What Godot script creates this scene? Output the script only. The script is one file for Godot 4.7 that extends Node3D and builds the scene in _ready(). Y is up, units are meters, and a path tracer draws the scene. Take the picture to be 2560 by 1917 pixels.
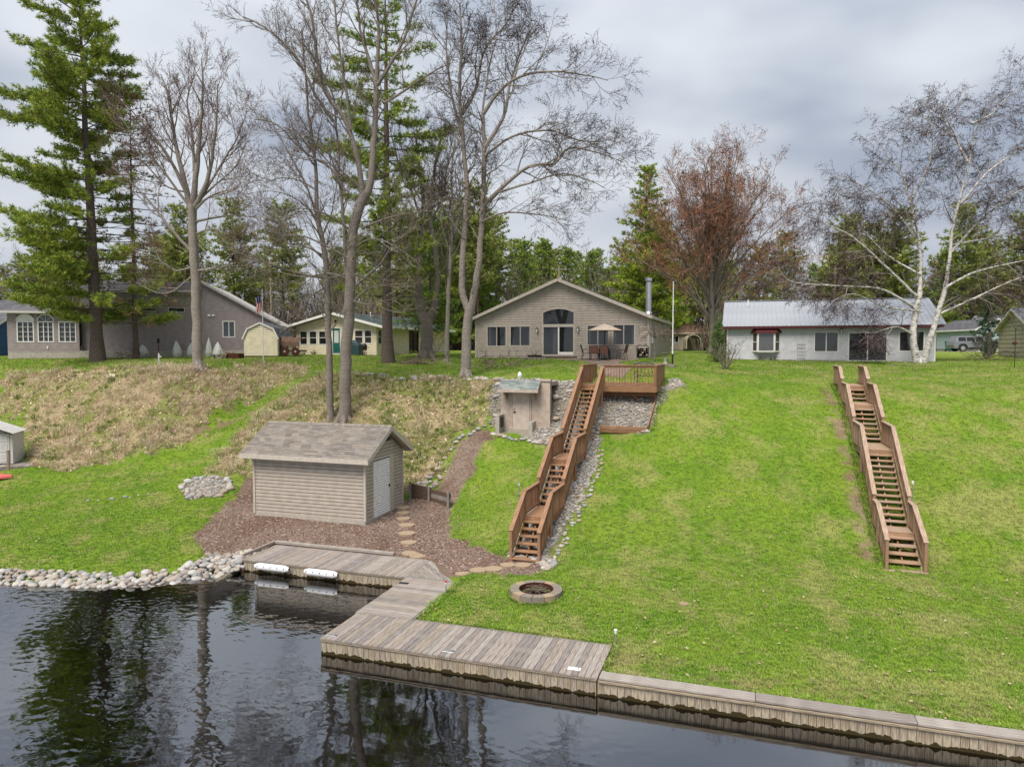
extends Node3D
# A canal-side garden: water, dock and sea wall, lawns climbing a bank, houses on the upper yard, trees.
# P(a, w, h): a runs along the shore to the right, w runs away from the water, h is the height over the water.
const TURN := -0.3141593
const CA := 0.9510565
const SA := 0.3090170

var used := {}
var rng := RandomNumberGenerator.new()
var M := {}
var tex := {}
var box_cache := {}
var rough_noise := FastNoiseLite.new()
var fine_noise := FastNoiseLite.new()


func P(a: float, w: float, h: float) -> Vector3:
	return Vector3(a * CA + w * SA, h, a * SA - w * CA)


func lot_of(p: Vector3) -> Vector2:
	return Vector2(p.x * CA + p.z * SA, p.x * SA - p.z * CA)


func lin(r: float, g: float, b: float, alpha := 1.0) -> Color:
	var c := Color(r, g, b).linear_to_srgb()
	c.a = alpha
	return c


func rr(lo: float, hi: float) -> float:
	return rng.randf_range(lo, hi)


func numbered(called: String) -> String:
	if not used.has(called):
		used[called] = 0
		return called
	used[called] += 1
	return "%s_%03d" % [called, used[called]]


func tag(o: Node3D, label: String, category: String, group := "", kind := "") -> Node3D:
	if label: o.set_meta("label", label)
	if category: o.set_meta("category", category)
	if group: o.set_meta("group", group)
	if kind: o.set_meta("kind", kind)
	return o


func thing(called: String, label: String, category: String, at: Vector3, turn := TURN, group := "") -> Node3D:
	var o := Node3D.new()
	o.name = numbered(called)
	add_child(o)
	o.position = at
	o.rotation.y = turn
	return tag(o, label, category, group)


func part(parent: Node3D, called: String, mesh: Mesh, m: Material, at := Vector3.ZERO, b := Basis.IDENTITY) -> MeshInstance3D:
	var o := MeshInstance3D.new()
	o.name = called
	o.mesh = mesh
	o.material_override = m
	parent.add_child(o, true)
	o.transform = Transform3D(b, at)
	return o


func top(called: String, mesh: Mesh, m: Material, at := Vector3.ZERO, b := Basis.IDENTITY) -> MeshInstance3D:
	var o := MeshInstance3D.new()
	o.name = numbered(called)
	o.mesh = mesh
	o.material_override = m
	add_child(o)
	o.transform = Transform3D(b, at)
	return o


func copy_of(o: Node3D, at: Vector3, turn: float, size := Vector3.ONE) -> Node3D:
	var c: Node3D = o.duplicate()
	c.name = numbered(String(o.get_meta("base_name")) if o.has_meta("base_name") else String(o.name))
	add_child(c)
	c.position = at
	c.rotation = Vector3(0, turn, 0)
	c.scale = size
	return c


# ---------------------------------------------------------------- mesh building
class Builder:
	var v := PackedVector3Array()
	var n := PackedVector3Array()
	var c := PackedColorArray()
	var smooth := false
	var tinted := false

	func tri(p: Vector3, q: Vector3, r: Vector3) -> void:
		v.push_back(p); v.push_back(q); v.push_back(r)

	func quad(p: Vector3, q: Vector3, r: Vector3, s: Vector3) -> void:
		v.push_back(p); v.push_back(q); v.push_back(r)
		v.push_back(p); v.push_back(r); v.push_back(s)

	func tri_c(p: Vector3, q: Vector3, r: Vector3, k: Color) -> void:
		v.push_back(p); v.push_back(q); v.push_back(r)
		c.push_back(k); c.push_back(k); c.push_back(k)

	func box(at: Vector3, size: Vector3, b := Basis.IDENTITY) -> void:
		var x := b.x * size.x * 0.5
		var y := b.y * size.y * 0.5
		var z := b.z * size.z * 0.5
		var q := [at - x - y - z, at + x - y - z, at + x + y - z, at - x + y - z, at - x - y + z, at + x - y + z, at + x + y + z, at - x + y + z]
		quad(q[0], q[1], q[2], q[3]); quad(q[5], q[4], q[7], q[6])
		quad(q[4], q[0], q[3], q[7]); quad(q[1], q[5], q[6], q[2])
		quad(q[3], q[2], q[6], q[7]); quad(q[4], q[5], q[1], q[0])

	# a tapering tube through points, smooth normals
	func tube(pts: PackedVector3Array, radii: PackedFloat32Array, sides: int, k := Color.WHITE, closed := false) -> void:
		smooth = true
		var count := pts.size()
		if count < 2: return
		var side := Vector3.UP
		var rings: Array[PackedVector3Array] = []
		var norms: Array[PackedVector3Array] = []
		for i in count:
			var d := (pts[mini(i + 1, count - 1)] - pts[maxi(i - 1, 0)]).normalized()
			if i == 0:
				side = d.cross(Vector3(0.31, 0.17, 0.93)).normalized()
			else:
				side = (side - d * side.dot(d)).normalized()
			var up := d.cross(side)
			var ring := PackedVector3Array()
			var norm := PackedVector3Array()
			for s in sides:
				var t := TAU * s / sides
				var o := side * cos(t) + up * sin(t)
				norm.push_back(o)
				ring.push_back(pts[i] + o * radii[i])
			rings.push_back(ring)
			norms.push_back(norm)
		for i in count - 1:
			for s in sides:
				var e := (s + 1) % sides
				v.push_back(rings[i][s]); v.push_back(rings[i + 1][s]); v.push_back(rings[i + 1][e])
				v.push_back(rings[i][s]); v.push_back(rings[i + 1][e]); v.push_back(rings[i][e])
				n.push_back(norms[i][s]); n.push_back(norms[i + 1][s]); n.push_back(norms[i + 1][e])
				n.push_back(norms[i][s]); n.push_back(norms[i + 1][e]); n.push_back(norms[i][e])
				if tinted:
					for j in 6: c.push_back(k)
		if closed:
			for q in 2:
				var i := 0 if q == 0 else count - 1
				var d := (pts[0] - pts[1]).normalized() if q == 0 else (pts[count - 1] - pts[count - 2]).normalized()
				for s in range(1, sides - 1):
					v.push_back(rings[i][0]); v.push_back(rings[i][s]); v.push_back(rings[i][s + 1])
					for j in 3:
						n.push_back(d)
						if tinted: c.push_back(k)

	func mesh() -> ArrayMesh:
		var arrays := []
		arrays.resize(Mesh.ARRAY_MAX)
		arrays[Mesh.ARRAY_VERTEX] = v
		if smooth: arrays[Mesh.ARRAY_NORMAL] = n
		if c.size(): arrays[Mesh.ARRAY_COLOR] = c
		var m := ArrayMesh.new()
		m.add_surface_from_arrays(Mesh.PRIMITIVE_TRIANGLES, arrays)
		return m


# a box with chamfered edges; long pieces run along x so that the grain does too
func bbox(size: Vector3, cut := 0.006) -> ArrayMesh:
	var key := "%.3f,%.3f,%.3f,%.4f" % [size.x, size.y, size.z, cut]
	if box_cache.has(key): return box_cache[key]
	var h := size * 0.5
	cut = minf(cut, minf(h.x, minf(h.y, h.z)) * 0.9)
	var b := Builder.new()
	var face := func(ax: int, s: float) -> PackedVector3Array:
		var o := PackedVector3Array()
		var u := (ax + 1) % 3
		var w := (ax + 2) % 3
		for q in [[-1, -1], [1, -1], [1, 1], [-1, 1]]:
			var p := Vector3.ZERO
			p[ax] = s * h[ax]
			p[u] = q[0] * (h[u] - cut)
			p[w] = q[1] * (h[w] - cut)
			o.push_back(p)
		return o
	for ax in 3:
		for s in [-1.0, 1.0]:
			var f: PackedVector3Array = face.call(ax, s)
			b.quad(f[0], f[1], f[2], f[3])
	for ax in 3:
		var u := (ax + 1) % 3
		var w := (ax + 2) % 3
		for su in [-1.0, 1.0]:
			for sw in [-1.0, 1.0]:
				var e := PackedVector3Array()
				for s in [-1.0, 1.0]:
					var p := Vector3.ZERO
					p[ax] = s * (h[ax] - cut); p[u] = su * h[u]; p[w] = sw * (h[w] - cut)
					var q := Vector3.ZERO
					q[ax] = s * (h[ax] - cut); q[u] = su * (h[u] - cut); q[w] = sw * h[w]
					e.push_back(p); e.push_back(q)
				b.quad(e[0], e[1], e[3], e[2])
	for sx in [-1.0, 1.0]:
		for sy in [-1.0, 1.0]:
			for sz in [-1.0, 1.0]:
				b.tri(Vector3(sx * h.x, sy * (h.y - cut), sz * (h.z - cut)), Vector3(sx * (h.x - cut), sy * h.y, sz * (h.z - cut)), Vector3(sx * (h.x - cut), sy * (h.y - cut), sz * h.z))
	var m := b.mesh()
	box_cache[key] = m
	return m


# a bar between two points: thick along its own up, wide across
func beam(parent: Node3D, called: String, p: Vector3, q: Vector3, wide: float, thick: float, m: Material, up := Vector3.UP, cut := 0.006) -> MeshInstance3D:
	var d := q - p
	var x := d.normalized()
	var z := x.cross(up).normalized()
	if absf(x.dot(up)) > 0.999: z = x.cross(Vector3.RIGHT).normalized()
	var y := z.cross(x)
	return part(parent, called, bbox(Vector3(snappedf(d.length(), 0.005), thick, wide), cut), m, (p + q) * 0.5, Basis(x, y, z))


func slab(parent: Node3D, called: String, lo: Vector3, hi: Vector3, m: Material, cut := 0.006) -> MeshInstance3D:
	return part(parent, called, bbox((hi - lo).abs(), cut), m, (lo + hi) * 0.5)


func rod(parent: Node3D, called: String, p: Vector3, q: Vector3, r0: float, m: Material, r1 := -1.0, sides := 8) -> MeshInstance3D:
	var b := Builder.new()
	b.tube(PackedVector3Array([p, q]), PackedFloat32Array([r0, r0 if r1 < 0.0 else r1]), sides, Color.WHITE, true)
	return part(parent, called, b.mesh(), m)


func pipe(parent: Node3D, called: String, pts: Array, r: float, m: Material, sides := 6) -> MeshInstance3D:
	var b := Builder.new()
	var radii := PackedFloat32Array()
	for q in pts: radii.push_back(r)
	b.tube(PackedVector3Array(pts), radii, sides, Color.WHITE, true)
	return part(parent, called, b.mesh(), m)


# a turned shape: outline of (radius, height) pairs
func lathe(outline: Array, sides := 20) -> ArrayMesh:
	var b := Builder.new()
	for i in outline.size() - 1:
		var p: Vector2 = outline[i]
		var q: Vector2 = outline[i + 1]
		for s in sides:
			var t0 := TAU * s / sides
			var t1 := TAU * (s + 1) / sides
			b.quad(Vector3(p.x * cos(t0), p.y, p.x * sin(t0)), Vector3(q.x * cos(t0), q.y, q.x * sin(t0)), Vector3(q.x * cos(t1), q.y, q.x * sin(t1)), Vector3(p.x * cos(t1), p.y, p.x * sin(t1)))
	return b.mesh()


# a flat outline (counter-clockwise in x, y) given depth along z
func prism(outline: PackedVector2Array, depth: float) -> ArrayMesh:
	var b := Builder.new()
	var idx := Geometry2D.triangulate_polygon(outline)
	for z in [0.0, -depth]:
		for i in range(0, idx.size(), 3):
			b.tri(Vector3(outline[idx[i]].x, outline[idx[i]].y, z), Vector3(outline[idx[i + 1]].x, outline[idx[i + 1]].y, z), Vector3(outline[idx[i + 2]].x, outline[idx[i + 2]].y, z))
	for i in outline.size():
		var p := outline[i]
		var q := outline[(i + 1) % outline.size()]
		b.quad(Vector3(p.x, p.y, 0), Vector3(q.x, q.y, 0), Vector3(q.x, q.y, -depth), Vector3(p.x, p.y, -depth))
	return b.mesh()


# a rounded stone of unit size, its outline pulled about by noise
func stone_mesh(number: int, lumpy := 0.22) -> ArrayMesh:
	var f := FastNoiseLite.new()
	f.seed = 100 + number
	f.frequency = 0.9
	var rows := 6
	var cols := 9
	var grid: Array[PackedVector3Array] = []
	for i in rows + 1:
		var row := PackedVector3Array()
		for j in cols:
			var th := PI * i / rows
			var ph := TAU * j / cols
			var d := Vector3(sin(th) * cos(ph), cos(th), sin(th) * sin(ph))
			row.push_back(d * (0.5 + lumpy * f.get_noise_3dv(d * 1.3)))
		grid.push_back(row)
	var b := Builder.new()
	b.smooth = true
	for i in rows:
		for j in cols:
			var e := (j + 1) % cols
			var q := [grid[i][j], grid[i + 1][j], grid[i + 1][e], grid[i][j], grid[i + 1][e], grid[i][e]]
			for p in q:
				b.v.push_back(p)
				b.n.push_back((p as Vector3).normalized())
	return b.mesh()


func scatter(called: String, mesh: Mesh, m: Material, where: Array, tints: PackedColorArray, parent: Node3D = null) -> MultiMeshInstance3D:
	var mm := MultiMesh.new()
	mm.transform_format = MultiMesh.TRANSFORM_3D
	mm.use_colors = tints.size() > 0
	mm.mesh = mesh
	mm.instance_count = where.size()
	for i in where.size():
		mm.set_instance_transform(i, where[i])
		if tints.size(): mm.set_instance_color(i, tints[i])
	var o := MultiMeshInstance3D.new()
	o.multimesh = mm
	o.material_override = m
	if parent:
		o.name = called
		parent.add_child(o, true)
	else:
		o.name = numbered(called)
		add_child(o)
	o.set_meta("kind", "stuff")
	return o


# ---------------------------------------------------------------- textures and materials
func noise_tex(called: String, frequency: float, octaves: int, lo: Color, hi: Color, size := 512, kind := FastNoiseLite.TYPE_SIMPLEX_SMOOTH) -> NoiseTexture2D:
	var f := FastNoiseLite.new()
	f.noise_type = kind
	f.frequency = frequency
	f.fractal_octaves = octaves
	f.seed = called.length() * 7 + 3
	var t := NoiseTexture2D.new()
	t.width = size
	t.height = size
	t.seamless = true
	t.noise = f
	var g := Gradient.new()
	g.set_color(0, lo)
	g.set_color(1, hi)
	t.color_ramp = g
	tex[called] = t
	return t


func mat(called: String, color: Color, rough := 0.9, texture := "", scale := Vector3.ONE, opts := {}) -> StandardMaterial3D:
	var m := StandardMaterial3D.new()
	m.resource_name = called
	m.albedo_color = color
	m.roughness = rough
	m.metallic_specular = opts.get("spec", 0.4)
	if texture:
		m.albedo_texture = tex[texture]
		m.uv1_triplanar = true
		m.uv1_world_triplanar = opts.get("world", false)
		m.uv1_scale = scale
		m.uv1_offset = opts.get("offset", Vector3.ZERO)
	if opts.has("bump"):
		m.heightmap_enabled = true
		m.heightmap_texture = tex[opts.get("bump_tex", texture)]
		m.heightmap_scale = opts.bump
	if opts.has("metal"): m.metallic = opts.metal
	if opts.get("tint", false): m.vertex_color_use_as_albedo = true
	if opts.has("backlight"):
		m.backlight_enabled = true
		m.backlight = opts.backlight
	M[called] = m
	return m


func make_materials() -> void:
	noise_tex("soft", 0.006, 4, Color(0.9, 0.9, 0.9), Color(1, 1, 1))
	noise_tex("grain", 0.012, 5, Color(0.62, 0.60, 0.58), Color(1, 1, 1))
	noise_tex("speckle", 0.06, 4, Color(0.55, 0.55, 0.55), Color(1, 1, 1))
	noise_tex("turf", 0.035, 5, Color(0.62, 0.62, 0.55), Color(1, 1, 1))
	noise_tex("bark", 0.02, 5, Color(0.38, 0.36, 0.34), Color(1, 1, 1))
	noise_tex("birch", 0.011, 3, Color(0.22, 0.2, 0.19), Color(1, 1, 1))
	var bg: Gradient = tex.birch.color_ramp
	bg.set_offset(0, 0.24)
	bg.set_offset(1, 0.42)
	noise_tex("stain", 0.008, 5, Color(0.86, 0.85, 0.83), Color(1, 1, 1))
	var along := Vector3(0.35, 9.0, 9.0)
	for i in 5:
		var g: Color = [lin(0.37, 0.335, 0.31), lin(0.44, 0.38, 0.345), lin(0.32, 0.29, 0.275), lin(0.47, 0.43, 0.395), lin(0.40, 0.345, 0.29)][i]
		mat("dock_wood_%d" % i, g, 0.9, "grain", along, {"bump": 0.25, "offset": Vector3(i * 0.37, i * 0.21, 0.1 * i)})
	for i in 4:
		var g: Color = [lin(0.38, 0.205, 0.11), lin(0.44, 0.25, 0.14), lin(0.33, 0.175, 0.092), lin(0.42, 0.24, 0.145)][i]
		mat("stair_wood_%d" % i, g, 0.8, "grain", along, {"bump": 0.2, "offset": Vector3(i * 0.3, i * 0.17, 0.3 * i)})
	for i in 4:
		var g: Color = [lin(0.46, 0.29, 0.18), lin(0.53, 0.35, 0.23), lin(0.40, 0.24, 0.145), lin(0.54, 0.40, 0.30)][i]
		mat("faded_wood_%d" % i, g, 0.85, "grain", along, {"bump": 0.25, "offset": Vector3(i * 0.3, i * 0.27, 0.2 * i)})
	mat("old_timber", lin(0.15, 0.105, 0.075), 0.95, "grain", along, {"bump": 0.5})
	mat("pale_timber", lin(0.40, 0.33, 0.25), 0.9, "grain", along, {"bump": 0.3})
	mat("taupe_siding", lin(0.41, 0.36, 0.305), 0.6, "soft", Vector3(0.8, 0.8, 0.8))
	mat("taupe_trim", lin(0.48, 0.43, 0.37), 0.55, "soft", Vector3.ONE)
	mat("grey_siding", lin(0.32, 0.275, 0.27), 0.6, "soft", Vector3(0.7, 0.7, 0.7))
	mat("grey_trim", lin(0.52, 0.49, 0.46), 0.55, "soft", Vector3.ONE)
	mat("cream_siding", lin(0.78, 0.70, 0.51), 0.6, "soft", Vector3(0.6, 0.6, 0.6))
	mat("white_siding", lin(0.60, 0.60, 0.63), 0.55, "soft", Vector3(0.6, 0.6, 0.6))
	mat("blue_siding", lin(0.035, 0.095, 0.22), 0.6, "soft", Vector3.ONE)
	mat("pale_blue_siding", lin(0.50, 0.62, 0.66), 0.6, "soft", Vector3.ONE)
	mat("tan_siding", lin(0.47, 0.42, 0.32), 0.6, "soft", Vector3.ONE)
	mat("white_paint", lin(0.8, 0.8, 0.8), 0.5, "soft", Vector3.ONE)
	mat("white_frame", lin(0.68, 0.66, 0.62), 0.45)
	mat("metal_roof", lin(0.36, 0.385, 0.42), 0.4, "soft", Vector3(0.4, 0.4, 0.4), {"spec": 0.5})
	mat("maroon_trim", lin(0.085, 0.018, 0.02), 0.45)
	mat("concrete", lin(0.42, 0.39, 0.35), 0.95, "stain", Vector3(0.9, 0.9, 0.9), {"bump": 0.2})
	mat("painted_concrete", lin(0.47, 0.39, 0.33), 0.9, "stain", Vector3(0.7, 0.7, 0.7), {"bump": 0.15})
	mat("painted_door", lin(0.5, 0.415, 0.355), 0.7, "soft", Vector3.ONE)
	mat("galvanised", lin(0.62, 0.64, 0.66), 0.32, "soft", Vector3(2, 0.4, 2), {"metal": 0.9})
	mat("dark_metal", lin(0.02, 0.019, 0.018), 0.5)
	mat("black_plastic", lin(0.015, 0.015, 0.016), 0.6)
	mat("steel", lin(0.5, 0.5, 0.5), 0.4, "", Vector3.ONE, {"metal": 0.8})
	mat("rust", lin(0.11, 0.035, 0.018), 0.95, "speckle", Vector3(2, 2, 2))
	mat("room_wall", lin(0.42, 0.38, 0.33), 1.0)
	mat("curtain", lin(0.55, 0.56, 0.54), 0.95, "soft", Vector3(5, 0.2, 5))
	mat("blind", lin(0.46, 0.45, 0.43), 0.9)
	mat("mint_curtain", lin(0.36, 0.50, 0.46), 0.95, "soft", Vector3(6, 0.2, 6))
	mat("cloth_white", lin(0.66, 0.68, 0.62), 0.95, "soft", Vector3(2, 2, 2), {"backlight": Color(0.35, 0.35, 0.33)})
	mat("tarp_green", lin(0.022, 0.05, 0.055), 0.5, "soft", Vector3(2, 2, 2))
	mat("tarp_brown", lin(0.13, 0.075, 0.05), 0.8, "soft", Vector3(2, 2, 2))
	mat("door_green", lin(0.01, 0.10, 0.085), 0.5)
	mat("canvas_tan", lin(0.58, 0.47, 0.37), 0.9, "soft", Vector3(2, 2, 2), {"backlight": Color(0.3, 0.24, 0.19)})
	mat("sling_brown", lin(0.16, 0.075, 0.055), 0.85)
	mat("plastic_grey", lin(0.56, 0.55, 0.53), 0.6, "soft", Vector3.ONE)
	mat("red_hull", lin(0.52, 0.10, 0.09), 0.35)
	mat("paver", lin(0.40, 0.31, 0.245), 0.95, "speckle", Vector3(1.3, 1.3, 1.3), {"bump": 0.2})
	mat("block", lin(0.36, 0.31, 0.255), 0.95, "speckle", Vector3(1.5, 1.5, 1.5), {"bump": 0.5})
	mat("sandstone", lin(0.56, 0.42, 0.28), 0.95, "speckle", Vector3(1.5, 1.5, 1.5), {"bump": 0.3})
	mat("ash", lin(0.09, 0.07, 0.06), 1.0, "speckle", Vector3(2, 2, 2))
	mat("stick", lin(0.18, 0.14, 0.105), 0.95, "grain", Vector3(1, 6, 6))
	mat("straw", lin(0.40, 0.31, 0.2), 1.0)
	mat("bark_grey", lin(0.41, 0.365, 0.32), 0.95, "bark", Vector3(3.2, 0.7, 3.2), {"bump": 2.2, "tint": true})
	mat("bark_pale", lin(0.50, 0.45, 0.40), 0.95, "bark", Vector3(2.6, 0.8, 2.6), {"bump": 1.6, "tint": true})
	mat("bark_pine", lin(0.27, 0.215, 0.185), 0.95, "bark", Vector3(3.0, 0.6, 3.0), {"bump": 3.0, "tint": true})
	mat("bark_birch", lin(0.56, 0.53, 0.5), 0.8, "birch", Vector3(0.5, 1.9, 0.5), {"bump": 0.6, "tint": true})
	mat("twig", lin(1, 1, 1), 0.95, "", Vector3.ONE, {"tint": true})
	mat("needle", lin(1, 1, 1), 0.75, "", Vector3.ONE, {"tint": true, "backlight": Color(0.42, 0.42, 0.3)})
	mat("leafy", lin(1, 1, 1), 0.85, "", Vector3.ONE, {"tint": true, "backlight": Color(0.4, 0.4, 0.3)})
	mat("grass_blade", lin(1, 1, 1), 0.8, "", Vector3.ONE, {"tint": true, "backlight": Color(0.4, 0.4, 0.3)})
	mat("ground", lin(1, 1, 1), 1.0, "turf", Vector3(0.8, 0.8, 0.8), {"tint": true, "world": true, "bump": 3.0, "spec": 0.2})
	mat("rock", lin(1, 1, 1), 0.85, "speckle", Vector3(1.2, 1.2, 1.2), {"tint": true, "bump": 0.5, "spec": 0.4})
	for i in 9:
		var g: Color = [lin(0.66, 0.62, 0.57), lin(0.58, 0.51, 0.42), lin(0.48, 0.465, 0.455), lin(0.7, 0.63, 0.54), lin(0.53, 0.42, 0.33), lin(0.40, 0.42, 0.42), lin(0.62, 0.585, 0.55), lin(0.47, 0.40, 0.36), lin(0.73, 0.70, 0.66)][i]
		mat("fieldstone_%d" % i, g, 0.85, "speckle", Vector3(1.2, 1.2, 1.2), {"bump": 0.4, "offset": Vector3(i * 0.3, 0.1 * i, 0)})
	mat("car_paint", lin(0.22, 0.23, 0.25), 0.3, "", Vector3.ONE, {"spec": 0.6, "metal": 0.3})
	mat("tyre", lin(0.02, 0.02, 0.02), 0.9)
	mat("bin_green", lin(0.012, 0.11, 0.075), 0.55)
	mat("bin_dark", lin(0.02, 0.05, 0.04), 0.6)
	mat("flag_blue", lin(0.02, 0.03, 0.16), 0.9)
	mat("flag_red", lin(0.45, 0.02, 0.03), 0.9)
	mat("flag_white", lin(0.7, 0.68, 0.68), 0.9)
	mat("moss", lin(0.055, 0.04, 0.01), 1.0, "speckle", Vector3(3, 3, 3), {"bump": 0.6})
	mat("lamp_glass", lin(0.7, 0.68, 0.62), 0.4)
	var g := mat("window_glass", lin(0.014, 0.018, 0.02, 0.42), 0.02, "", Vector3.ONE, {"spec": 0.7})
	g.transparency = BaseMaterial3D.TRANSPARENCY_ALPHA
	# shingles in a few tones, laid one by one
	mat("shingle", lin(1, 1, 1), 0.97, "speckle", Vector3(3, 3, 3), {"tint": true, "bump": 0.3, "spec": 0.2})


# ---------------------------------------------------------------- camera, sky, sun
func make_view() -> void:
	var cam := Camera3D.new()
	cam.name = "camera"
	cam.fov = 56.67
	cam.far = 2000.0
	cam.near = 0.1
	add_child(cam)
	cam.position = Vector3(0, 7.6, 0)
	cam.rotation_degrees = Vector3(-2.787, 0, 0)
	cam.current = true
	var env := Environment.new()
	env.background_mode = Environment.BG_SKY
	var sky := Sky.new()
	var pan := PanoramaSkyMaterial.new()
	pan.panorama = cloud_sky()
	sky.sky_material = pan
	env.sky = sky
	env.tonemap_mode = Environment.TONE_MAPPER_LINEAR
	env.tonemap_exposure = 3.15
	env.sdfgi_enabled = true
	env.ssao_enabled = true
	env.ssil_enabled = true
	var we := WorldEnvironment.new()
	we.name = "environment"
	we.environment = env
	add_child(we)
	var sun := DirectionalLight3D.new()
	sun.name = "sun"
	sun.light_energy = 0.5
	sun.light_color = Color(1.0, 0.97, 0.93)
	sun.light_angular_distance = 30.0
	sun.shadow_enabled = true
	add_child(sun)
	sun.rotation_degrees = Vector3(-56, -28, 0)


# an even overcast of broken grey layers, brighter overhead as overcast skies are
func cloud_sky() -> ImageTexture:
	var w := 1024
	var h := 512
	var im := Image.create(w, h, false, Image.FORMAT_RGBF)
	var f := FastNoiseLite.new()
	f.seed = 11
	f.frequency = 1.0
	f.fractal_octaves = 5
	f.fractal_gain = 0.5
	var k := FastNoiseLite.new()
	k.seed = 5
	k.frequency = 0.55
	k.fractal_octaves = 3
	for y in h:
		var el := PI * (0.5 - (y + 0.5) / h)
		for x in w:
			var az := TAU * (x + 0.5) / w
			var d := Vector3(cos(el) * sin(az), sin(el), cos(el) * cos(az))
			# the layers lie flat overhead, so they crowd together towards the horizon
			var flat := Vector3(d.x, 0, d.z) / (maxf(d.y, 0.0) + 0.22)
			var s := f.get_noise_3d(flat.x * 0.9, 0.4, flat.z * 1.25)
			var t := k.get_noise_3d(flat.x * 0.7 + 4.0, 2.0, flat.z * 0.8)
			var c := clampf(0.52 + 0.95 * s + 0.75 * t, 0.0, 1.0)
			c = c * c * (3.0 - 2.0 * c)
			var dark := Vector3(0.103, 0.121, 0.156)
			var pale := Vector3(0.222, 0.235, 0.254)
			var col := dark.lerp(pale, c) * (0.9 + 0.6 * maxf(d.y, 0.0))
			var low := clampf(1.0 - d.y / 0.3, 0.0, 1.0)
			col = col.lerp(Vector3(0.206, 0.218, 0.239), low * 0.7)
			if d.y < 0.0: col = Vector3(0.18, 0.19, 0.18)
			im.set_pixel(x, y, Color(col.x, col.y, col.z))
	return ImageTexture.create_from_image(im)


# ---------------------------------------------------------------- the lie of the land
const G0 := -60.0
const W0 := 14.5
const STEP := 0.25
const NA := 352
const NW := 252
var ground_grid := PackedFloat32Array()

# profiles across the bank: at each a, pairs of w and height
var profiles := [
	[-70, [14, -0.8, 16, 0.1, 18, 0.6, 24, 1, 28, 1.6, 30, 2.2, 34.5, 6.2, 37, 6.9, 45, 7, 75, 7.3]],
	[-40, [14, -0.8, 16.2, 0.1, 18, 0.6, 24, 1, 28, 1.6, 30, 2.2, 34.2, 6.2, 37, 6.8, 45, 7, 75, 7.3]],
	[-31, [14, -0.8, 16.2, 0.1, 17.6, 0.5, 24, 1, 28.6, 1.7, 33.4, 6.2, 35, 6.5, 45, 7, 54, 7.1, 75, 7.4]],
	[-27.5, [14, -0.8, 16.4, 0.1, 18, 0.5, 24, 1, 28, 1.6, 34, 3.9, 39, 6, 43, 6.7, 54, 7.1, 75, 7.4]],
	[-24, [14, -0.8, 16.6, 0.1, 18.2, 0.5, 24, 1, 27.5, 1.5, 32, 3.6, 37, 6, 41, 6.5, 52, 7.1, 75, 7.4]],
	[-20, [14, -0.8, 17.4, 0.1, 19, 0.4, 22, 0.6, 24, 0.85, 28.6, 1.05, 32.5, 3.8, 36, 6, 40, 6.4, 46, 6.9, 54, 7.15, 75, 7.4]],
	[-16.4, [14, -0.8, 18.9, -0.3, 20, 0.05, 21, 0.33, 22, 0.48, 24, 0.85, 28.2, 1.0, 31, 2.9, 35.4, 6, 39, 6.35, 46, 6.95, 54, 7.12, 75, 7.4]],
	[-16.15, [14, 0.25, 20, 0.27, 22, 0.32, 22.5, 0.48, 24, 0.85, 28.1, 1.0, 31, 2.9, 35.4, 6, 39, 6.35, 46, 6.95, 54, 7.12, 75, 7.4]],
	[-14, [14, 0.25, 20, 0.27, 22, 0.32, 22.5, 0.48, 24, 0.85, 28.1, 0.9, 29.8, 2.1, 35, 6.05, 38, 6.3, 46, 6.97, 54, 7.1, 75, 7.4]],
	[-11, [14, 0.25, 17.2, 0.27, 20, 0.27, 22, 0.32, 22.5, 0.47, 26.7, 0.85, 28.2, 1.75, 31, 3.5, 32.2, 3.72, 33.4, 6, 36, 6.3, 46, 6.97, 54, 7.1, 75, 7.4]],
	[-8.6, [14, 0.3, 17.2, 0.36, 20, 0.4, 22, 0.55, 24, 1, 27, 2.1, 31, 3.5, 32.2, 3.75, 33.4, 6, 36, 6.3, 46, 6.98, 75, 7.4]],
	[-7.4, [14, 0.3, 17.2, 0.36, 20, 0.45, 22, 0.62, 24, 1.2, 27, 2.3, 29.5, 3.1, 31.5, 4, 33.4, 5.6, 35.5, 6.15, 46, 6.98, 75, 7.4]],
	[-6, [14, 0.3, 17.2, 0.36, 20, 0.5, 21.9, 0.65, 24, 1.25, 27, 2.4, 29.5, 3.1, 31.5, 3.95, 33.4, 5.5, 35.5, 6.1, 45, 7, 75, 7.4]],
	[-3, [14, 0.3, 17.2, 0.36, 20, 0.55, 22.5, 0.9, 25, 1.6, 29, 3.2, 32, 4.6, 34.5, 5.7, 37, 6.2, 42, 6.6, 50, 6.9, 75, 7.4]],
	[0, [14, 0.3, 17.2, 0.36, 19, 0.55, 22.5, 0.9, 25, 1.4, 29, 3, 33, 4.8, 36, 5.65, 39, 6.1, 46, 6.5, 52.5, 6.8, 75, 7.4]],
	[5, [14, 0.3, 17.2, 0.36, 20, 0.6, 23.6, 0.85, 25, 1.2, 29, 3.05, 33, 4.75, 36, 5.65, 38, 5.95, 46, 6.45, 52.5, 6.75, 75, 7.3]],
	[22, [14, 0.3, 17.2, 0.36, 20, 0.6, 23.6, 0.85, 25, 1.2, 29, 3.05, 33, 4.75, 36, 5.65, 38, 5.95, 46, 6.45, 52.5, 6.7, 75, 7.3]],
	[60, [14, 0.3, 17.2, 0.36, 20, 0.6, 23.6, 0.85, 25, 1.2, 29, 3.05, 33, 4.75, 36, 5.65, 38, 5.95, 46, 6.45, 52.5, 6.7, 75, 7.3]],
]

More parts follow.
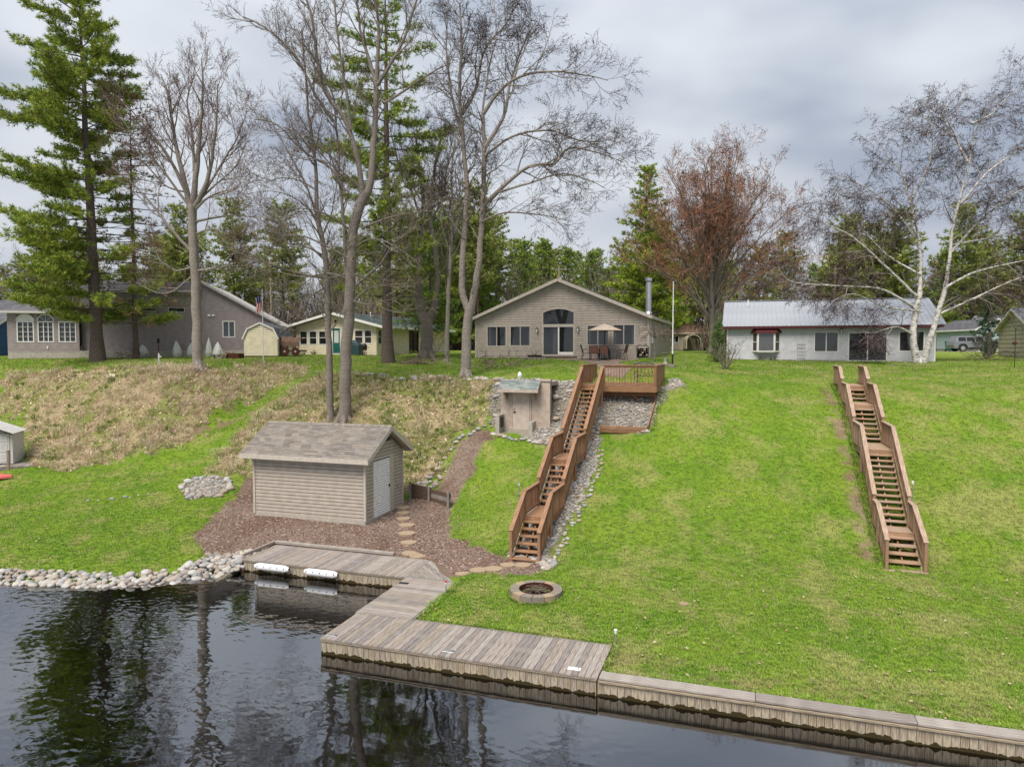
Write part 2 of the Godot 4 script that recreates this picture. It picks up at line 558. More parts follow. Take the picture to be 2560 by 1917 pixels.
var mulch_edge := PackedVector2Array()
var patio_edge := PackedVector2Array([Vector2(-12.4, 46.0), Vector2(-5.9, 46.0), Vector2(-6.2, 43.9), Vector2(-7.2, 43.2), Vector2(-5.9, 39.6), Vector2(-5.6, 36.3), Vector2(-7.0, 36.3), Vector2(-7.6, 39.6), Vector2(-9.4, 43.4), Vector2(-11.4, 44.6)])
var gravel_edges: Array[PackedVector2Array] = []
var brush_edges: Array[PackedVector2Array] = []


func pairs(list: Array) -> PackedVector2Array:
	var o := PackedVector2Array()
	for i in range(0, list.size(), 2): o.push_back(Vector2(list[i], list[i + 1]))
	return o


func profile(p: Array, w: float) -> float:
	if w <= p[0]: return p[1]
	for i in range(0, p.size() - 2, 2):
		if w <= p[i + 2]: return lerpf(p[i + 1], p[i + 3], (w - p[i]) / (p[i + 2] - p[i]))
	return p[p.size() - 1]


func raw_ground(a: float, w: float) -> float:
	if a <= profiles[0][0]: return profile(profiles[0][1], w)
	for i in profiles.size() - 1:
		if a <= profiles[i + 1][0]:
			var t: float = (a - profiles[i][0]) / (profiles[i + 1][0] - profiles[i][0])
			return lerpf(profile(profiles[i][1], w), profile(profiles[i + 1][1], w), t)
	return profile(profiles[profiles.size() - 1][1], w)


func in_water(a: float, w: float) -> bool:
	if a < -16.2: return false
	if a < -9.8: return w < 20.15
	return w < 15.2


func make_land() -> void:
	mulch_edge = pairs([-19.5, 21.3, -18.3, 20.5, -17.5, 20.4, -16.7, 21.0, -16.2, 21.9, -11.4, 21.7, -9.8, 21.7, -8.4, 20.3, -8.0, 20.8, -7.1, 20.8, -6.1, 20.9, -5.8, 21.3, -6.2, 22.0, -7.4, 22.1, -8.8, 23.0, -10.0, 23.6, -11.1, 26.2, -11.3, 27.6, -11.2, 28.8, -11.4, 29.7, -11.3, 30.6, -10.8, 30.9, -11.4, 31.8, -12.2, 31.8, -12.6, 31.1, -12.7, 29.8, -12.7, 28.4, -14.2, 27.8, -15.0, 29.3, -22.5, 28.2, -21.4, 26.0, -20.5, 23.5])
	gravel_edges.append(pairs([-12.0, 33.7, -11.7, 34.5, -9.1, 34.0, -7.7, 34.5, -7.5, 32.9, -7.5, 31.8, -7.8, 30.5, -8.2, 30.4, -9.2, 30.8, -9.8, 31.4, -11.4, 32.0, -11.8, 32.5, -12.0, 33.1]))
	gravel_edges.append(pairs([-5.9, 33.4, -4.0, 33.9, -3.7, 34.9, -3.2, 36.6, -2.6, 35.5, -3.4, 34.0, -3.5, 33.3, -3.9, 30.9, -5.9, 31.4, -5.9, 30.4, -5.6, 28.4, -5.6, 26.8, -5.7, 25.2, -5.9, 23.9, -5.9, 22.9, -6.0, 22.3, -5.6, 21.9, -5.8, 21.3, -6.2, 21.9, -7.3, 22.1, -7.4, 23.8, -7.5, 25.4, -7.7, 28.6, -7.6, 31.8, -7.4, 33.2]))
	gravel_edges.append(pairs([-24.0, 25.7, -24.8, 27.2, -23.5, 27.8, -22.5, 27.0, -21.9, 25.5, -22.9, 24.8]))
	brush_edges.append(pairs([-46.6, 34.2, -40.1, 34.5, -32.5, 35.8, -30.1, 35.8, -30.9, 39.8, -27.9, 41.3, -26.0, 38.3, -27.1, 37.1, -27.9, 34.5, -28.2, 32.5, -27.8, 31.1, -28.2, 29.5, -30.1, 28.8, -31.9, 28.2, -32.6, 26.7, -34.8, 27.0, -41.1, 31.4, -43.0, 31.4]))
	brush_edges.append(pairs([-25.2, 37.0, -22.2, 37.3, -18.2, 35.9, -14.0, 35.2, -11.7, 34.1, -11.8, 32.4, -12.8, 32.0, -13.0, 30.5, -12.9, 29.0, -14.2, 28.6, -19.0, 28.4, -22.6, 28.0, -24.2, 27.8, -25.4, 29.9, -25.6, 32.5]))
	rough_noise.seed = 3
	rough_noise.frequency = 0.22
	rough_noise.fractal_octaves = 4
	fine_noise.seed = 8
	fine_noise.frequency = 0.9
	fine_noise.fractal_octaves = 4
	var raw := PackedFloat32Array()
	raw.resize(NA * NW)
	for i in NA:
		for j in NW:
			raw[i * NW + j] = raw_ground(G0 + i * STEP, W0 + j * STEP)
	for pass_no in 2:
		var other := raw.duplicate()
		for i in NA:
			for j in NW:
				var s := 0.0
				var k := 0.0
				for q in range(-2, 3):
					var at := i * NW + clampi(j + q, 0, NW - 1) if pass_no == 0 else clampi(i + q, 0, NA - 1) * NW + j
					s += raw[at]
					k += 1.0
				other[i * NW + j] = s / k
		raw = other
	for i in NA:
		for j in NW:
			var a := G0 + i * STEP
			var w := W0 + j * STEP
			var rise := clampf((w - 21.0) / 6.0, 0.15, 1.0) * (1.0 - 0.7 * clampf((w - 37.0) / 4.0, 0.0, 1.0))
			raw[i * NW + j] += 0.09 * rise * rough_noise.get_noise_2d(a * 1.4, w * 1.4)
	ground_grid = raw


func ground(a: float, w: float) -> float:
	var x := clampf((a - G0) / STEP, 0.0, NA - 1.001)
	var y := clampf((w - W0) / STEP, 0.0, NW - 1.001)
	var i := int(x)
	var j := int(y)
	var s := x - i
	var t := y - j
	var k := i * NW + j
	return lerpf(lerpf(ground_grid[k], ground_grid[k + 1], t), lerpf(ground_grid[k + NW], ground_grid[k + NW + 1], t), s)


func G(a: float, w: float, over := 0.0) -> Vector3:
	return P(a, w, ground(a, w) + over)


# what grows or lies there: lawn, brush, mulch, gravel, path
func cover(a: float, w: float) -> String:
	var q := Vector2(a + 0.22 * fine_noise.get_noise_2d(a * 2.0, w * 2.0), w + 0.22 * fine_noise.get_noise_2d(a * 2.0 + 50.0, w * 2.0))
	if a > -24.0 and a < -5.0 and w < 33.0 and w > 19.0:
		if Geometry2D.is_point_in_polygon(q, mulch_edge): return "mulch"
		if a > -17.0 and a < -8.6 and w < 22.2 and w > 19.9: return "mulch"
	if a > -18.0 and a < -15.9 and w < 21.3 and w > 17.0: return "gravel"
	for e in gravel_edges:
		if Geometry2D.is_point_in_polygon(q, e): return "gravel"
	if a < -24.0 and w > 30.5 and w < 37.0:
		# the two ruts of the track up to the yard
		for rut in [[-28.4, 31.0, -25.2, 35.2]]:
			var p := Geometry2D.get_closest_point_to_segment(q, Vector2(rut[0], rut[1]), Vector2(rut[2], rut[3]))
			if p.distance_to(q) < 0.22: return "path"
	var wide := Vector2(a + 0.9 * rough_noise.get_noise_2d(a * 3.0, w * 3.0), w + 0.7 * rough_noise.get_noise_2d(a * 3.0 + 70.0, w * 3.0))
	for e in brush_edges:
		if Geometry2D.is_point_in_polygon(wide, e): return "brush"
	# bare earth beside the far stairs, with shadow painted into its brown
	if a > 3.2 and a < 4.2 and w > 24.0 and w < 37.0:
		var shaded_earth := absf(a - 3.85) + 0.5 * fine_noise.get_noise_2d(a * 3.0, w * 1.5)
		if shaded_earth < 0.17: return "path"
	return "lawn"


func cover_color(kind: String, a: float, w: float) -> Color:
	var n := rough_noise.get_noise_2d(a * 1.7 + 9.0, w * 1.7) * 1.3
	var f := fine_noise.get_noise_2d(a * 1.4, w * 1.4 + 31.0)
	match kind:
		"mulch":
			return Color(0.21, 0.14, 0.115).lerp(Color(0.32, 0.245, 0.215), clampf(0.45 + n * 0.7 + f * 0.5, 0, 1))
		"gravel":
			return Color(0.27, 0.24, 0.2).lerp(Color(0.36, 0.33, 0.29), clampf(0.5 + n, 0, 1))
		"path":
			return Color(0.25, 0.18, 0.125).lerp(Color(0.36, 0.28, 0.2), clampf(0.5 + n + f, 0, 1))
		"brush":
			var c := Color(0.47, 0.385, 0.25).lerp(Color(0.5, 0.36, 0.275), clampf(0.5 + n * 1.2, 0, 1))
			var green := clampf((f * 1.3 + n * 1.1 + (0.52 if a > -26.0 else 0.34)) * 1.6, 0, 1)
			return c.lerp(Color(0.2, 0.26, 0.05), green * 0.8)
	var c := Color(0.225, 0.335, 0.042).lerp(Color(0.165, 0.29, 0.03), clampf(0.5 + n * 1.1, 0, 1))
	var patch := fine_noise.get_noise_2d(a * 0.42 + 80.0, w * 0.42)
	var dry := clampf((f * 0.9 + n * 0.7 + patch * 1.5) * 1.1 + (0.42 if a > 3.5 else 0.14) - 0.1, 0, 1)
	if a < -14.0 and w < 30.0: dry = maxf(0.0, dry - 0.12)
	if w > 34.0 and a < -18.0: dry += 0.12
	c = c.lerp(Color(0.39, 0.385, 0.14), dry * 0.7)
	if w < 16.6 and a > -3.0: c = c.lerp(Color(0.3, 0.26, 0.12), clampf(0.2 + f, 0, 0.5))
	return c


func make_terrain() -> void:
	var v := PackedVector3Array()
	var n := PackedVector3Array()
	var c := PackedColorArray()
	var idx := PackedInt32Array()
	for i in NA:
		for j in NW:
			var a := G0 + i * STEP
			var w := W0 + j * STEP
			var h := ground(a, w)
			if in_water(a, w): h = -1.2
			v.push_back(P(a, w, h))
			var slope := Vector3(ground(a - 0.2, w) - ground(a + 0.2, w), 0.4, ground(a, w - 0.2) - ground(a, w + 0.2)).normalized()
			n.push_back(Vector3(slope.x * CA + slope.z * SA, slope.y, slope.x * SA - slope.z * CA))
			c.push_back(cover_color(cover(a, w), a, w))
	for i in NA - 1:
		for j in NW - 1:
			var k := i * NW + j
			idx.append_array(PackedInt32Array([k, k + 1, k + NW, k + 1, k + NW + 1, k + NW]))
	var arrays := []
	arrays.resize(Mesh.ARRAY_MAX)
	arrays[Mesh.ARRAY_VERTEX] = v
	arrays[Mesh.ARRAY_NORMAL] = n
	arrays[Mesh.ARRAY_COLOR] = c
	arrays[Mesh.ARRAY_INDEX] = idx
	var m := ArrayMesh.new()
	m.add_surface_from_arrays(Mesh.PRIMITIVE_TRIANGLES, arrays)
	var o := top("ground", m, M.ground)
	o.set_meta("kind", "structure")
	# the country beyond, out to the horizon
	var b := Builder.new()
	var far_a := [-900.0, -500.0, -300.0, -200.0, -140.0, -100.0, -80.0, -70.0, -60.5]
	var a1 := G0 + (NA - 1) * STEP
	var w1 := W0 + (NW - 1) * STEP
	var la := far_a + [-59.0, -45.0, -30.0, -15.0, 0.0, 15.0, a1 - 1.0, a1 + 2.0, 40.0, 60.0, 90.0, 140.0, 250.0, 500.0, 900.0]
	var lw := [15.0, 18.0, 22.0, 26.0, 29.0, 31.0, 33.0, 35.0, 37.0, 40.0, 46.0, 56.0, w1 - 1.0, w1 + 3.0, 95.0, 120.0, 160.0, 240.0, 400.0, 900.0]
	for i in la.size() - 1:
		for j in lw.size() - 1:
			if la[i] >= -59.5 and la[i + 1] <= a1 - 0.5 and lw[j + 1] <= w1 - 0.5: continue
			var q: Array[Vector3] = []
			for s in [[0, 0], [1, 0], [1, 1], [0, 1]]:
				var a: float = la[i + s[0]]
				var w: float = lw[j + s[1]]
				q.push_back(P(a, w, ground(a, w) - 0.05))
			b.quad(q[0], q[1], q[2], q[3])
			for s in 6: b.c.push_back(Color(0.19, 0.27, 0.045))
	var far := top("far_ground", b.mesh(), M.ground)
	far.set_meta("kind", "structure")


# ---------------------------------------------------------------- water
func make_water() -> void:
	var f := FastNoiseLite.new()
	f.seed = 21
	f.frequency = 1.0
	f.fractal_octaves = 2
	var slow := FastNoiseLite.new()
	slow.seed = 4
	slow.frequency = 0.12
	var a0 := -28.0
	var w0 := 4.0
	var step := 0.065
	var na := 548
	var nw := 250
	var v := PackedVector3Array()
	var n := PackedVector3Array()
	var idx := PackedInt32Array()
	for i in na:
		for j in nw:
			var a := a0 + i * step
			var w := w0 + j * step
			# breeze on the open water, calm in the lee of the wall
			var gust := clampf(0.55 - (a + 10.0) * 0.055 + 0.8 * slow.get_noise_2d(a, w * 1.6), 0.10, 1.0)
			if w > 17.0 and a > -16.0: gust *= 0.35
			var wx := a * 2.1 + w * 0.5
			var wy := w * 3.3 - a * 0.8
			var e := 0.04
			var h := f.get_noise_2d(wx, wy)
			var hx := f.get_noise_2d(wx + 2.1 * e, wy - 0.8 * e)
			var hw := f.get_noise_2d(wx + 0.5 * e, wy + 3.3 * e)
			var amp := 0.0027 * gust
			v.push_back(P(a, w, h * amp))
			var slope := Vector3(-(hx - h) / e * amp, 1.0, -(hw - h) / e * amp).normalized()
			n.push_back(Vector3(slope.x * CA + slope.z * SA, slope.y, slope.x * SA - slope.z * CA))
	for i in na - 1:
		for j in nw - 1:
			var k := i * nw + j
			idx.append_array(PackedInt32Array([k, k + 1, k + nw, k + 1, k + nw + 1, k + nw]))
	var arrays := []
	arrays.resize(Mesh.ARRAY_MAX)
	arrays[Mesh.ARRAY_VERTEX] = v
	arrays[Mesh.ARRAY_NORMAL] = n
	arrays[Mesh.ARRAY_INDEX] = idx
	var m := ArrayMesh.new()
	m.add_surface_from_arrays(Mesh.PRIMITIVE_TRIANGLES, arrays)
	var wm := StandardMaterial3D.new()
	wm.resource_name = "dark_water"
	wm.albedo_color = lin(0.235, 0.242, 0.255)
	wm.metallic = 1.0
	wm.roughness = 0.03
	wm.metallic_specular = 0.5
	M["water"] = wm
	var o := top("water", m, wm)
	o.set_meta("kind", "structure")
	var b := Builder.new()
	var a1 := a0 + (na - 1) * step
	var w1 := w0 + (nw - 1) * step
	for r in [[-700.0, a0, -600.0, 20.3], [a1, 700.0, -600.0, 20.3], [a0, a1, -600.0, w0]]:
		b.quad(P(r[0], r[2], 0), P(r[1], r[2], 0), P(r[1], r[3], 0), P(r[0], r[3], 0))
	var far := top("far_water", b.mesh(), wm)
	far.set_meta("kind", "structure")


# ---------------------------------------------------------------- what grows on it
func tuft(blades: int, tall: float, spread: float, wide: float, bend: float, number: int) -> ArrayMesh:
	var r := RandomNumberGenerator.new()
	r.seed = 900 + number
	var b := Builder.new()
	for i in blades:
		var t := r.randf() * TAU
		var out := Vector3(cos(t), 0, sin(t))
		var foot := out * r.randf() * spread
		var high := tall * r.randf_range(0.55, 1.0)
		var side := out.cross(Vector3.UP).rotated(Vector3.UP, r.randf_range(-0.9, 0.9)) * wide * 0.5
		var mid := foot + Vector3.UP * high * 0.6 + out * bend * high * 0.25
		var tip := foot + Vector3.UP * high * (1.0 - 0.35 * bend) + out * bend * high * r.randf_range(0.5, 1.0)
		var k := Color(1, 1, 1) * r.randf_range(0.75, 1.15)
		b.tri_c(foot - side, foot + side, mid + side * 0.8, k)
		b.tri_c(foot - side, mid + side * 0.8, mid - side * 0.8, k)
		b.tri_c(mid - side * 0.8, mid + side * 0.8, tip, k)
	return b.mesh()


func leaf_mesh(number: int) -> ArrayMesh:
	var r := RandomNumberGenerator.new()
	r.seed = 40 + number
	var b := Builder.new()
	var o := PackedVector3Array()
	for i in 6:
		var t := TAU * i / 6.0
		o.push_back(Vector3(cos(t) * 0.5, r.randf_range(-0.1, 0.16), sin(t) * 0.36) * r.randf_range(0.75, 1.1))
	for i in 6: b.tri_c(Vector3(0, 0.02, 0), o[i], o[(i + 1) % 6], Color(1, 1, 1))
	return b.mesh()


func in_view(a: float, w: float, margin := 1.5) -> bool:
	var x := a * CA + w * SA
	var d := w * CA - a * SA
	return absf(x) < d * 0.72 * margin + 1.0


func make_ground_cover() -> void:
	var r := RandomNumberGenerator.new()
	r.seed = 77
	var lawn := []
	var lawn_c := PackedColorArray()
	var dry := []
	var dry_c := PackedColorArray()
	var litter := []
	var litter_c := PackedColorArray()
	var chips := []
	var chips_c := PackedColorArray()
	var pebbles := []
	var pebbles_c := PackedColorArray()
	var cell := 0.5
	var i0 := int((-58.0) / cell)
	for i in range(i0, int(25.0 / cell)):
		for j in range(int(15.4 / cell), int(58.0 / cell)):
			var ca := (i + 0.5) * cell
			var cw := (j + 0.5) * cell
			if not in_view(ca, cw): continue
			var d := cw * CA - ca * SA
			var near := clampf(24.0 / d, 0.3, 1.3)
			near *= near
			var middle := cover(ca, cw)
			var most := int((170.0 if middle != "gravel" else 330.0) * near * cell * cell)
			if middle == "mulch": most = int(330.0 * near * cell * cell)
			for q in most:
				var a := ca + (r.randf() - 0.5) * cell
				var w := cw + (r.randf() - 0.5) * cell
				if in_water(a, w) or on_dock(a, w) or built_over(a, w): continue
				if a < -16.0 and ground(a, w) < 0.12: continue
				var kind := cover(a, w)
				var at := G(a, w)
				var spin := Basis(Vector3.UP, r.randf() * TAU)
				if kind == "lawn" or (kind == "path" and r.randf() < 0.15):
					var k := cover_color("lawn", a, w) * r.randf_range(0.92, 1.22)
					if r.randf() < 0.07: k = Color(0.42, 0.36, 0.2) * r.randf_range(0.7, 1.2)
					lawn.append(Transform3D(spin.scaled(Vector3.ONE * r.randf_range(0.75, 1.3) * (1.5 if d > 38.0 else 1.0)), at))
					lawn_c.push_back(k)
					if r.randf() < 0.008:
						litter.append(Transform3D(spin.rotated(Vector3.RIGHT, r.randf_range(-0.4, 0.4)).scaled(Vector3.ONE * r.randf_range(0.06, 0.11)), at + Vector3(0, 0.06, 0)))
						litter_c.push_back([Color(0.33, 0.28, 0.13), Color(0.27, 0.17, 0.085), Color(0.38, 0.33, 0.2)][r.randi() % 3])
				elif kind == "brush":
					var green := cover_color("brush", a, w)
					if r.randf() < 0.6:
						var k := green * r.randf_range(0.9, 1.5)
						if r.randf() < (0.4 if a < -26.5 else 0.2): k = Color(0.64, 0.53, 0.36) * r.randf_range(0.75, 1.15)
						var size := r.randf_range(0.5, 1.25) * (0.75 + 0.9 * clampf(rough_noise.get_noise_2d(a * 4.0, w * 4.0), 0.0, 0.6))
						dry.append(Transform3D(spin.rotated(Vector3(-SA, 0, CA).normalized(), 0.0).scaled(Vector3.ONE * size), at))
						dry_c.push_back(k)
					if r.randf() < 0.55:
						litter.append(Transform3D(spin.rotated(Vector3.RIGHT, r.randf_range(-0.9, 0.9)).scaled(Vector3.ONE * r.randf_range(0.09, 0.19)), at + Vector3(0, 0.03, 0)))
						litter_c.push_back([Color(0.56, 0.43, 0.31), Color(0.46, 0.31, 0.22), Color(0.64, 0.53, 0.39), Color(0.6, 0.44, 0.35)][r.randi() % 4] * r.randf_range(0.75, 1.15))
				elif kind == "mulch":
					chips.append(Transform3D(spin.rotated(Vector3.RIGHT, r.randf_range(-0.5, 0.5)).scaled(Vector3(r.randf_range(0.05, 0.13), 0.04, r.randf_range(0.03, 0.06))), at + Vector3(0, 0.012, 0)))
					chips_c.push_back([Color(0.22, 0.14, 0.11), Color(0.31, 0.22, 0.18), Color(0.15, 0.095, 0.075), Color(0.42, 0.34, 0.3), Color(0.27, 0.165, 0.135)][r.randi() % 5])
				elif kind == "gravel":
					var s := r.randf_range(0.05, 0.115)
					if r.randf() < 0.06: s *= 1.8
					pebbles.append(Transform3D(Basis.from_euler(Vector3(r.randf() * 0.6, r.randf() * TAU, r.randf() * 0.6)).scaled(Vector3(s * r.randf_range(0.9, 1.4), s * 0.7, s)), at + Vector3(0, s * 0.16, 0)))
					pebbles_c.push_back(stone_tint(r))
	# longer blades where the mower cannot reach: along the dock, the wall, the stairs and the fire pit
	for e in [[-8.16, 16.98, -2.8, 16.98], [-8.14, 17.0, -8.14, 20.2], [-2.8, 15.47, 12.4, 15.47], [-2.83, 15.5, -2.83, 16.9], [4.1, 23.8, 4.1, 37.4], [5.4, 23.8, 5.4, 37.4], [-7.35, 22.4, -7.35, 29.8], [-3.68, 31.0, -3.6, 35.8], [-1.1, 52.3, 6.6, 52.3], [-17.6, 45.9, -13.8, 45.9]]:
		var p := Vector2(e[0], e[1])
		var q := Vector2(e[2], e[3])
		for k in int(p.distance_to(q) * 26.0):
			var s := p.lerp(q, r.randf()) + Vector2(r.randf_range(-0.05, 0.05), r.randf_range(-0.05, 0.05))
			lawn.append(Transform3D(Basis(Vector3.UP, r.randf() * TAU).scaled(Vector3.ONE * r.randf_range(1.2, 2.3)), G(s.x, s.y)))
			lawn_c.push_back(cover_color("lawn", s.x, s.y) * r.randf_range(0.8, 1.2))
	for k in 130:
		var t := r.randf() * TAU
		lawn.append(Transform3D(Basis(Vector3.UP, r.randf() * TAU).scaled(Vector3.ONE * r.randf_range(1.2, 2.2)), G(-5.6 + cos(t) * 0.8, 19.5 + sin(t) * 0.8)))
		lawn_c.push_back(cover_color("lawn", -5.6, 19.5) * r.randf_range(0.8, 1.2))
	scatter("lawn_grass", tuft(7, 0.085, 0.07, 0.012, 0.7, 1), M.grass_blade, lawn, lawn_c)
	scatter("bank_grass", tuft(13, 0.42, 0.1, 0.013, 1.1, 2), M.grass_blade, dry, dry_c)
	# long matted dead grass hanging over the cut bank, and leafy weeds among it
	var mat_t := []
	var mat_c := PackedColorArray()
	var weeds := []
	var weeds_c := PackedColorArray()
	for k in 1100:
		var a := r.randf_range(-45.0, -12.0)
		var w := r.randf_range(27.5, 37.5)
		if cover(a, w) != "brush" or built_over(a, w): continue
		var thick := rough_noise.get_noise_2d(a * 2.2 + 200.0, w * 2.2) + (0.35 if a > -35.0 and a < -27.0 and w > 31.5 else 0.0) + (0.2 if a > -25.8 and a < -23.0 else 0.0) - (0.2 if a > -23.0 else 0.0)
		if thick > 0.12:
			mat_t.append(Transform3D(Basis(Vector3.UP, r.randf() * TAU).scaled(Vector3.ONE * r.randf_range(0.6, 1.25)), G(a, w, -0.03)))
			mat_c.push_back([Color(0.62, 0.5, 0.36), Color(0.68, 0.58, 0.42), Color(0.56, 0.44, 0.34)][r.randi() % 3] * r.randf_range(0.8, 1.1))
		elif thick < -0.08:
			weeds.append(Transform3D(Basis(Vector3.UP, r.randf() * TAU).scaled(Vector3.ONE * r.randf_range(0.6, 1.5)), G(a, w)))
			weeds_c.push_back([Color(0.2, 0.29, 0.06), Color(0.28, 0.34, 0.08), Color(0.16, 0.24, 0.07)][r.randi() % 3] * r.randf_range(0.8, 1.15))
	scatter("matted_grass", tuft(26, 0.85, 0.22, 0.014, 1.5, 5), M.grass_blade, mat_t, mat_c)
	scatter("weeds", tuft(16, 0.26, 0.2, 0.04, 1.0, 6), M.grass_blade, weeds, weeds_c)
	scatter("leaf_litter", leaf_mesh(1), M.leafy, litter, litter_c)
	scatter("mulch_chips", leaf_mesh(2), M.leafy, chips, chips_c)
	scatter("river_gravel", stone_mesh(3), M.rock, pebbles, pebbles_c)


func stone_tint(r: RandomNumberGenerator) -> Color:
	return [Color(0.6, 0.555, 0.5), Color(0.54, 0.46, 0.38), Color(0.45, 0.43, 0.41), Color(0.66, 0.6, 0.5), Color(0.5, 0.38, 0.3), Color(0.38, 0.39, 0.39), Color(0.58, 0.545, 0.5), Color(0.7, 0.675, 0.63)][r.randi() % 8] * r.randf_range(0.75, 1.1)


func on_dock(a: float, w: float) -> bool:
	if w < 16.85 and a > -10.0 and a < -2.9: return true
	if w < 21.9 and w >= 16.8 and a > -10.1 and a < -8.25 and a + w < 11.95: return true
	if w < 21.9 and w >= 19.9 and a > -16.3 and a < -9.9: return true
	return w < 15.45 and a > -3.0


# under the houses and sheds
func built_over(a: float, w: float) -> bool:
	if a > -18.95 and a < -13.7 and w > 24.0 and w < 27.4: return true
	if a > -17.7 and a < -5.7 and w > 46.0: return true
	if a > -12.6 and a < -5.4 and w > 36.2 and Geometry2D.is_point_in_polygon(Vector2(a, w), patio_edge): return true
	if a > -10.6 and a < -9.3 and w > 31.2 and w < 32.5: return true
	if a > -36.0 and a < -28.1 and w > 51.5: return true
	return a > -1.2 and a < 12.0 and w > 52.4


# ---------------------------------------------------------------- dock, sea wall, stones at the water
# boards laid side by side over an outline (lot coordinates), each cut to fit and a part of its own
func plank_fill(parent: Node3D, called: String, outline: PackedVector2Array, along: Vector2, wide: float, gap: float, high: float, thick: float, mats: Array) -> void:
	along = along.normalized()
	var across := Vector2(-along.y, along.x)
	var lo := 1e9
	var hi := -1e9
	for p in outline:
		lo = minf(lo, p.dot(across))
		hi = maxf(hi, p.dot(across))
	var s := lo
	while s < hi - 0.02:
		var strip := PackedVector2Array([along * -60.0 + across * (s + gap * 0.5), along * 60.0 + across * (s + gap * 0.5), along * 60.0 + across * minf(s + wide - gap * 0.5, hi), along * -60.0 + across * minf(s + wide - gap * 0.5, hi)])
		for piece in Geometry2D.intersect_polygons(strip, outline):
			var mid := Vector2.ZERO
			for p in piece: mid += p / piece.size()
			var flat := PackedVector2Array()
			for p in piece:
				var o := p - mid
				flat.push_back(Vector2(o.dot(along), o.dot(across)))
			if Geometry2D.is_polygon_clockwise(flat): flat.reverse()
			# local x runs along the board, local z along its face normal
			var ax := P(along.x, along.y, 0)
			var ay := P(across.x, across.y, 0)
			var b := Basis(ax, ay, Vector3.UP)
			var tilt := Basis(ax, rr(-0.006, 0.006))
			var o := part(parent, called, prism(flat, thick), mats[rng.randi() % mats.size()], Vector3.ZERO, b)
			o.transform = parent.transform.affine_inverse() * Transform3D(tilt * b, P(mid.x, mid.y, high + rr(-0.003, 0.003)))
		s += wide


# upright sheeting boards from p to q (lot coordinates), face towards the water
func sheeting(parent: Node3D, p: Vector2, q: Vector2, high: float, face: Vector2, mats: Array) -> void:
	var d := (q - p)
	var long := d.length()
	d /= long
	var inv := parent.transform.affine_inverse()
	var x := P(d.x, d.y, 0)
	var z := P(face.x, face.y, 0)
	var s := 0.0
	var wide := 0.148
	while s < long - 0.03:
		var w := minf(wide, long - s)
		var mid := p + d * (s + w * 0.5) + face * rr(-0.004, 0.006)
		# the board's long axis is its local x, here upright
		var o := part(parent, "wall_board", bbox(Vector3(1.1, 0.045, snappedf(w - 0.006, 0.002)), 0.005), mats[rng.randi() % mats.size()])
		o.transform = inv * Transform3D(Basis(Vector3.UP, z, x * -1.0), P(mid.x, mid.y, high - 0.55 + rr(-0.008, 0.004)))
		s += wide
	# a band of brown growth with a ragged upper edge where the boards meet the water
	var b := Builder.new()
	var step := 0.035
	var count := int(long / step)
	var tops := PackedFloat32Array()
	for i in count + 1:
		var u := p.x * 1.3 + p.y + i * step
		tops.push_back(maxf(0.012, 0.055 + 0.075 * fine_noise.get_noise_1d(u * 2.2) + 0.05 * fine_noise.get_noise_1d(u * 9.0 + 40.0)))
	for i in count:
		var m0 := p + d * (i * step) + face * 0.031
		var m1 := p + d * ((i + 1) * step) + face * 0.031
		var f0 := m0 - face * 0.012
		var f1 := m1 - face * 0.012
		b.quad(P(m0.x, m0.y, -0.06), P(m1.x, m1.y, -0.06), P(m1.x, m1.y, tops[i + 1]), P(m0.x, m0.y, tops[i]))
		b.quad(P(m0.x, m0.y, tops[i]), P(m1.x, m1.y, tops[i + 1]), P(f1.x, f1.y, tops[i + 1] + 0.012), P(f0.x, f0.y, tops[i] + 0.012))
	var o := part(parent, "waterline_growth", b.mesh(), M.moss)
	o.transform = inv
	o.set_meta("kind", "stuff")


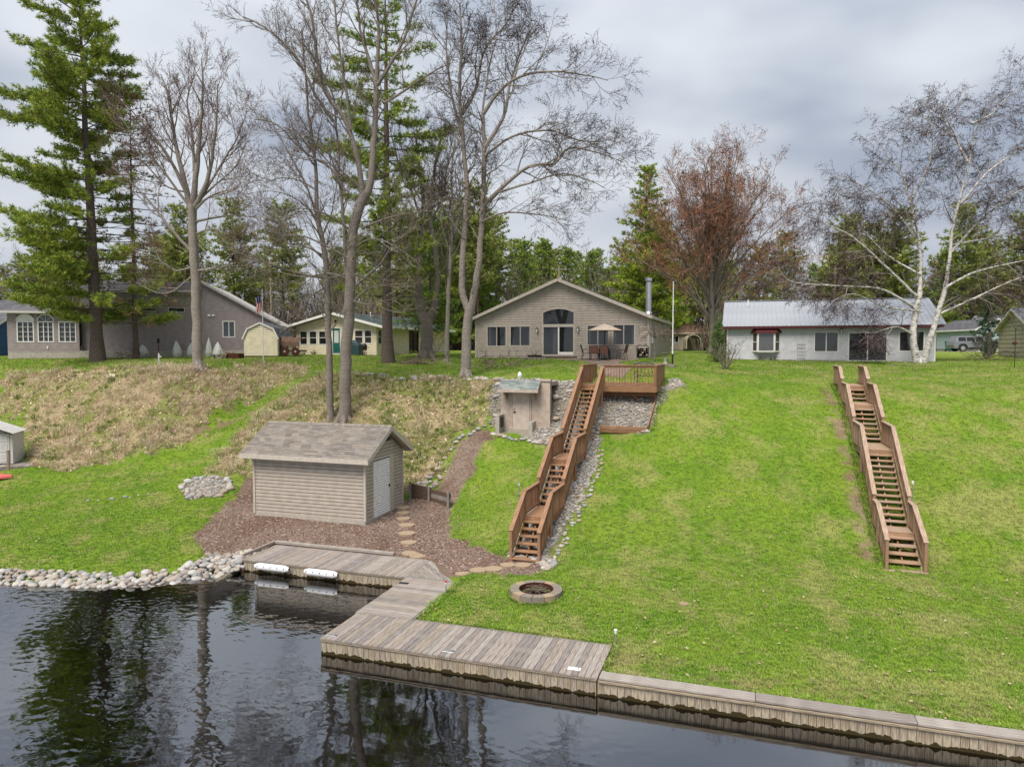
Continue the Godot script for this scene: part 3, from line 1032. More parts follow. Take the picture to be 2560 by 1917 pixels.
func make_shore() -> void:
	var grey := []
	for i in 5: grey.append(M["dock_wood_%d" % i])
	var pale := []
	for i in 4: pale.append(mat("sheet_wood_%d" % i, [lin(0.46, 0.395, 0.3), lin(0.40, 0.345, 0.275), lin(0.52, 0.45, 0.34), lin(0.42, 0.35, 0.255)][i], 0.92, "grain", Vector3(0.5, 7, 7), {"bump": 0.3, "offset": Vector3(i * 0.21, 0.2 * i, 0)}))
	var H := 0.42
	var dock := thing("dock", "weathered grey wooden dock stepping along the water's edge in three sections", "dock", P(-9.9, 17.0, 0))
	plank_fill(dock, "plank", PackedVector2Array([Vector2(-9.92, 15.02), Vector2(-2.92, 15.02), Vector2(-2.92, 16.8), Vector2(-9.92, 16.8)]), Vector2(0, 1), 0.1455, 0.009, H, 0.038, grey)
	plank_fill(dock, "plank", PackedVector2Array([Vector2(-9.96, 16.81), Vector2(-8.28, 16.81), Vector2(-8.30, 20.05), Vector2(-9.98, 20.05)]), Vector2(1, 0), 0.1455, 0.009, H, 0.038, grey)
	plank_fill(dock, "plank", PackedVector2Array([Vector2(-16.2, 19.95), Vector2(-9.99, 19.95), Vector2(-9.99, 21.86), Vector2(-16.2, 21.86)]), Vector2(0, 1), 0.1455, 0.009, H, 0.038, grey)
	plank_fill(dock, "plank", PackedVector2Array([Vector2(-9.98, 20.06), Vector2(-8.3, 20.06), Vector2(-8.3, 20.24), Vector2(-9.92, 21.86), Vector2(-9.98, 21.86)]), Vector2(1, -1), 0.1455, 0.009, H, 0.038, grey)
	sheeting(dock, Vector2(-9.9, 15.09), Vector2(-2.95, 15.09), 0.335, Vector2(0, -1), pale)
	sheeting(dock, Vector2(-9.89, 15.1), Vector2(-9.89, 20.0), 0.335, Vector2(-1, 0), pale)
	sheeting(dock, Vector2(-16.14, 20.02), Vector2(-9.9, 20.02), 0.335, Vector2(0, -1), pale)
	sheeting(dock, Vector2(-16.14, 20.0), Vector2(-16.14, 21.8), 0.335, Vector2(-1, 0), pale)
	var inv := dock.transform.affine_inverse()
	for e in [[-9.9, 15.05, -6.4, 15.05], [-6.39, 15.05, -2.94, 15.05], [-9.93, 15.1, -9.93, 17.5], [-9.93, 17.51, -9.93, 19.98], [-16.16, 19.985, -13.0, 19.985], [-12.99, 19.985, -9.98, 19.985], [-16.18, 20.0, -16.18, 21.8]]:
		beam(dock, "cap_board", inv * P(e[0], e[1], 0.358), inv * P(e[2], e[3], 0.358), 0.04, 0.045, pale[3])
	# the kerb along the back of the far section
	beam(dock, "kerb_board", inv * P(-16.3, 21.93, 0.5), inv * P(-11.42, 21.9, 0.5), 0.14, 0.09, grey[3])
	beam(dock, "kerb_board", inv * P(-16.32, 21.9, 0.5), inv * P(-16.32, 20.15, 0.49), 0.09, 0.09, grey[1])
	beam(dock, "edge_board", inv * P(-8.24, 16.85, 0.34), inv * P(-8.24, 20.2, 0.34), 0.05, 0.16, grey[2])
	beam(dock, "edge_board", inv * P(-8.2, 16.86, 0.34), inv * P(-2.92, 16.86, 0.34), 0.05, 0.15, grey[2])
	for e in [[-9.8, 19.4, "dark_metal"], [-9.7, 15.26, "steel"], [-6.55, 15.3, "steel"], [-3.5, 15.3, "white_paint"]]:
		var pl := part(dock, "hatch_plate", bbox(Vector3(0.3, 0.012, 0.14), 0.004), M[e[2]], inv * P(e[0], e[1], H + 0.0085))
		part(pl, "bolt", bbox(Vector3(0.03, 0.014, 0.03), 0.003), M.dark_metal, Vector3(0.1, 0.011, 0))
	# bumpers
	for e in [[-15.6, -14.25, "white foam dock bumper nearer the stone bank"], [-13.65, -12.4, "white foam dock bumper nearer the corner of the dock"]]:
		var b := Builder.new()
		var pts := PackedVector3Array()
		var radii := PackedFloat32Array()
		var long: float = e[1] - e[0]
		for i in 9:
			var t := i / 8.0
			pts.push_back(Vector3((t - 0.5) * long, 0, 0))
			radii.push_back(0.115 if i > 0 and i < 8 else 0.06)
		b.tube(pts, radii, 14, Color.WHITE, true)
		var o := thing("dock_bumper", e[2], "bumper", P((e[0] + e[1]) * 0.5, 19.86, 0.28), TURN, "bumpers on the dock")
		part(o, "body", b.mesh(), M.white_paint, Vector3.ZERO, Basis.from_scale(Vector3(1, 1.0, 0.75)))
		for q in 5: rod(o, "bolt", Vector3((q - 2) * 0.26, 0.03, 0.08), Vector3((q - 2) * 0.26, 0.03, 0.092), 0.02, M.steel)
	# the sea wall that carries on to the right
	var wall := thing("sea_wall", "low timber sea wall of upright boards with a flat cap along the lawn", "sea wall", P(-2.9, 15.2, 0))
	sheeting(wall, Vector2(-2.93, 15.1), Vector2(12.5, 15.1), 0.36, Vector2(0, -1), pale)
	inv = wall.transform.affine_inverse()
	var joints := [-2.9, 0.35, 3.3, 6.4, 9.5, 12.5]
	for i in joints.size() - 1:
		beam(wall, "cap_board", inv * P(joints[i] + 0.004, 15.22, 0.405 + rr(-0.004, 0.004)), inv * P(joints[i + 1] - 0.004, 15.22 + rr(-0.01, 0.01), 0.405), 0.33, 0.06, grey[[3, 0, 3, 1, 3][i]], Vector3.UP, 0.01)
		beam(wall, "waler", inv * P(joints[i], 15.045, 0.34), inv * P(joints[i + 1] - 0.01, 15.045, 0.34), 0.04, 0.05, pale[3])
	# fieldstones along the water
	var bank := thing("stone_bank", "bank of rounded pale fieldstones lining the water beside the green lawn", "stones", P(-21.0, 17.6, 0.0))
	var inv_b := bank.transform.affine_inverse()
	var shapes := []
	for i in 7: shapes.append(stone_mesh(i))
	var r := RandomNumberGenerator.new()
	r.seed = 5
	var spots := []
	var a := -25.6
	while a < -15.75:
		var edge := profile([-60.0, 16.1, -23.0, 16.55, -20.05, 17.2, -18.6, 17.55, -17.2, 18.6, -16.5, 19.5, -15.9, 20.1], a)
		var back := profile([-60.0, 16.7, -23.4, 17.0, -19.3, 17.95, -18.1, 18.8, -17.7, 19.7, -16.9, 20.9, -15.0, 21.9], a)
		var w := edge - 0.18
		while w < back:
			spots.append([a + r.randf_range(-0.08, 0.08), w + r.randf_range(-0.08, 0.08), r.randf_range(0.13, 0.24) * (1.5 if r.randf() < 0.12 else 1.0), w - edge])
			w += r.randf_range(0.13, 0.18)
		a += 0.15
	spots.sort_custom(func(p, q): return p[2] > q[2])
	var rest := []
	var rest_c := PackedColorArray()
	for i in spots.size():
		var s: Array = spots[i]
		if on_dock(s[0], s[1]) and s[0] > -16.25: continue
		var g := maxf(ground(s[0], s[1]), -0.12)
		g = lerpf(g, 0.36, clampf(s[3] / 1.0, 0.0, 1.0) * 0.5)
		var size := Vector3(s[2] * r.randf_range(0.95, 1.45), s[2] * r.randf_range(0.65, 0.85), s[2])
		var at := Transform3D(Basis.from_euler(Vector3(r.randf_range(-0.3, 0.3), r.randf() * TAU, r.randf_range(-0.3, 0.3))) * Basis.from_scale(size), P(s[0], s[1], g + size.y * 0.22))
		if i < 300:
			var o := part(bank, "stone", shapes[r.randi() % 7], M["fieldstone_%d" % (r.randi() % 9)])
			o.transform = inv_b * at
		else:
			rest.append(inv_b * at)
			rest_c.push_back(stone_tint(r))
	if rest.size(): scatter("small_stones", shapes[0], M.rock, rest, rest_c, bank)


# a row or patch of loose stones as one thing with a part for each stone
func stone_row(called: String, label: String, spots: Array, group := "") -> void:
	var r := RandomNumberGenerator.new()
	r.seed = called.length() * 31 + spots.size()
	var o := thing(called, label, "stones", G(spots[0][0], spots[0][1]), TURN, group)
	var inv := o.transform.affine_inverse()
	for s in spots:
		var size := Vector3(s[2] * r.randf_range(0.95, 1.5), s[2] * r.randf_range(0.6, 0.8), s[2] * r.randf_range(0.85, 1.1))
		var q := part(o, "stone", stone_mesh(r.randi() % 7), M["fieldstone_%d" % (r.randi() % 9)])
		q.transform = inv * Transform3D(Basis(Vector3.UP, r.randf() * TAU) * Basis.from_scale(size), G(s[0], s[1], size.y * 0.2))


func line_spots(pts: Array, gap: float, small: float, big: float, jitter: float, seed_no: int) -> Array:
	var r := RandomNumberGenerator.new()
	r.seed = seed_no
	var out := []
	for i in pts.size() - 1:
		var p := Vector2(pts[i][0], pts[i][1])
		var q := Vector2(pts[i + 1][0], pts[i + 1][1])
		var n := maxi(1, int(p.distance_to(q) / gap))
		for k in n:
			var s := p.lerp(q, (k + r.randf_range(-0.3, 0.3)) / n)
			out.append([s.x + r.randf_range(-jitter, jitter), s.y + r.randf_range(-jitter, jitter), r.randf_range(small, big)])
	return out


# ---------------------------------------------------------------- walls of lapped boards, windows, roofs
# wall: its frame has x along the wall, y up, z outwards. outline and openings are in x, y.
func siding(parent: Node3D, frame: Transform3D, outline: PackedVector2Array, openings: Array, lap: float, m: Material) -> void:
	var lo := 1e9
	var hi := -1e9
	for p in outline:
		lo = minf(lo, p.y)
		hi = maxf(hi, p.y)
	var y := lo
	while y < hi - 0.005:
		var top_y := minf(y + lap, hi)
		var split := minf(y + lap * 0.8, hi)
		var pieces: Array = Geometry2D.intersect_polygons(PackedVector2Array([Vector2(-90, y), Vector2(90, y), Vector2(90, top_y), Vector2(-90, top_y)]), outline)
		for r in openings:
			var hole := PackedVector2Array([Vector2(r[0], r[1]), Vector2(r[2], r[1]), Vector2(r[2], r[3]), Vector2(r[0], r[3])])
			var left := []
			for p in pieces:
				for q in Geometry2D.clip_polygons(p, hole):
					if not Geometry2D.is_polygon_clockwise(q): left.append(q)
			pieces = left
		for p in pieces:
			var b := Builder.new()
			# the face, then the groove set back above it
			for half in 2:
				var band := PackedVector2Array([Vector2(-90, y), Vector2(90, y), Vector2(90, split), Vector2(-90, split)]) if half == 0 else PackedVector2Array([Vector2(-90, split), Vector2(90, split), Vector2(90, top_y), Vector2(-90, top_y)])
				for e in Geometry2D.intersect_polygons(p, band):
					var idx := Geometry2D.triangulate_polygon(e)
					if idx.is_empty(): continue
					var at := func(q: Vector2) -> Vector3: return Vector3(q.x, q.y, lerpf(0.034, 0.022, (q.y - y) / lap) if half == 0 else -0.012)
					for i in range(0, idx.size(), 3): b.tri(at.call(e[idx[i]]), at.call(e[idx[i + 1]]), at.call(e[idx[i + 2]]))
					for i in e.size():
						var q: Vector2 = e[i]
						var t: Vector2 = e[(i + 1) % e.size()]
						b.quad(at.call(q), at.call(t), Vector3(t.x, t.y, -0.03), Vector3(q.x, q.y, -0.03))
			if b.v.size(): part(parent, "siding_board", b.mesh(), m, frame.origin, frame.basis)
		y += lap


func ring_mesh(x0: float, y0: float, x1: float, y1: float, wide: float, z0: float, z1: float) -> ArrayMesh:
	var b := Builder.new()
	var zc := (z0 + z1) * 0.5
	var zs := z1 - z0
	b.box(Vector3((x0 + x1) * 0.5, y1 - wide * 0.5, zc), Vector3(x1 - x0, wide, zs))
	b.box(Vector3((x0 + x1) * 0.5, y0 + wide * 0.5, zc), Vector3(x1 - x0, wide, zs))
	b.box(Vector3(x0 + wide * 0.5, (y0 + y1) * 0.5, zc), Vector3(wide, y1 - y0 - 2 * wide, zs))
	b.box(Vector3(x1 - wide * 0.5, (y0 + y1) * 0.5, zc), Vector3(wide, y1 - y0 - 2 * wide, zs))
	return b.mesh()


# an opening with frame, panes, and a dim room behind. bars: [upright count, level count]
func window(parent: Node3D, called: String, frame: Transform3D, r: Array, m: Material, lights := 2, opts := {}) -> MeshInstance3D:
	var x0: float = r[0]
	var y0: float = r[1]
	var x1: float = r[2]
	var y1: float = r[3]
	var wide: float = opts.get("wide", 0.07)
	var f := part(parent, called, ring_mesh(x0 - 0.02, y0 - 0.02, x1 + 0.02, y1 + 0.02, wide, -0.05, 0.045), m, frame.origin, frame.basis)
	var gx0 := x0 + wide - 0.02
	var gx1 := x1 - wide + 0.02
	var gy0 := y0 + wide - 0.02
	var gy1 := y1 - wide + 0.02
	var cell := (gx1 - gx0) / lights
	for i in lights:
		var p := part(f, "pane", bbox(Vector3(cell - 0.01, gy1 - gy0, 0.006), 0.001), M.window_glass, Vector3(gx0 + cell * (i + 0.5), (gy0 + gy1) * 0.5, -0.03 + 0.012 * (i % 2)))
		if i > 0: part(f, "mullion", bbox(Vector3(0.06, gy1 - gy0, 0.05), 0.005), m, Vector3(gx0 + cell * i, (gy0 + gy1) * 0.5, -0.01))
	if opts.has("rail"):
		part(f, "meeting_rail", bbox(Vector3(gx1 - gx0, 0.05, 0.04), 0.004), m, Vector3((gx0 + gx1) * 0.5, lerpf(gy0, gy1, opts.rail), -0.005))
	if opts.has("grid"):
		for i in range(1, opts.grid[0]):
			part(f, "glazing_bar", bbox(Vector3(0.022, gy1 - gy0, 0.016), 0.002), m, Vector3(lerpf(gx0, gx1, float(i) / opts.grid[0]), (gy0 + gy1) * 0.5, -0.012))
		for i in range(1, opts.grid[1]):
			part(f, "glazing_bar", bbox(Vector3(gx1 - gx0, 0.022, 0.016), 0.002), m, Vector3((gx0 + gx1) * 0.5, lerpf(gy0, gy1, float(i) / opts.grid[1]), -0.0125))
	# the room behind
	var b := Builder.new()
	var q := [Vector3(x0, y0, -0.052), Vector3(x1, y0, -0.052), Vector3(x1, y1, -0.052), Vector3(x0, y1, -0.052)]
	var e := []
	for p in q: e.append(Vector3(lerpf((x0 + x1) * 0.5, p.x, 1.5), p.y + (0.4 if p.y > (y0 + y1) * 0.5 else -0.3), -3.6))
	for i in 4: b.quad(q[i], q[(i + 1) % 4], e[(i + 1) % 4], e[i])
	b.quad(e[0], e[1], e[2], e[3])
	part(f, "room", b.mesh(), opts.get("room", M.room_wall))
	if opts.has("curtain"):
		for s in opts.curtain:
			var c0 := lerpf(gx0, gx1, s[0])
			var c1 := lerpf(gx0, gx1, s[1])
			var cb := Builder.new()
			var n := maxi(4, int((c1 - c0) / 0.05))
			for i in n:
				var xa := lerpf(c0, c1, float(i) / n)
				var xb := lerpf(c0, c1, float(i + 1) / n)
				var za := -0.16 + 0.03 * sin(xa * 46.0)
				var zb := -0.16 + 0.03 * sin(xb * 46.0)
				cb.quad(Vector3(xa, lerpf(gy0, gy1, s[2]), za), Vector3(xb, lerpf(gy0, gy1, s[2]), zb), Vector3(xb, lerpf(gy0, gy1, s[3]), zb), Vector3(xa, lerpf(gy0, gy1, s[3]), za))
			part(f, "curtain", cb.mesh(), opts.get("cloth", M.curtain))
	return f


# overlapping shingles on a slope: origin at the eave's left end, right along the eave, up the slope
func shingles(parent: Node3D, origin: Vector3, right: Vector3, up: Vector3, wide: float, long: float, row: float, tab: float, tones: Array, skew := 0.0) -> void:
	var b := Builder.new()
	b.tinted = true
	var nrm := right.cross(up).normalized()
	if nrm.y < 0: nrm = -nrm
	var r := RandomNumberGenerator.new()
	r.seed = int(wide * 100)
	var y := 0.0
	while y < long - 0.01:
		var top_y := minf(y + row, long)
		var x := -r.randf() * tab
		while x < wide:
			var x1 := x + tab * r.randf_range(0.6, 1.3)
			var xa := maxf(x, 0.0)
			var xb := minf(x1, wide) - 0.004
			if xb > xa + 0.01:
				var k: Color = tones[r.randi() % tones.size()] * r.randf_range(0.85, 1.12)
				var lift := 0.016 + (0.008 if r.randf() < 0.45 else 0.0)
				var p := origin + right * xa + up * y
				var q := origin + right * xb + up * y
				var s := origin + right * xb + up * top_y
				var t := origin + right * xa + up * top_y
				b.tri_c(p + nrm * lift, q + nrm * lift, s + nrm * 0.006, k)
				b.tri_c(p + nrm * lift, s + nrm * 0.006, t + nrm * 0.006, k)
				b.tri_c(p + nrm * 0.001, q + nrm * 0.001, q + nrm * lift, k)
				b.tri_c(p + nrm * 0.001, q + nrm * lift, p + nrm * lift, k)
				b.tri_c(q + nrm * 0.001, q + nrm * lift, s + nrm * 0.006, k)
			x = x1
		y += row
	var o := part(parent, "shingles", b.mesh(), M.shingle)
	o.set_meta("kind", "stuff")


# a gable roof with the ridge along x. eaves at z = front and z = back
func gable_roof(house: Node3D, x0: float, x1: float, front: float, back: float, eave: float, ridge: float, deck: Material, trim: Material, tones: Array, row := 0.14, thick := 0.16) -> void:
	var mid := (front + back) * 0.5
	for side in 2:
		var ez := front if side == 0 else back
		var up := Vector3(0, ridge - eave, mid - ez)
		var long := up.length()
		up /= long
		var right := Vector3(1, 0, 0)
		var nrm := right.cross(up).normalized()
		if nrm.y < 0: nrm = -nrm
		var roof := part(house, "roof", bbox(Vector3(x1 - x0, 0.05, long), 0.004), deck, Vector3((x0 + x1) * 0.5, (eave + ridge) * 0.5, (ez + mid) * 0.5) - nrm * 0.028, Basis(right, nrm, right.cross(nrm)))
		var inv := roof.transform.affine_inverse()
		if tones.size():
			var nearest := Transform3D.IDENTITY
			shingles(roof, inv * Vector3(x0, eave, ez), inv.basis * right, inv.basis * up, x1 - x0, long, row, 0.32, tones)
		beam(house, "fascia", Vector3(x0, eave - 0.09, ez), Vector3(x1, eave - 0.09, ez), 0.03, thick, trim)
		for x in [x0 + 0.012, x1 - 0.012]:
			beam(house, "rake_board", Vector3(x, eave - 0.1, ez), Vector3(x, ridge - 0.1, mid), 0.028, thick, trim)
	if tones.size():
		var cap := Builder.new()
		var r := RandomNumberGenerator.new()
		r.seed = 3
		var x := x0
		var dz := (front - mid) / absf(front - mid) * 0.14
		var dy := (ridge - eave) / absf(front - mid) * 0.14
		while x < x1 - 0.02:
			var e := minf(x + 0.15, x1)
			var k: Color = tones[r.randi() % tones.size()]
			for s in [1.0, -1.0]:
				var p := Vector3(x, ridge + 0.034, mid)
				var q := Vector3(e, ridge + 0.024, mid)
				var a := Vector3(0, -dy, dz * s)
				cap.tri_c(p, q, q + a, k); cap.tri_c(p, q + a, p + a, k)
			x = e
		var o := part(house, "ridge_cap", cap.mesh(), M.shingle)
		o.set_meta("kind", "stuff")


func make_shed() -> void:
	var y0 := 0.86
	var s := thing("boat_shed", "taupe lap-sided storage shed with a white roll-up door on the mulch", "shed", P(-18.85, 24.1, y0))
	var W := 5.05
	var D := 3.1
	var wall := 2.45
	var ridge := 3.64
	slab(s, "foundation", Vector3(-0.03, -0.3, 0.03), Vector3(W + 0.03, 0.07, -D - 0.03), M.concrete)
	var front := PackedVector2Array([Vector2(0, 0.07), Vector2(W, 0.07), Vector2(W, wall + 0.06), Vector2(0, wall + 0.06)])
	var f := Transform3D(Basis.IDENTITY, Vector3(0, 0, 0))
	siding(s, f, front, [], 0.14, M.taupe_siding)
	var back := Transform3D(Basis(Vector3.UP, PI), Vector3(W, 0, -D))
	siding(s, back, front, [], 0.14, M.taupe_siding)
	var gable := PackedVector2Array([Vector2(0, 0.07), Vector2(D, 0.07), Vector2(D, wall), Vector2(D * 0.5, ridge - 0.16), Vector2(0, wall)])
	var right := Transform3D(Basis(Vector3.UP, PI / 2), Vector3(W, 0, 0))
	# right wall: x runs away from the water, door there
	var door := [0.62, 0.05, 2.0, 2.28]
	siding(s, right, gable, [[door[0] - 0.05, 0.0, door[2] + 0.3, door[3] + 0.1]], 0.14, M.taupe_siding)
	siding(s, Transform3D(Basis(Vector3.UP, -PI / 2), Vector3(0, 0, -D)), gable, [], 0.14, M.taupe_siding)
	# roll-up door: a curtain of ribbed slats in its frame
	for i in 22:
		var y: float = lerpf(door[1], door[3], (i + 0.5) / 22.0)
		var slat := Builder.new()
		slat.tube(PackedVector3Array([Vector3(door[0], y, 0), Vector3(door[2], y, 0)]), PackedFloat32Array([0.054, 0.054]), 8)
		part(s, "door_slat", slat.mesh(), M.white_paint, right * Vector3(0, 0, -0.02), right.basis * Basis.from_scale(Vector3(1, 1, 0.4)) if false else right.basis)
	for e in [[door[0] - 0.06, door[0] + 0.0, 0.05], [door[2], door[2] + 0.3, 0.05]]:
		part(s, "door_jamb", bbox(Vector3(e[1] - e[0], door[3] + 0.06, 0.06), 0.006), M.taupe_trim, right * Vector3((e[0] + e[1]) * 0.5, (door[3] + 0.06) * 0.5 + 0.05, 0.012), right.basis)
	part(s, "door_head", bbox(Vector3(door[2] - door[0] + 0.36, 0.1, 0.07), 0.006), M.taupe_trim, right * Vector3((door[0] + door[2]) * 0.5 + 0.12, door[3] + 0.1, 0.012), right.basis)
	part(s, "door_lock", bbox(Vector3(0.05, 0.12, 0.05), 0.01), M.dark_metal, right * Vector3(door[2] - 0.1, 1.15, 0.05), right.basis)
	part(s, "outlet_box", bbox(Vector3(0.1, 0.16, 0.07), 0.01), M.grey_siding, right * Vector3(2.62, 0.95, 0.04), right.basis)
	# corner posts
	for c in [[0.0, 0.0], [W, 0.0], [0.0, -D], [W, -D]]:
		part(s, "corner_trim", bbox(Vector3(0.1, wall, 0.1), 0.008), M.taupe_trim, Vector3(c[0] + (0.015 if c[0] > 1 else -0.015), wall * 0.5 + 0.06, c[1] + (0.015 if c[1] > -1 else -0.015)))
	var tones := [Color(0.36, 0.32, 0.275), Color(0.42, 0.37, 0.31), Color(0.31, 0.275, 0.245), Color(0.39, 0.345, 0.3), Color(0.37, 0.335, 0.305)]
	gable_roof(s, -0.45, W + 0.38, 0.4, -D - 0.4, wall + 0.08, ridge, M.taupe_trim, M.taupe_trim, tones, 0.135, 0.19)
	# floodlight under the gable
	var lamp := part(s, "flood_light", bbox(Vector3(0.12, 0.1, 0.12), 0.015), M.dark_metal, right * Vector3(D * 0.5 - 0.12, 3.1, 0.1), right.basis)
	for i in [-1, 1]: part(lamp, "lamp_head", lathe([Vector2(0.02, 0), Vector2(0.06, 0.02), Vector2(0.07, 0.13), Vector2(0.0, 0.13)], 10), M.dark_metal, Vector3(0.09 * i, 0, 0.08), Basis(Vector3.RIGHT, 1.2))


# ---------------------------------------------------------------- stairs
# flights: [w, h] at each turning point; a flight between a lower and a higher point, a landing where h stays
func stairs(called: String, label: String, mid: float, wide: float, pts: Array, steps: Array, woods: Array, board: float) -> Node3D:
	var w0: float = pts[0][0]
	var s := thing(called, label, "stairs", P(mid, w0, ground(mid, w0)))
	var y0 := s.position.y
	var at := func(x: float, w: float, h: float) -> Vector3: return Vector3(x, h - y0, w0 - w)
	var half := wide * 0.5
	var pick := func() -> Material: return woods[rng.randi() % woods.size()]
	var n := 0
	var posts := {}
	for i in pts.size() - 1:
		var p: Array = pts[i]
		var q: Array = pts[i + 1]
		if q[1] > p[1] + 0.05:
			var count: int = steps[n]
			n += 1
			var run: float = (q[0] - p[0]) / count
			var rise: float = (q[1] - p[1]) / (count + 1) if i > 0 else (q[1] - p[1]) / (count + 0.0)
			for k in count:
				var h: float = p[1] + rise * (k + (1 if i > 0 else 0))
				if i == 0: h = p[1] + rise * (k + 0.0) + 0.06
				var wd: float = wide + (0.22 if (i == 0 and k == 0) else -0.05)
				slab(s, "tread", at.call(-wd * 0.5, p[0] + run * k - 0.03, h - 0.042), at.call(wd * 0.5, p[0] + run * (k + 1) - 0.02, h), woods[1] if k % 3 else woods[3])
			# stringers
			for x in [-half + 0.02, 0.0, half - 0.02]:
				beam(s, "stringer", at.call(x, p[0], p[1] - 0.16), at.call(x, q[0] + 0.05, q[1] - 0.2), 0.045, 0.24, pick.call())
		else:
			# landing boards run across
			var w: float = p[0]
			while w < q[0] - 0.03:
				slab(s, "landing_board", at.call(-half, w, p[1] - 0.04), at.call(half, minf(w + 0.136, q[0]), p[1]), woods[rng.randi() % 2 * 2 + 1])
				w += 0.142
			for x in [-half, half]:
				slab(s, "rim_joist", at.call(x - 0.02, p[0] - 0.02, p[1] - 0.25), at.call(x + 0.02, q[0] + 0.02, p[1] - 0.043), pick.call())
			slab(s, "landing_front", at.call(-half - 0.02, p[0] - 0.045, p[1] - 0.24), at.call(half + 0.02, p[0] - 0.005, p[1] - 0.042), pick.call())
			for x in [-half + 0.05, half - 0.05]:
				for w1 in [p[0] + 0.1, q[0] - 0.1]:
					var g := ground(mid + x, w1)
					if g < p[1] - 0.3: slab(s, "support_post", at.call(x - 0.045, w1 - 0.045, g - 0.15), at.call(x + 0.045, w1 + 0.045, p[1] - 0.05), pick.call())
	# railings: over every flight and landing, on both sides
	for x in [-half - 0.03, half + 0.03]:
		for i in pts.size() - 1:
			var p: Array = pts[i]
			var q: Array = pts[i + 1]
			var up: bool = q[1] > p[1] + 0.05
			var lo: float = p[1] + (0.16 if up else 0.0)
			var hi: float = q[1]
			if up and i == 0: lo = p[1] + 0.1
			var reach := 0.86
			var a0: float = p[0] + (0.02 if up else 0.05)
			var a1: float = q[0] + (0.05 if up else 0.02)
			beam(s, "hand_rail", at.call(x, a0 - 0.04, lo + reach), at.call(x, a1, hi + reach), 0.145, 0.04, woods[3])
			beam(s, "rail_board", at.call(x, a0, lo + reach - 0.08), at.call(x, a1, hi + reach - 0.08), 0.038, 0.09, pick.call())
			beam(s, "bottom_rail", at.call(x, a0, lo + 0.06), at.call(x, a1, hi + 0.06), 0.038, 0.09, pick.call())
			var long: float = a1 - a0
			var count := int(long / (board + 0.07))
			for k in count:
				var t := (k + 0.5) / count
				var h := lerpf(lo, hi, t)
				var w: float = lerpf(a0, a1, t)
				var side := 0.03 if x > 0 else -0.03
				var o := part(s, "baluster", bbox(Vector3(reach - 0.06, 0.03, board), 0.004), pick.call(), at.call(x + side * 0.9, w, h + reach * 0.5 - 0.0), Basis(Vector3.UP, Vector3.RIGHT, Vector3(0, 0, -1)))
			for w in ([a0, a1 - 0.04] if up else [a0]):
				var t: float = (w - a0) / maxf(long, 0.01)
				var h := lerpf(lo, hi, t)
				var g := minf(ground(mid + x, w), h - 0.1)
				slab(s, "rail_post", at.call(x - 0.044, w - 0.044, g - 0.1), at.call(x + 0.044, w + 0.044, h + reach - 0.03), pick.call())
	return s


func make_stairs() -> void:
	var brown := []
	for i in 4: brown.append(M["stair_wood_%d" % i])
	var faded := []
	for i in 4: faded.append(M["faded_wood_%d" % i])
	var s := stairs("garden_stairs", "dark brown stained wooden stairs climbing to the railed deck below the taupe house", -6.68, 0.9, [[21.9, 0.68], [23.4, 1.8], [25.2, 1.8], [27.1, 3.25], [28.9, 3.25], [32.6, 5.92]], [6, 7, 14], brown, 0.042)
	var inv := s.transform.affine_inverse()
	make_deck(brown)
	stairs("garden_stairs", "sun-faded wooden stairs with landings on the lawn below the white metal-roofed house", 4.75, 0.98, [[23.65, 0.88], [25.2, 1.75], [26.0, 1.75], [28.9, 3.9], [30.9, 3.9], [32.9, 5.25], [34.6, 5.25], [35.5, 5.93], [37.6, 5.93]], [5, 12, 7, 3], faded, 0.05)


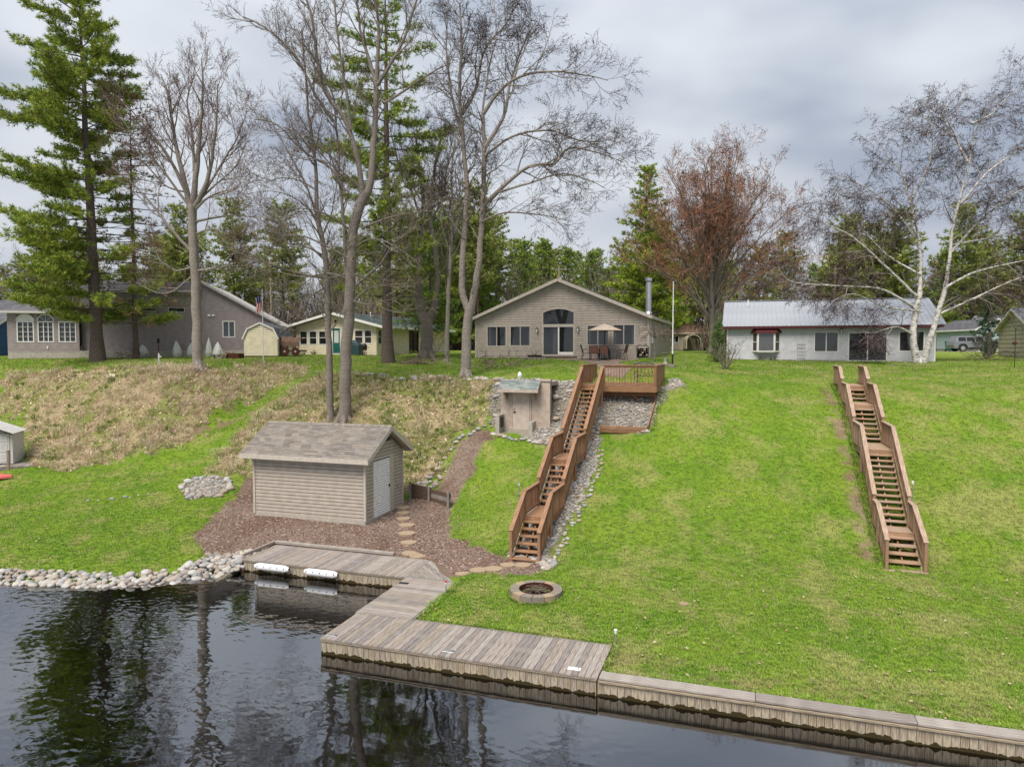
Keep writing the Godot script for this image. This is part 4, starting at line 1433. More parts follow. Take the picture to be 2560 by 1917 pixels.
func make_deck(brown: Array) -> void:
	var h := 5.92
	var d := thing("viewing_deck", "brown railed wooden deck at the head of the dark stairs", "deck", P(-5.5, 34.2, h))
	var inv := d.transform.affine_inverse()
	var pick := func() -> Material: return brown[rng.randi() % 4]
	plank_fill(d, "deck_board", PackedVector2Array([Vector2(-7.2, 32.62), Vector2(-3.75, 32.62), Vector2(-3.75, 36.2), Vector2(-7.2, 36.2)]), Vector2(1, 0), 0.142, 0.008, h, 0.036, brown)
	var joist := func(a0: float, w0: float, a1: float, w1: float, y: float, tall: float, called := "rim_joist") -> void:
		beam(d, called, inv * P(a0, w0, y), inv * P(a1, w1, y), 0.045, tall, pick.call())
	joist.call(-7.2, 32.6, -3.73, 32.6, h - 0.17, 0.26)
	joist.call(-3.72, 32.6, -3.72, 36.2, h - 0.17, 0.26)
	joist.call(-7.22, 32.6, -7.22, 36.2, h - 0.17, 0.26)
	joist.call(-7.2, 36.2, -3.7, 36.2, h - 0.17, 0.26)
	joist.call(-7.1, 33.2, -3.8, 33.2, h - 0.42, 0.22, "beam")
	for p in [[-3.85, 33.2], [-6.0, 33.2], [-7.1, 33.2], [-3.85, 35.6], [-7.1, 35.6]]:
		var g := ground(p[0], p[1])
		if g < h - 0.4: beam(d, "post", inv * P(p[0], p[1], g - 0.2), inv * P(p[0], p[1], h - 0.05), 0.1, 0.1, pick.call())
	beam(d, "brace", inv * P(-3.9, 33.14, h - 1.35), inv * P(-4.95, 33.14, h - 0.36), 0.04, 0.085, pick.call())
	# boards round the bed of stones below
	beam(d, "bed_board", inv * P(-6.0, 31.05, 3.98), inv * P(-3.9, 31.05, 3.98), 0.09, 0.15, pick.call())
	beam(d, "bed_board", inv * P(-6.0, 31.05, 4.14), inv * P(-3.9, 31.05, 4.14), 0.09, 0.14, pick.call())
	beam(d, "bed_board", inv * P(-3.88, 31.0, 4.15), inv * P(-3.78, 33.9, 5.55), 0.06, 0.22, pick.call())
	# railings: front and right are open pickets, left is boarded
	var rail := func(a0: float, w0: float, a1: float, w1: float, picket: float, gap: float) -> void:
		var p := Vector2(a0, w0)
		var q := Vector2(a1, w1)
		beam(d, "hand_rail", inv * P(a0, w0, h + 0.92), inv * P(a1, w1, h + 0.92), 0.145, 0.04, pick.call())
		beam(d, "rail_board", inv * P(a0, w0, h + 0.85), inv * P(a1, w1, h + 0.85), 0.036, 0.085, pick.call())
		beam(d, "bottom_rail", inv * P(a0, w0, h + 0.1), inv * P(a1, w1, h + 0.1), 0.036, 0.085, pick.call())
		var n := int(p.distance_to(q) / gap)
		for k in n:
			var m := p.lerp(q, (k + 0.5) / n)
			var o := part(d, "picket", bbox(Vector3(0.86, 0.034, picket), 0.004), pick.call(), inv * P(m.x, m.y, h + 0.48))
			var dir := (q - p).normalized()
			o.basis = inv.basis * Basis(Vector3.UP, P(dir.y, -dir.x, 0), P(dir.x, dir.y, 0) * -1.0)
			o.position = inv * (P(m.x, m.y, h + 0.48) + P(dir.y, -dir.x, 0) * 0.035)
		for e in [p, q]: beam(d, "rail_post", inv * P(e.x, e.y, h - 0.25), inv * P(e.x, e.y, h + 0.9), 0.09, 0.09, pick.call())
	rail.call(-6.12, 32.66, -3.76, 32.66, 0.036, 0.125)
	rail.call(-3.76, 32.72, -3.76, 36.1, 0.085, 0.12)
	rail.call(-7.18, 32.66, -7.18, 36.1, 0.085, 0.12)
	# an iron bench
	var b := thing("garden_bench", "black wrought iron bench behind the railing of the brown deck", "bench", P(-4.35, 33.9, h + 0.001), TURN + 0.5)
	for x in [-0.5, 0.5]:
		pipe(b, "arm", [Vector3(x, 0, 0.22), Vector3(x, 0.32, 0.24), Vector3(x, 0.62, 0.2), Vector3(x, 0.66, 0.05), Vector3(x, 0.62, -0.2)], 0.018, M.dark_metal)
		pipe(b, "leg", [Vector3(x, 0, -0.3), Vector3(x, 0.4, -0.2), Vector3(x, 0.95, -0.3)], 0.018, M.dark_metal)
	for i in 7: rod(b, "seat_bar", Vector3(-0.5, 0.4, 0.22 - i * 0.07), Vector3(0.5, 0.4, 0.22 - i * 0.07), 0.012, M.dark_metal)
	for i in 11:
		var x := -0.45 + i * 0.09
		pipe(b, "back_bar", [Vector3(x, 0.42, -0.21), Vector3(x + 0.05 * (1 if i % 2 else -1), 0.68, -0.25), Vector3(x, 0.95, -0.3)], 0.01, M.dark_metal)
	pipe(b, "back_rail", [Vector3(-0.5, 0.95, -0.3), Vector3(-0.25, 1.02, -0.3), Vector3(0, 1.05, -0.3), Vector3(0.25, 1.02, -0.3), Vector3(0.5, 0.95, -0.3)], 0.018, M.dark_metal)


# ---------------------------------------------------------------- houses
func rect(x0: float, y0: float, x1: float, y1: float) -> PackedVector2Array:
	return PackedVector2Array([Vector2(x0, y0), Vector2(x1, y0), Vector2(x1, y1), Vector2(x0, y1)])


func gable(w: float, wall: float, ridge: float) -> PackedVector2Array:
	return PackedVector2Array([Vector2(0, 0), Vector2(w, 0), Vector2(w, wall), Vector2(w * 0.5, ridge), Vector2(0, wall)])


# frames of the four walls of a house l long (local x), w wide (local -z)
func walls(l: float, w: float) -> Dictionary:
	return {
		"east": Transform3D(Basis(Vector3.UP, PI / 2), Vector3(l, 0, 0)), "west": Transform3D(Basis(Vector3.UP, -PI / 2), Vector3(0, 0, -w)),
		"south": Transform3D(Basis.IDENTITY, Vector3.ZERO), "north": Transform3D(Basis(Vector3.UP, PI), Vector3(l, 0, -w)),
	}


func wall_lantern(house: Node3D, frame: Transform3D, x: float, y: float) -> void:
	var o := part(house, "wall_lantern", bbox(Vector3(0.1, 0.16, 0.05), 0.01), M.dark_metal, frame * Vector3(x, y, 0.04), frame.basis)
	part(o, "cap", lathe([Vector2(0.0, 0.2), Vector2(0.1, 0.12), Vector2(0.09, 0.1)], 8), M.dark_metal, Vector3(0, 0, 0.12))
	part(o, "glass", lathe([Vector2(0.075, 0.1), Vector2(0.06, -0.12), Vector2(0.0, -0.13)], 8), M.lamp_glass, Vector3(0, 0, 0.12))
	for i in 4: rod(o, "bar", Vector3(0.078 * cos(i * PI / 2 + 0.8), 0.1, 0.12 + 0.078 * sin(i * PI / 2 + 0.8)), Vector3(0.062 * cos(i * PI / 2 + 0.8), -0.13, 0.12 + 0.062 * sin(i * PI / 2 + 0.8)), 0.012, M.dark_metal, -1.0, 5)


func make_main_house() -> void:
	var L := 14.0
	var W := 11.88
	var h := thing("lake_house", "taupe lap-sided house with wide gable, arched window and patio doors", "house", P(-17.64, 46.1 + L, 6.98), TURN - PI / 2)
	var f := walls(L, W)
	slab(h, "foundation", Vector3(-0.02, -0.6, 0.02), Vector3(L + 0.03, 0.05, -W - 0.02), M.concrete)
	var t: Material = M.taupe_siding
	var open := [[0.85, 0.78, 2.27, 2.18], [2.52, 0.8, 3.98, 2.18], [7.85, 0.84, 9.31, 2.18], [9.55, 0.85, 11.0, 2.22]]
	siding(h, f.east, gable(W, 2.66, 5.18), open + [[4.81, 0.12, 7.02, 3.3]], 0.164, t)
	siding(h, f.north, rect(0, 0, L, 2.62), [[2.6, 1.0, 3.6, 2.1]], 0.164, t)
	siding(h, f.south, rect(0, 0, L, 2.62), [], 0.25, t)
	siding(h, f.west, gable(W, 2.66, 5.18), [], 0.25, t)
	for o in open:
		window(h, "window", f.east, o, M.taupe_trim, 2, {"wide": 0.075, "curtain": [[0.0, 0.12, 0.0, 1.0], [0.88, 1.0, 0.0, 1.0]], "cloth": M.blind})
	window(h, "window", f.north, [2.6, 1.0, 3.6, 2.1], M.taupe_trim, 2)
	var door := window(h, "patio_door", f.east, [4.81, 0.16, 7.02, 2.16], M.taupe_trim, 2, {"wide": 0.11, "curtain": [[0.3, 0.42, 0.0, 0.95]], "cloth": M.blind})
	part(door, "door_rail", bbox(Vector3(1.0, 0.16, 0.05), 0.005), M.white_frame, Vector3(6.44, 0.33, 0.0))
	part(door, "door_stile", bbox(Vector3(0.1, 1.85, 0.055), 0.005), M.white_frame, Vector3(5.93, 1.16, 0.005))
	part(h, "door_sill", bbox(Vector3(2.5, 0.1, 0.3), 0.01), M.old_timber, f.east * Vector3(5.95, 0.06, 0.15), f.east.basis)
	# the arched light over the door
	var x0 := 4.81
	var x1 := 7.02
	var arch := PackedVector2Array()
	var head := PackedVector2Array()
	for i in 17:
		var s := i / 16.0
		var y := 3.0 + 0.27 * (1.0 - pow(2.0 * s - 1.0, 2.0))
		arch.push_back(Vector2(lerpf(x0, x1, s), y))
	var outer := arch.duplicate()
	for i in 17: outer[i] = Vector2(lerpf(x0 - 0.02, x1 + 0.02, i / 16.0), arch[i].y + 0.07)
	for i in range(16, -1, -1): outer.push_back(arch[i])
	if Geometry2D.is_polygon_clockwise(outer): outer.reverse()
	var aw := part(h, "arched_window", ring_mesh(x0 - 0.02, 2.17, x1 + 0.02, 2.26, 0.045, -0.05, 0.045), M.taupe_trim, f.east.origin, f.east.basis)
	part(aw, "arched_head", prism(outer, 0.1), M.taupe_trim, Vector3(0, 0, 0.05))
	for x in [x0 + 0.02, x1 - 0.02]: part(aw, "jamb", bbox(Vector3(0.08, 0.8, 0.1), 0.005), M.taupe_trim, Vector3(x, 2.65, 0.0))
	var glass := arch.duplicate()
	glass.push_back(Vector2(x1, 2.24))
	glass.push_back(Vector2(x0, 2.24))
	if Geometry2D.is_polygon_clockwise(glass): glass.reverse()
	part(aw, "pane", prism(glass, 0.006), M.window_glass, Vector3(0, 0, -0.02))
	var room := Builder.new()
	room.box(Vector3((x0 + x1) * 0.5, 2.75, -1.4), Vector3(3.2, 1.2, 0.02))
	room.box(Vector3((x0 + x1) * 0.5, 2.18, -0.72), Vector3(3.2, 0.02, 1.34))
	room.box(Vector3((x0 + x1) * 0.5, 3.36, -0.72), Vector3(3.2, 0.02, 1.34))
	room.box(Vector3(x0 - 0.5, 2.77, -0.72), Vector3(0.02, 1.16, 1.34))
	room.box(Vector3(x1 + 0.5, 2.77, -0.72), Vector3(0.02, 1.16, 1.34))
	part(aw, "room", room.mesh(), M.room_wall)
	# siding above the curve
	for s in 2:
		var fill := PackedVector2Array()
		var c := 0.0 if s == 0 else 1.0
		fill.push_back(Vector2(lerpf(x0, x1, c), 3.302))
		for i in 9:
			var k := i if s == 0 else 16 - i
			fill.push_back(arch[k] + Vector2(0, 0.05))
		if Geometry2D.is_polygon_clockwise(fill): fill.reverse()
		part(h, "spandrel", prism(fill, 0.02), t, f.east * Vector3(0, 0, 0.012), f.east.basis)
	wall_lantern(h, f.east, 4.47, 1.86)
	wall_lantern(h, f.east, 7.27, 1.88)
	part(h, "meter_box", bbox(Vector3(0.25, 0.4, 0.12), 0.01), M.white_paint, f.north * Vector3(1.1, 1.2, 0.08), f.north.basis)
	for x in [0.03, W - 0.03]: part(h, "corner_trim", bbox(Vector3(0.1, 2.6, 0.06), 0.006), M.taupe_trim, f.east * Vector3(x, 1.32, 0.012), f.east.basis)
	var tones := [Color(0.24, 0.21, 0.19), Color(0.28, 0.245, 0.22), Color(0.2, 0.18, 0.165)]
	gable_roof(h, -0.3, L + 0.42, 0.22, -W - 0.22, 2.73, 5.27, M.taupe_trim, M.taupe_trim, tones, 0.15, 0.2)
	pipe(h, "gutter_spout", [Vector3(L + 0.3, 2.62, -W - 0.25), Vector3(L + 0.1, 2.4, -W - 0.12), Vector3(L - 0.06, 2.3, -W - 0.06), Vector3(L - 0.06, 0.1, -W - 0.06)], 0.04, M.taupe_trim)
	# flue
	var flue := part(h, "chimney_flue", lathe([Vector2(0.27, 0.0), Vector2(0.2, 0.16), Vector2(0.195, 1.15), Vector2(0.205, 1.16), Vector2(0.205, 1.22), Vector2(0.195, 1.23), Vector2(0.195, 2.2)], 20), M.galvanised, Vector3(9.9, 3.05, -W + 0.55))
	part(flue, "flue_cap", lathe([Vector2(0.2, 2.26), Vector2(0.23, 2.28), Vector2(0.23, 2.44), Vector2(0.25, 2.46), Vector2(0.25, 2.5), Vector2(0.0, 2.53)], 20), M.galvanised)
	part(flue, "flue_screen", lathe([Vector2(0.16, 2.19), Vector2(0.16, 2.28)], 14), M.dark_metal)
	rod(h, "vent_pipe", Vector3(12.0, 4.9, -W * 0.5 + 0.4), Vector3(12.0, 5.55, -W * 0.5 + 0.4), 0.05, M.white_paint)


func make_grey_house() -> void:
	var h := thing("grey_house", "large mauve-grey house with a long roof slope and arched sunroom windows", "house", Vector3(-31.9, 6.95, -52.8), 0.2)
	var f := walls(13.8, 12.0)
	var t: Material = M.grey_siding
	slab(h, "foundation", Vector3(-4.72, -0.5, 0.5), Vector3(13.8, 0.5, -12.0), M.concrete)
	# main front: tall on the left, falling to the low eave on the right
	var front := PackedVector2Array([Vector2(0, 0.5), Vector2(13.8, 0.5), Vector2(13.8, 2.6), Vector2(8.3, 5.72), Vector2(6.0, 5.1), Vector2(0, 5.0)])
	var open := [[4.1, 3.5, 5.15, 3.75], [6.0, 3.44, 7.15, 3.78], [9.86, 1.55, 10.74, 2.78]]
	siding(h, f.south, front, open, 0.158, t)
	siding(h, f.east, rect(0, 0.5, 12, 2.6), [], 0.28, t)
	for o in open.slice(0, 2): window(h, "slot_window", f.south, o, M.grey_trim, 1, {"wide": 0.05})
	window(h, "window", f.south, open[2], M.white_frame, 2, {"wide": 0.07, "curtain": [[0, 1, 0, 1]], "cloth": M.mint_curtain})
	for x in [8.9, 9.2]: part(h, "vent_cover", bbox(Vector3(0.2, 0.16, 0.1), 0.02), M.white_frame, f.south * Vector3(x, 3.2, 0.06), f.south.basis)
	# roof: right slope and the slope over the tall wall
	var r1 := beam(h, "roof", Vector3(8.1, 5.86, -5.9), Vector3(14.2, 2.42, -5.9), 12.5, 0.1, M.grey_trim)
	beam(h, "rake_board", Vector3(8.25, 5.84, 0.33), Vector3(14.15, 2.5, 0.33), 0.04, 0.2, M.grey_trim)
	var tones := [Color(0.27, 0.25, 0.26), Color(0.31, 0.285, 0.3), Color(0.23, 0.215, 0.23)]
	var up := Vector3(0, 0.9, -3.0).normalized()
	var rf := part(h, "roof", bbox(Vector3(8.6, 0.06, 3.2), 0.005), M.grey_trim, Vector3(4.1, 5.45, -1.3), Basis(Vector3.RIGHT, -up.cross(Vector3.RIGHT) if up.cross(Vector3.RIGHT).y < 0 else up.cross(Vector3.RIGHT), -up))
	var inv := rf.transform.affine_inverse()
	shingles(rf, inv * Vector3(-0.2, 5.03, 0.25), inv.basis * Vector3.RIGHT, inv.basis * up, 8.6, 3.1, 0.15, 0.33, tones)
	beam(h, "fascia", Vector3(-0.2, 4.96, 0.28), Vector3(8.35, 5.0, 0.28), 0.03, 0.16, M.grey_trim)
	siding(h, f.west, rect(0, 0.5, 12, 5.0), [], 0.28, t)
	# sunroom wing
	var wf := Transform3D(Basis.IDENTITY, Vector3(-4.7, 0, 0.48))
	var wo := [[0.62, 1.15, 1.7, 2.63], [1.98, 1.15, 3.0, 2.63], [3.35, 1.15, 4.48, 2.63]]
	siding(h, wf, rect(0, 0.45, 4.7, 3.25), wo + [[0.62, 2.6, 1.7, 3.12], [1.98, 2.6, 3.0, 3.12]], 0.158, t)
	siding(h, Transform3D(Basis(Vector3.UP, -PI / 2), Vector3(-4.7, 0, -5.0)), rect(0, 0.45, 5.48, 3.25), [], 0.28, t)
	for i in 3:
		window(h, "casement_window", wf, wo[i], M.white_frame, 3, {"wide": 0.07, "grid": [3, 4], "curtain": [[0, 0.3, 0, 1]] if i == 2 else []})
	for i in 2:
		var xa: float = wo[i][0]
		var xb: float = wo[i][2]
		var half := PackedVector2Array()
		var ring := PackedVector2Array()
		for k in 15:
			var s := PI * k / 14.0
			half.push_back(Vector2((xa + xb) * 0.5 + (xb - xa) * 0.5 * cos(s), 2.66 + 0.46 * sin(s)))
			ring.push_back(Vector2((xa + xb) * 0.5 + (xb - xa + 0.14) * 0.5 * cos(s), 2.66 + 0.53 * sin(s)))
		for k in range(14, -1, -1): ring.push_back(half[k])
		var a := part(h, "fanlight", prism(ring, 0.09), M.white_frame, wf.origin + Vector3(0, 0, 0.045))
		part(a, "pane", prism(half, 0.006), M.white_paint if i == 0 else M.window_glass, Vector3(0, 0, -0.05))
		for k in [0.25, 0.5, 0.75]: part(a, "glazing_bar", bbox(Vector3(0.48 if k == 0.5 else 0.56, 0.02, 0.02), 0.002), M.white_frame, Vector3((xa + xb) * 0.5 + 0.28 * cos(PI * k), 2.66 + 0.23 * sin(PI * k), -0.04), Basis(Vector3(0, 0, 1), PI * k))
		var q := Builder.new()
		q.box(Vector3((xa + xb) * 0.5, 2.9, -0.8), Vector3(1.6, 0.9, 0.02))
		part(a, "room", q.mesh(), M.room_wall)
		for s in 2:
			var fill := PackedVector2Array([Vector2(xa if s else xb, 3.122)])
			for k in 8: fill.push_back(ring[14 - k] if s else ring[k])
			if Geometry2D.is_polygon_clockwise(fill): fill.reverse()
			part(h, "spandrel", prism(fill, 0.02), t, wf.origin + Vector3(0, 0, 0.014))
	var roof := Builder.new()
	var e := [Vector3(-5.4, 3.36, 1.0), Vector3(0.1, 3.36, 1.0), Vector3(0.1, 3.95, -1.6), Vector3(-3.2, 3.95, -1.6), Vector3(-5.4, 3.36, -4.5)]
	roof.quad(e[0], e[1], e[2], e[3])
	roof.tri(e[0], e[3], e[4])
	roof.quad(e[3], e[2], Vector3(0.1, 3.36, -4.5), e[4])
	part(h, "wing_roof", roof.mesh(), mat("grey_shingle", lin(0.2, 0.185, 0.19), 0.97, "speckle", Vector3(2, 2, 2)))
	beam(h, "fascia", Vector3(-5.4, 3.29, 1.0), Vector3(0.0, 3.29, 1.0), 0.03, 0.15, M.grey_trim)
	slab(h, "soffit", Vector3(-5.38, 3.23, 0.98), Vector3(0.0, 3.25, 0.49), M.grey_trim)
	part(h, "outlet_box", bbox(Vector3(0.1, 0.2, 0.06), 0.01), M.white_frame, wf.origin + Vector3(2.6, 0.75, 0.05))


func make_yellow_house() -> void:
	var L := 14.0
	var W := 7.6
	var h := thing("yellow_cottage", "cream yellow cottage with a low green-grey roof and white windows", "house", P(-35.95, 51.6 + L, 7.12), TURN - PI / 2)
	var f := walls(L, W)
	slab(h, "foundation", Vector3(0.02, -0.5, -0.02), Vector3(L + 0.02, 0.06, -W + 0.02), M.concrete)
	var open := [[0.36, 0.82, 1.12, 1.98], [1.28, 0.82, 2.04, 1.98], [2.2, 0.82, 2.96, 1.98], [3.56, 0.1, 4.25, 2.16], [5.6, 0.9, 6.4, 2.02], [6.5, 0.9, 7.2, 2.02]]
	siding(h, f.east, gable(W, 2.4, 3.32), open, 0.2, M.cream_siding)
	siding(h, f.north, rect(0, 0, L, 2.4), [[0.2, 0.85, 0.9, 2.05], [5.9, 0.1, 7.8, 2.2]], 0.2, M.cream_siding)
	siding(h, f.south, rect(0, 0, L, 2.4), [], 0.4, M.cream_siding)
	for i in [0, 1, 2, 4, 5]: window(h, "window", f.east, open[i], M.white_frame, 1, {"wide": 0.08, "rail": 0.5, "curtain": [[0, 1, 0.5, 1.0]], "cloth": M.blind})
	window(h, "window", f.north, [0.2, 0.85, 0.9, 2.05], M.white_frame, 1, {"wide": 0.08, "rail": 0.5, "curtain": [[0, 1, 0.5, 1]], "cloth": M.blind})
	window(h, "patio_door", f.north, [5.9, 0.1, 7.8, 2.2], M.dark_metal, 2, {"wide": 0.06})
	var d := part(h, "front_door", bbox(Vector3(0.68, 2.04, 0.06), 0.01), M.door_green, f.east * Vector3(3.905, 1.13, 0.0), f.east.basis)
	part(d, "door_light", bbox(Vector3(0.42, 1.0, 0.02), 0.004), M.curtain, Vector3(0, 0.35, 0.032))
	part(d, "panel", bbox(Vector3(0.42, 0.3, 0.02), 0.004), M.door_green, Vector3(0, -0.55, 0.034))
	part(d, "handle", bbox(Vector3(0.04, 0.1, 0.06), 0.01), M.steel, Vector3(0.27, -0.1, 0.05))
	part(h, "door_frame", ring_mesh(3.5, 0.04, 4.31, 2.24, 0.07, -0.02, 0.05), M.white_frame, f.east.origin, f.east.basis)
	part(h, "gable_ornament", lathe([Vector2(0.0, 0.0), Vector2(0.13, 0.03), Vector2(0.05, 0.09), Vector2(0.0, 0.1)], 6), M.rust, f.east * Vector3(3.85, 2.75, 0.03), f.east.basis * Basis(Vector3.RIGHT, PI / 2))
	var tones := [Color(0.22, 0.275, 0.265), Color(0.26, 0.31, 0.3), Color(0.19, 0.24, 0.23)]
	gable_roof(h, -0.4, L + 0.7, 0.95, -W - 0.95, 2.32, 3.5, M.white_frame, M.white_frame, tones, 0.15, 0.2)
	for x in [9.0, 12.2]: rod(h, "vent_pipe", Vector3(x, 2.9, -W * 0.5 - 0.5), Vector3(x, 3.75, -W * 0.5 - 0.5), 0.05, M.white_paint)


func make_white_house() -> void:
	var W := 12.98
	var D := 9.0
	var h := thing("white_house", "long white cottage with a grey metal roof and maroon eave", "house", P(-1.09, 52.5, 6.72))
	var f := walls(W, D)
	slab(h, "foundation", Vector3(0.0, -0.6, 0.01), Vector3(W, 0.05, -D), M.concrete)
	var open := [[1.68, 0.66, 3.52, 2.0], [5.7, 0.68, 7.2, 2.02], [7.81, 0.06, 10.17, 1.98], [10.86, 0.72, 12.33, 2.03]]
	siding(h, f.south, rect(0, 0, W, 2.38), open, 0.15, M.white_siding)
	siding(h, f.west, gable(D, 2.38, 4.3), [], 0.24, M.white_siding)
	siding(h, f.east, gable(D, 2.38, 4.3), [], 0.24, M.white_siding)
	for i in [1, 3]: window(h, "window", f.south, open[i], M.white_frame, 2, {"wide": 0.06, "curtain": [[0, 1, 0, 1]], "cloth": mat("screen_%d" % i, lin(0.17, 0.155, 0.145), 0.95, "stain", Vector3(1, 1, 1))})
	window(h, "patio_door", f.south, open[2], M.white_frame, 2, {"wide": 0.08})
	# bay window
	var bay := part(h, "bay_window", bbox(Vector3(1.1, 0.12, 0.42), 0.01), M.white_frame, Vector3(2.6, 0.68, 0.2))
	var bx := [[-0.9, 0.0, -0.55, 0.4], [-0.55, 0.4, 0.55, 0.4], [0.55, 0.4, 0.9, 0.0]]
	for i in 3:
		var p := Vector3(bx[i][0], 0, bx[i][1] - 0.2)
		var q := Vector3(bx[i][2], 0, bx[i][3] - 0.2)
		var dx := (q - p).normalized()
		var b := Basis(dx, Vector3.UP, dx.cross(Vector3.UP))
		var long := p.distance_to(q)
		var sash := part(bay, "bay_sash", ring_mesh(-long * 0.5, 0.0, long * 0.5, 1.34, 0.07, -0.03, 0.03), M.white_frame, (p + q) * 0.5 + Vector3(0, 0.0, 0), b)
		part(sash, "pane", bbox(Vector3(long - 0.12, 1.22, 0.006), 0.001), M.window_glass, Vector3(0, 0.67, 0))
		part(sash, "blind", bbox(Vector3(long - 0.13, 1.22, 0.012), 0.002), M.white_paint if i == 1 else mat("bay_screen_%d" % i, lin(0.17, 0.16, 0.15), 0.9), Vector3(0, 0.67, -0.06))
		if i != 1: part(sash, "meeting_rail", bbox(Vector3(long - 0.1, 0.04, 0.04), 0.004), M.white_frame, Vector3(0, 0.67, 0.012))
	var br := Builder.new()
	var e := [Vector3(-1.05, 1.38, -0.22), Vector3(-0.65, 1.38, 0.34), Vector3(0.65, 1.38, 0.34), Vector3(1.05, 1.38, -0.22), Vector3(-0.85, 1.62, -0.2), Vector3(0.85, 1.62, -0.2), Vector3(-0.55, 1.6, 0.0), Vector3(0.55, 1.6, 0.0)]
	br.quad(e[0], e[1], e[6], e[4]); br.quad(e[1], e[2], e[7], e[6]); br.quad(e[2], e[3], e[5], e[7]); br.quad(e[4], e[6], e[7], e[5])
	var low := []
	for i in 4: low.append(e[i] - Vector3(0, 0.1, 0))
	for i in 3: br.quad(e[i], e[i + 1], low[i + 1], low[i])
	br.quad(low[0], low[1], low[2], low[3])
	part(bay, "bay_roof", br.mesh(), M.maroon_trim)
	wall_lantern(h, f.south, 7.35, 2.1)
	# trellis
	for i in 4: rod(h, "trellis_bar", Vector3(4.65 + i * 0.15, 0.1, 0.06), Vector3(4.65 + i * 0.15, 1.3, 0.06), 0.012, M.grey_trim, -1.0, 5)
	for i in 5: rod(h, "trellis_bar", Vector3(4.62, 0.25 + i * 0.24, 0.07), Vector3(5.13, 0.25 + i * 0.24, 0.07), 0.012, M.grey_trim, -1.0, 5)
	for x in [0.03, W - 0.03]: part(h, "corner_trim", bbox(Vector3(0.1, 2.36, 0.06), 0.006), M.white_frame, Vector3(x, 1.2, 0.014))
	# metal roof in ribbed sheets
	gable_roof(h, -0.3, W + 0.35, 0.45, -D - 0.45, 2.44, 4.46, M.maroon_trim, M.maroon_trim, [], 0.15, 0.15)
	var mid := -D * 0.5
	for side in 2:
		var ez := 0.48 if side == 0 else -D - 0.48
		var up := Vector3(0, 4.46 - 2.43, mid - ez)
		var long := up.length()
		up /= long
		var nrm := Vector3.RIGHT.cross(up)
		if nrm.y < 0: nrm = -nrm
		var b := Basis(Vector3.RIGHT, nrm, Vector3.RIGHT.cross(nrm))
		var x := -0.32
		while x < W + 0.3:
			var c := Vector3(x + 0.15, (4.46 + 2.43) * 0.5, (ez + mid) * 0.5)
			var sheet := Builder.new()
			sheet.box(Vector3(0, 0.012, 0), Vector3(0.3, 0.012, long))
			sheet.box(Vector3(-0.135, 0.028, 0), Vector3(0.03, 0.03, long - 0.01))
			part(h, "roof_panel", sheet.mesh(), M.metal_roof, c, b)
			x += 0.3005
	beam(h, "ridge_flashing", Vector3(-0.3, 4.5, mid), Vector3(W + 0.33, 4.5, mid), 0.3, 0.03, M.metal_roof)
	rod(h, "vent_pipe", Vector3(1.4, 4.0, -3.2), Vector3(1.4, 4.5, -3.2), 0.05, M.white_paint)
	rod(h, "vent_pipe", Vector3(5.6, 3.9, -4.0), Vector3(5.6, 5.1, -4.0), 0.035, M.steel)
	var p := part(h, "walk_slab", bbox(Vector3(3.4, 0.1, 0.9), 0.01), M.concrete, Vector3(W + 1.2, -0.02, -0.1))


# small plain buildings farther off: gable end or long side towards us
func far_house(called: String, label: String, at: Vector3, turn: float, l: float, w: float, wall: float, ridge: float, m: Material, trim: Material, tones: Array, lap: float, front_open: Array, side_open: Array, over := 0.35) -> Node3D:
	var h := thing(called, label, "house", at, turn)
	var f := walls(l, w)
	slab(h, "foundation", Vector3(0.02, -0.8, -0.02), Vector3(l - 0.02, 0.08, -w + 0.02), M.concrete)
	siding(h, f.south, rect(0, 0, l, wall), front_open, lap, m)
	siding(h, f.east, gable(w, wall, ridge - 0.1), side_open, lap, m)
	siding(h, f.west, gable(w, wall, ridge - 0.1), side_open, lap * 2.0, m)
	siding(h, f.north, rect(0, 0, l, wall), [], lap * 2.0, m)
	for o in front_open: window(h, "window", f.south, o, M.white_frame, 2, {"wide": 0.09, "curtain": [[0, 0.25, 0, 1]]})
	for o in side_open: window(h, "window", f.east, o, M.white_frame, 1, {"wide": 0.09, "rail": 0.5})
	gable_roof(h, -over, l + over, over, -w - over, wall - 0.02, ridge, trim, trim, tones, 0.25, 0.18)
	return h


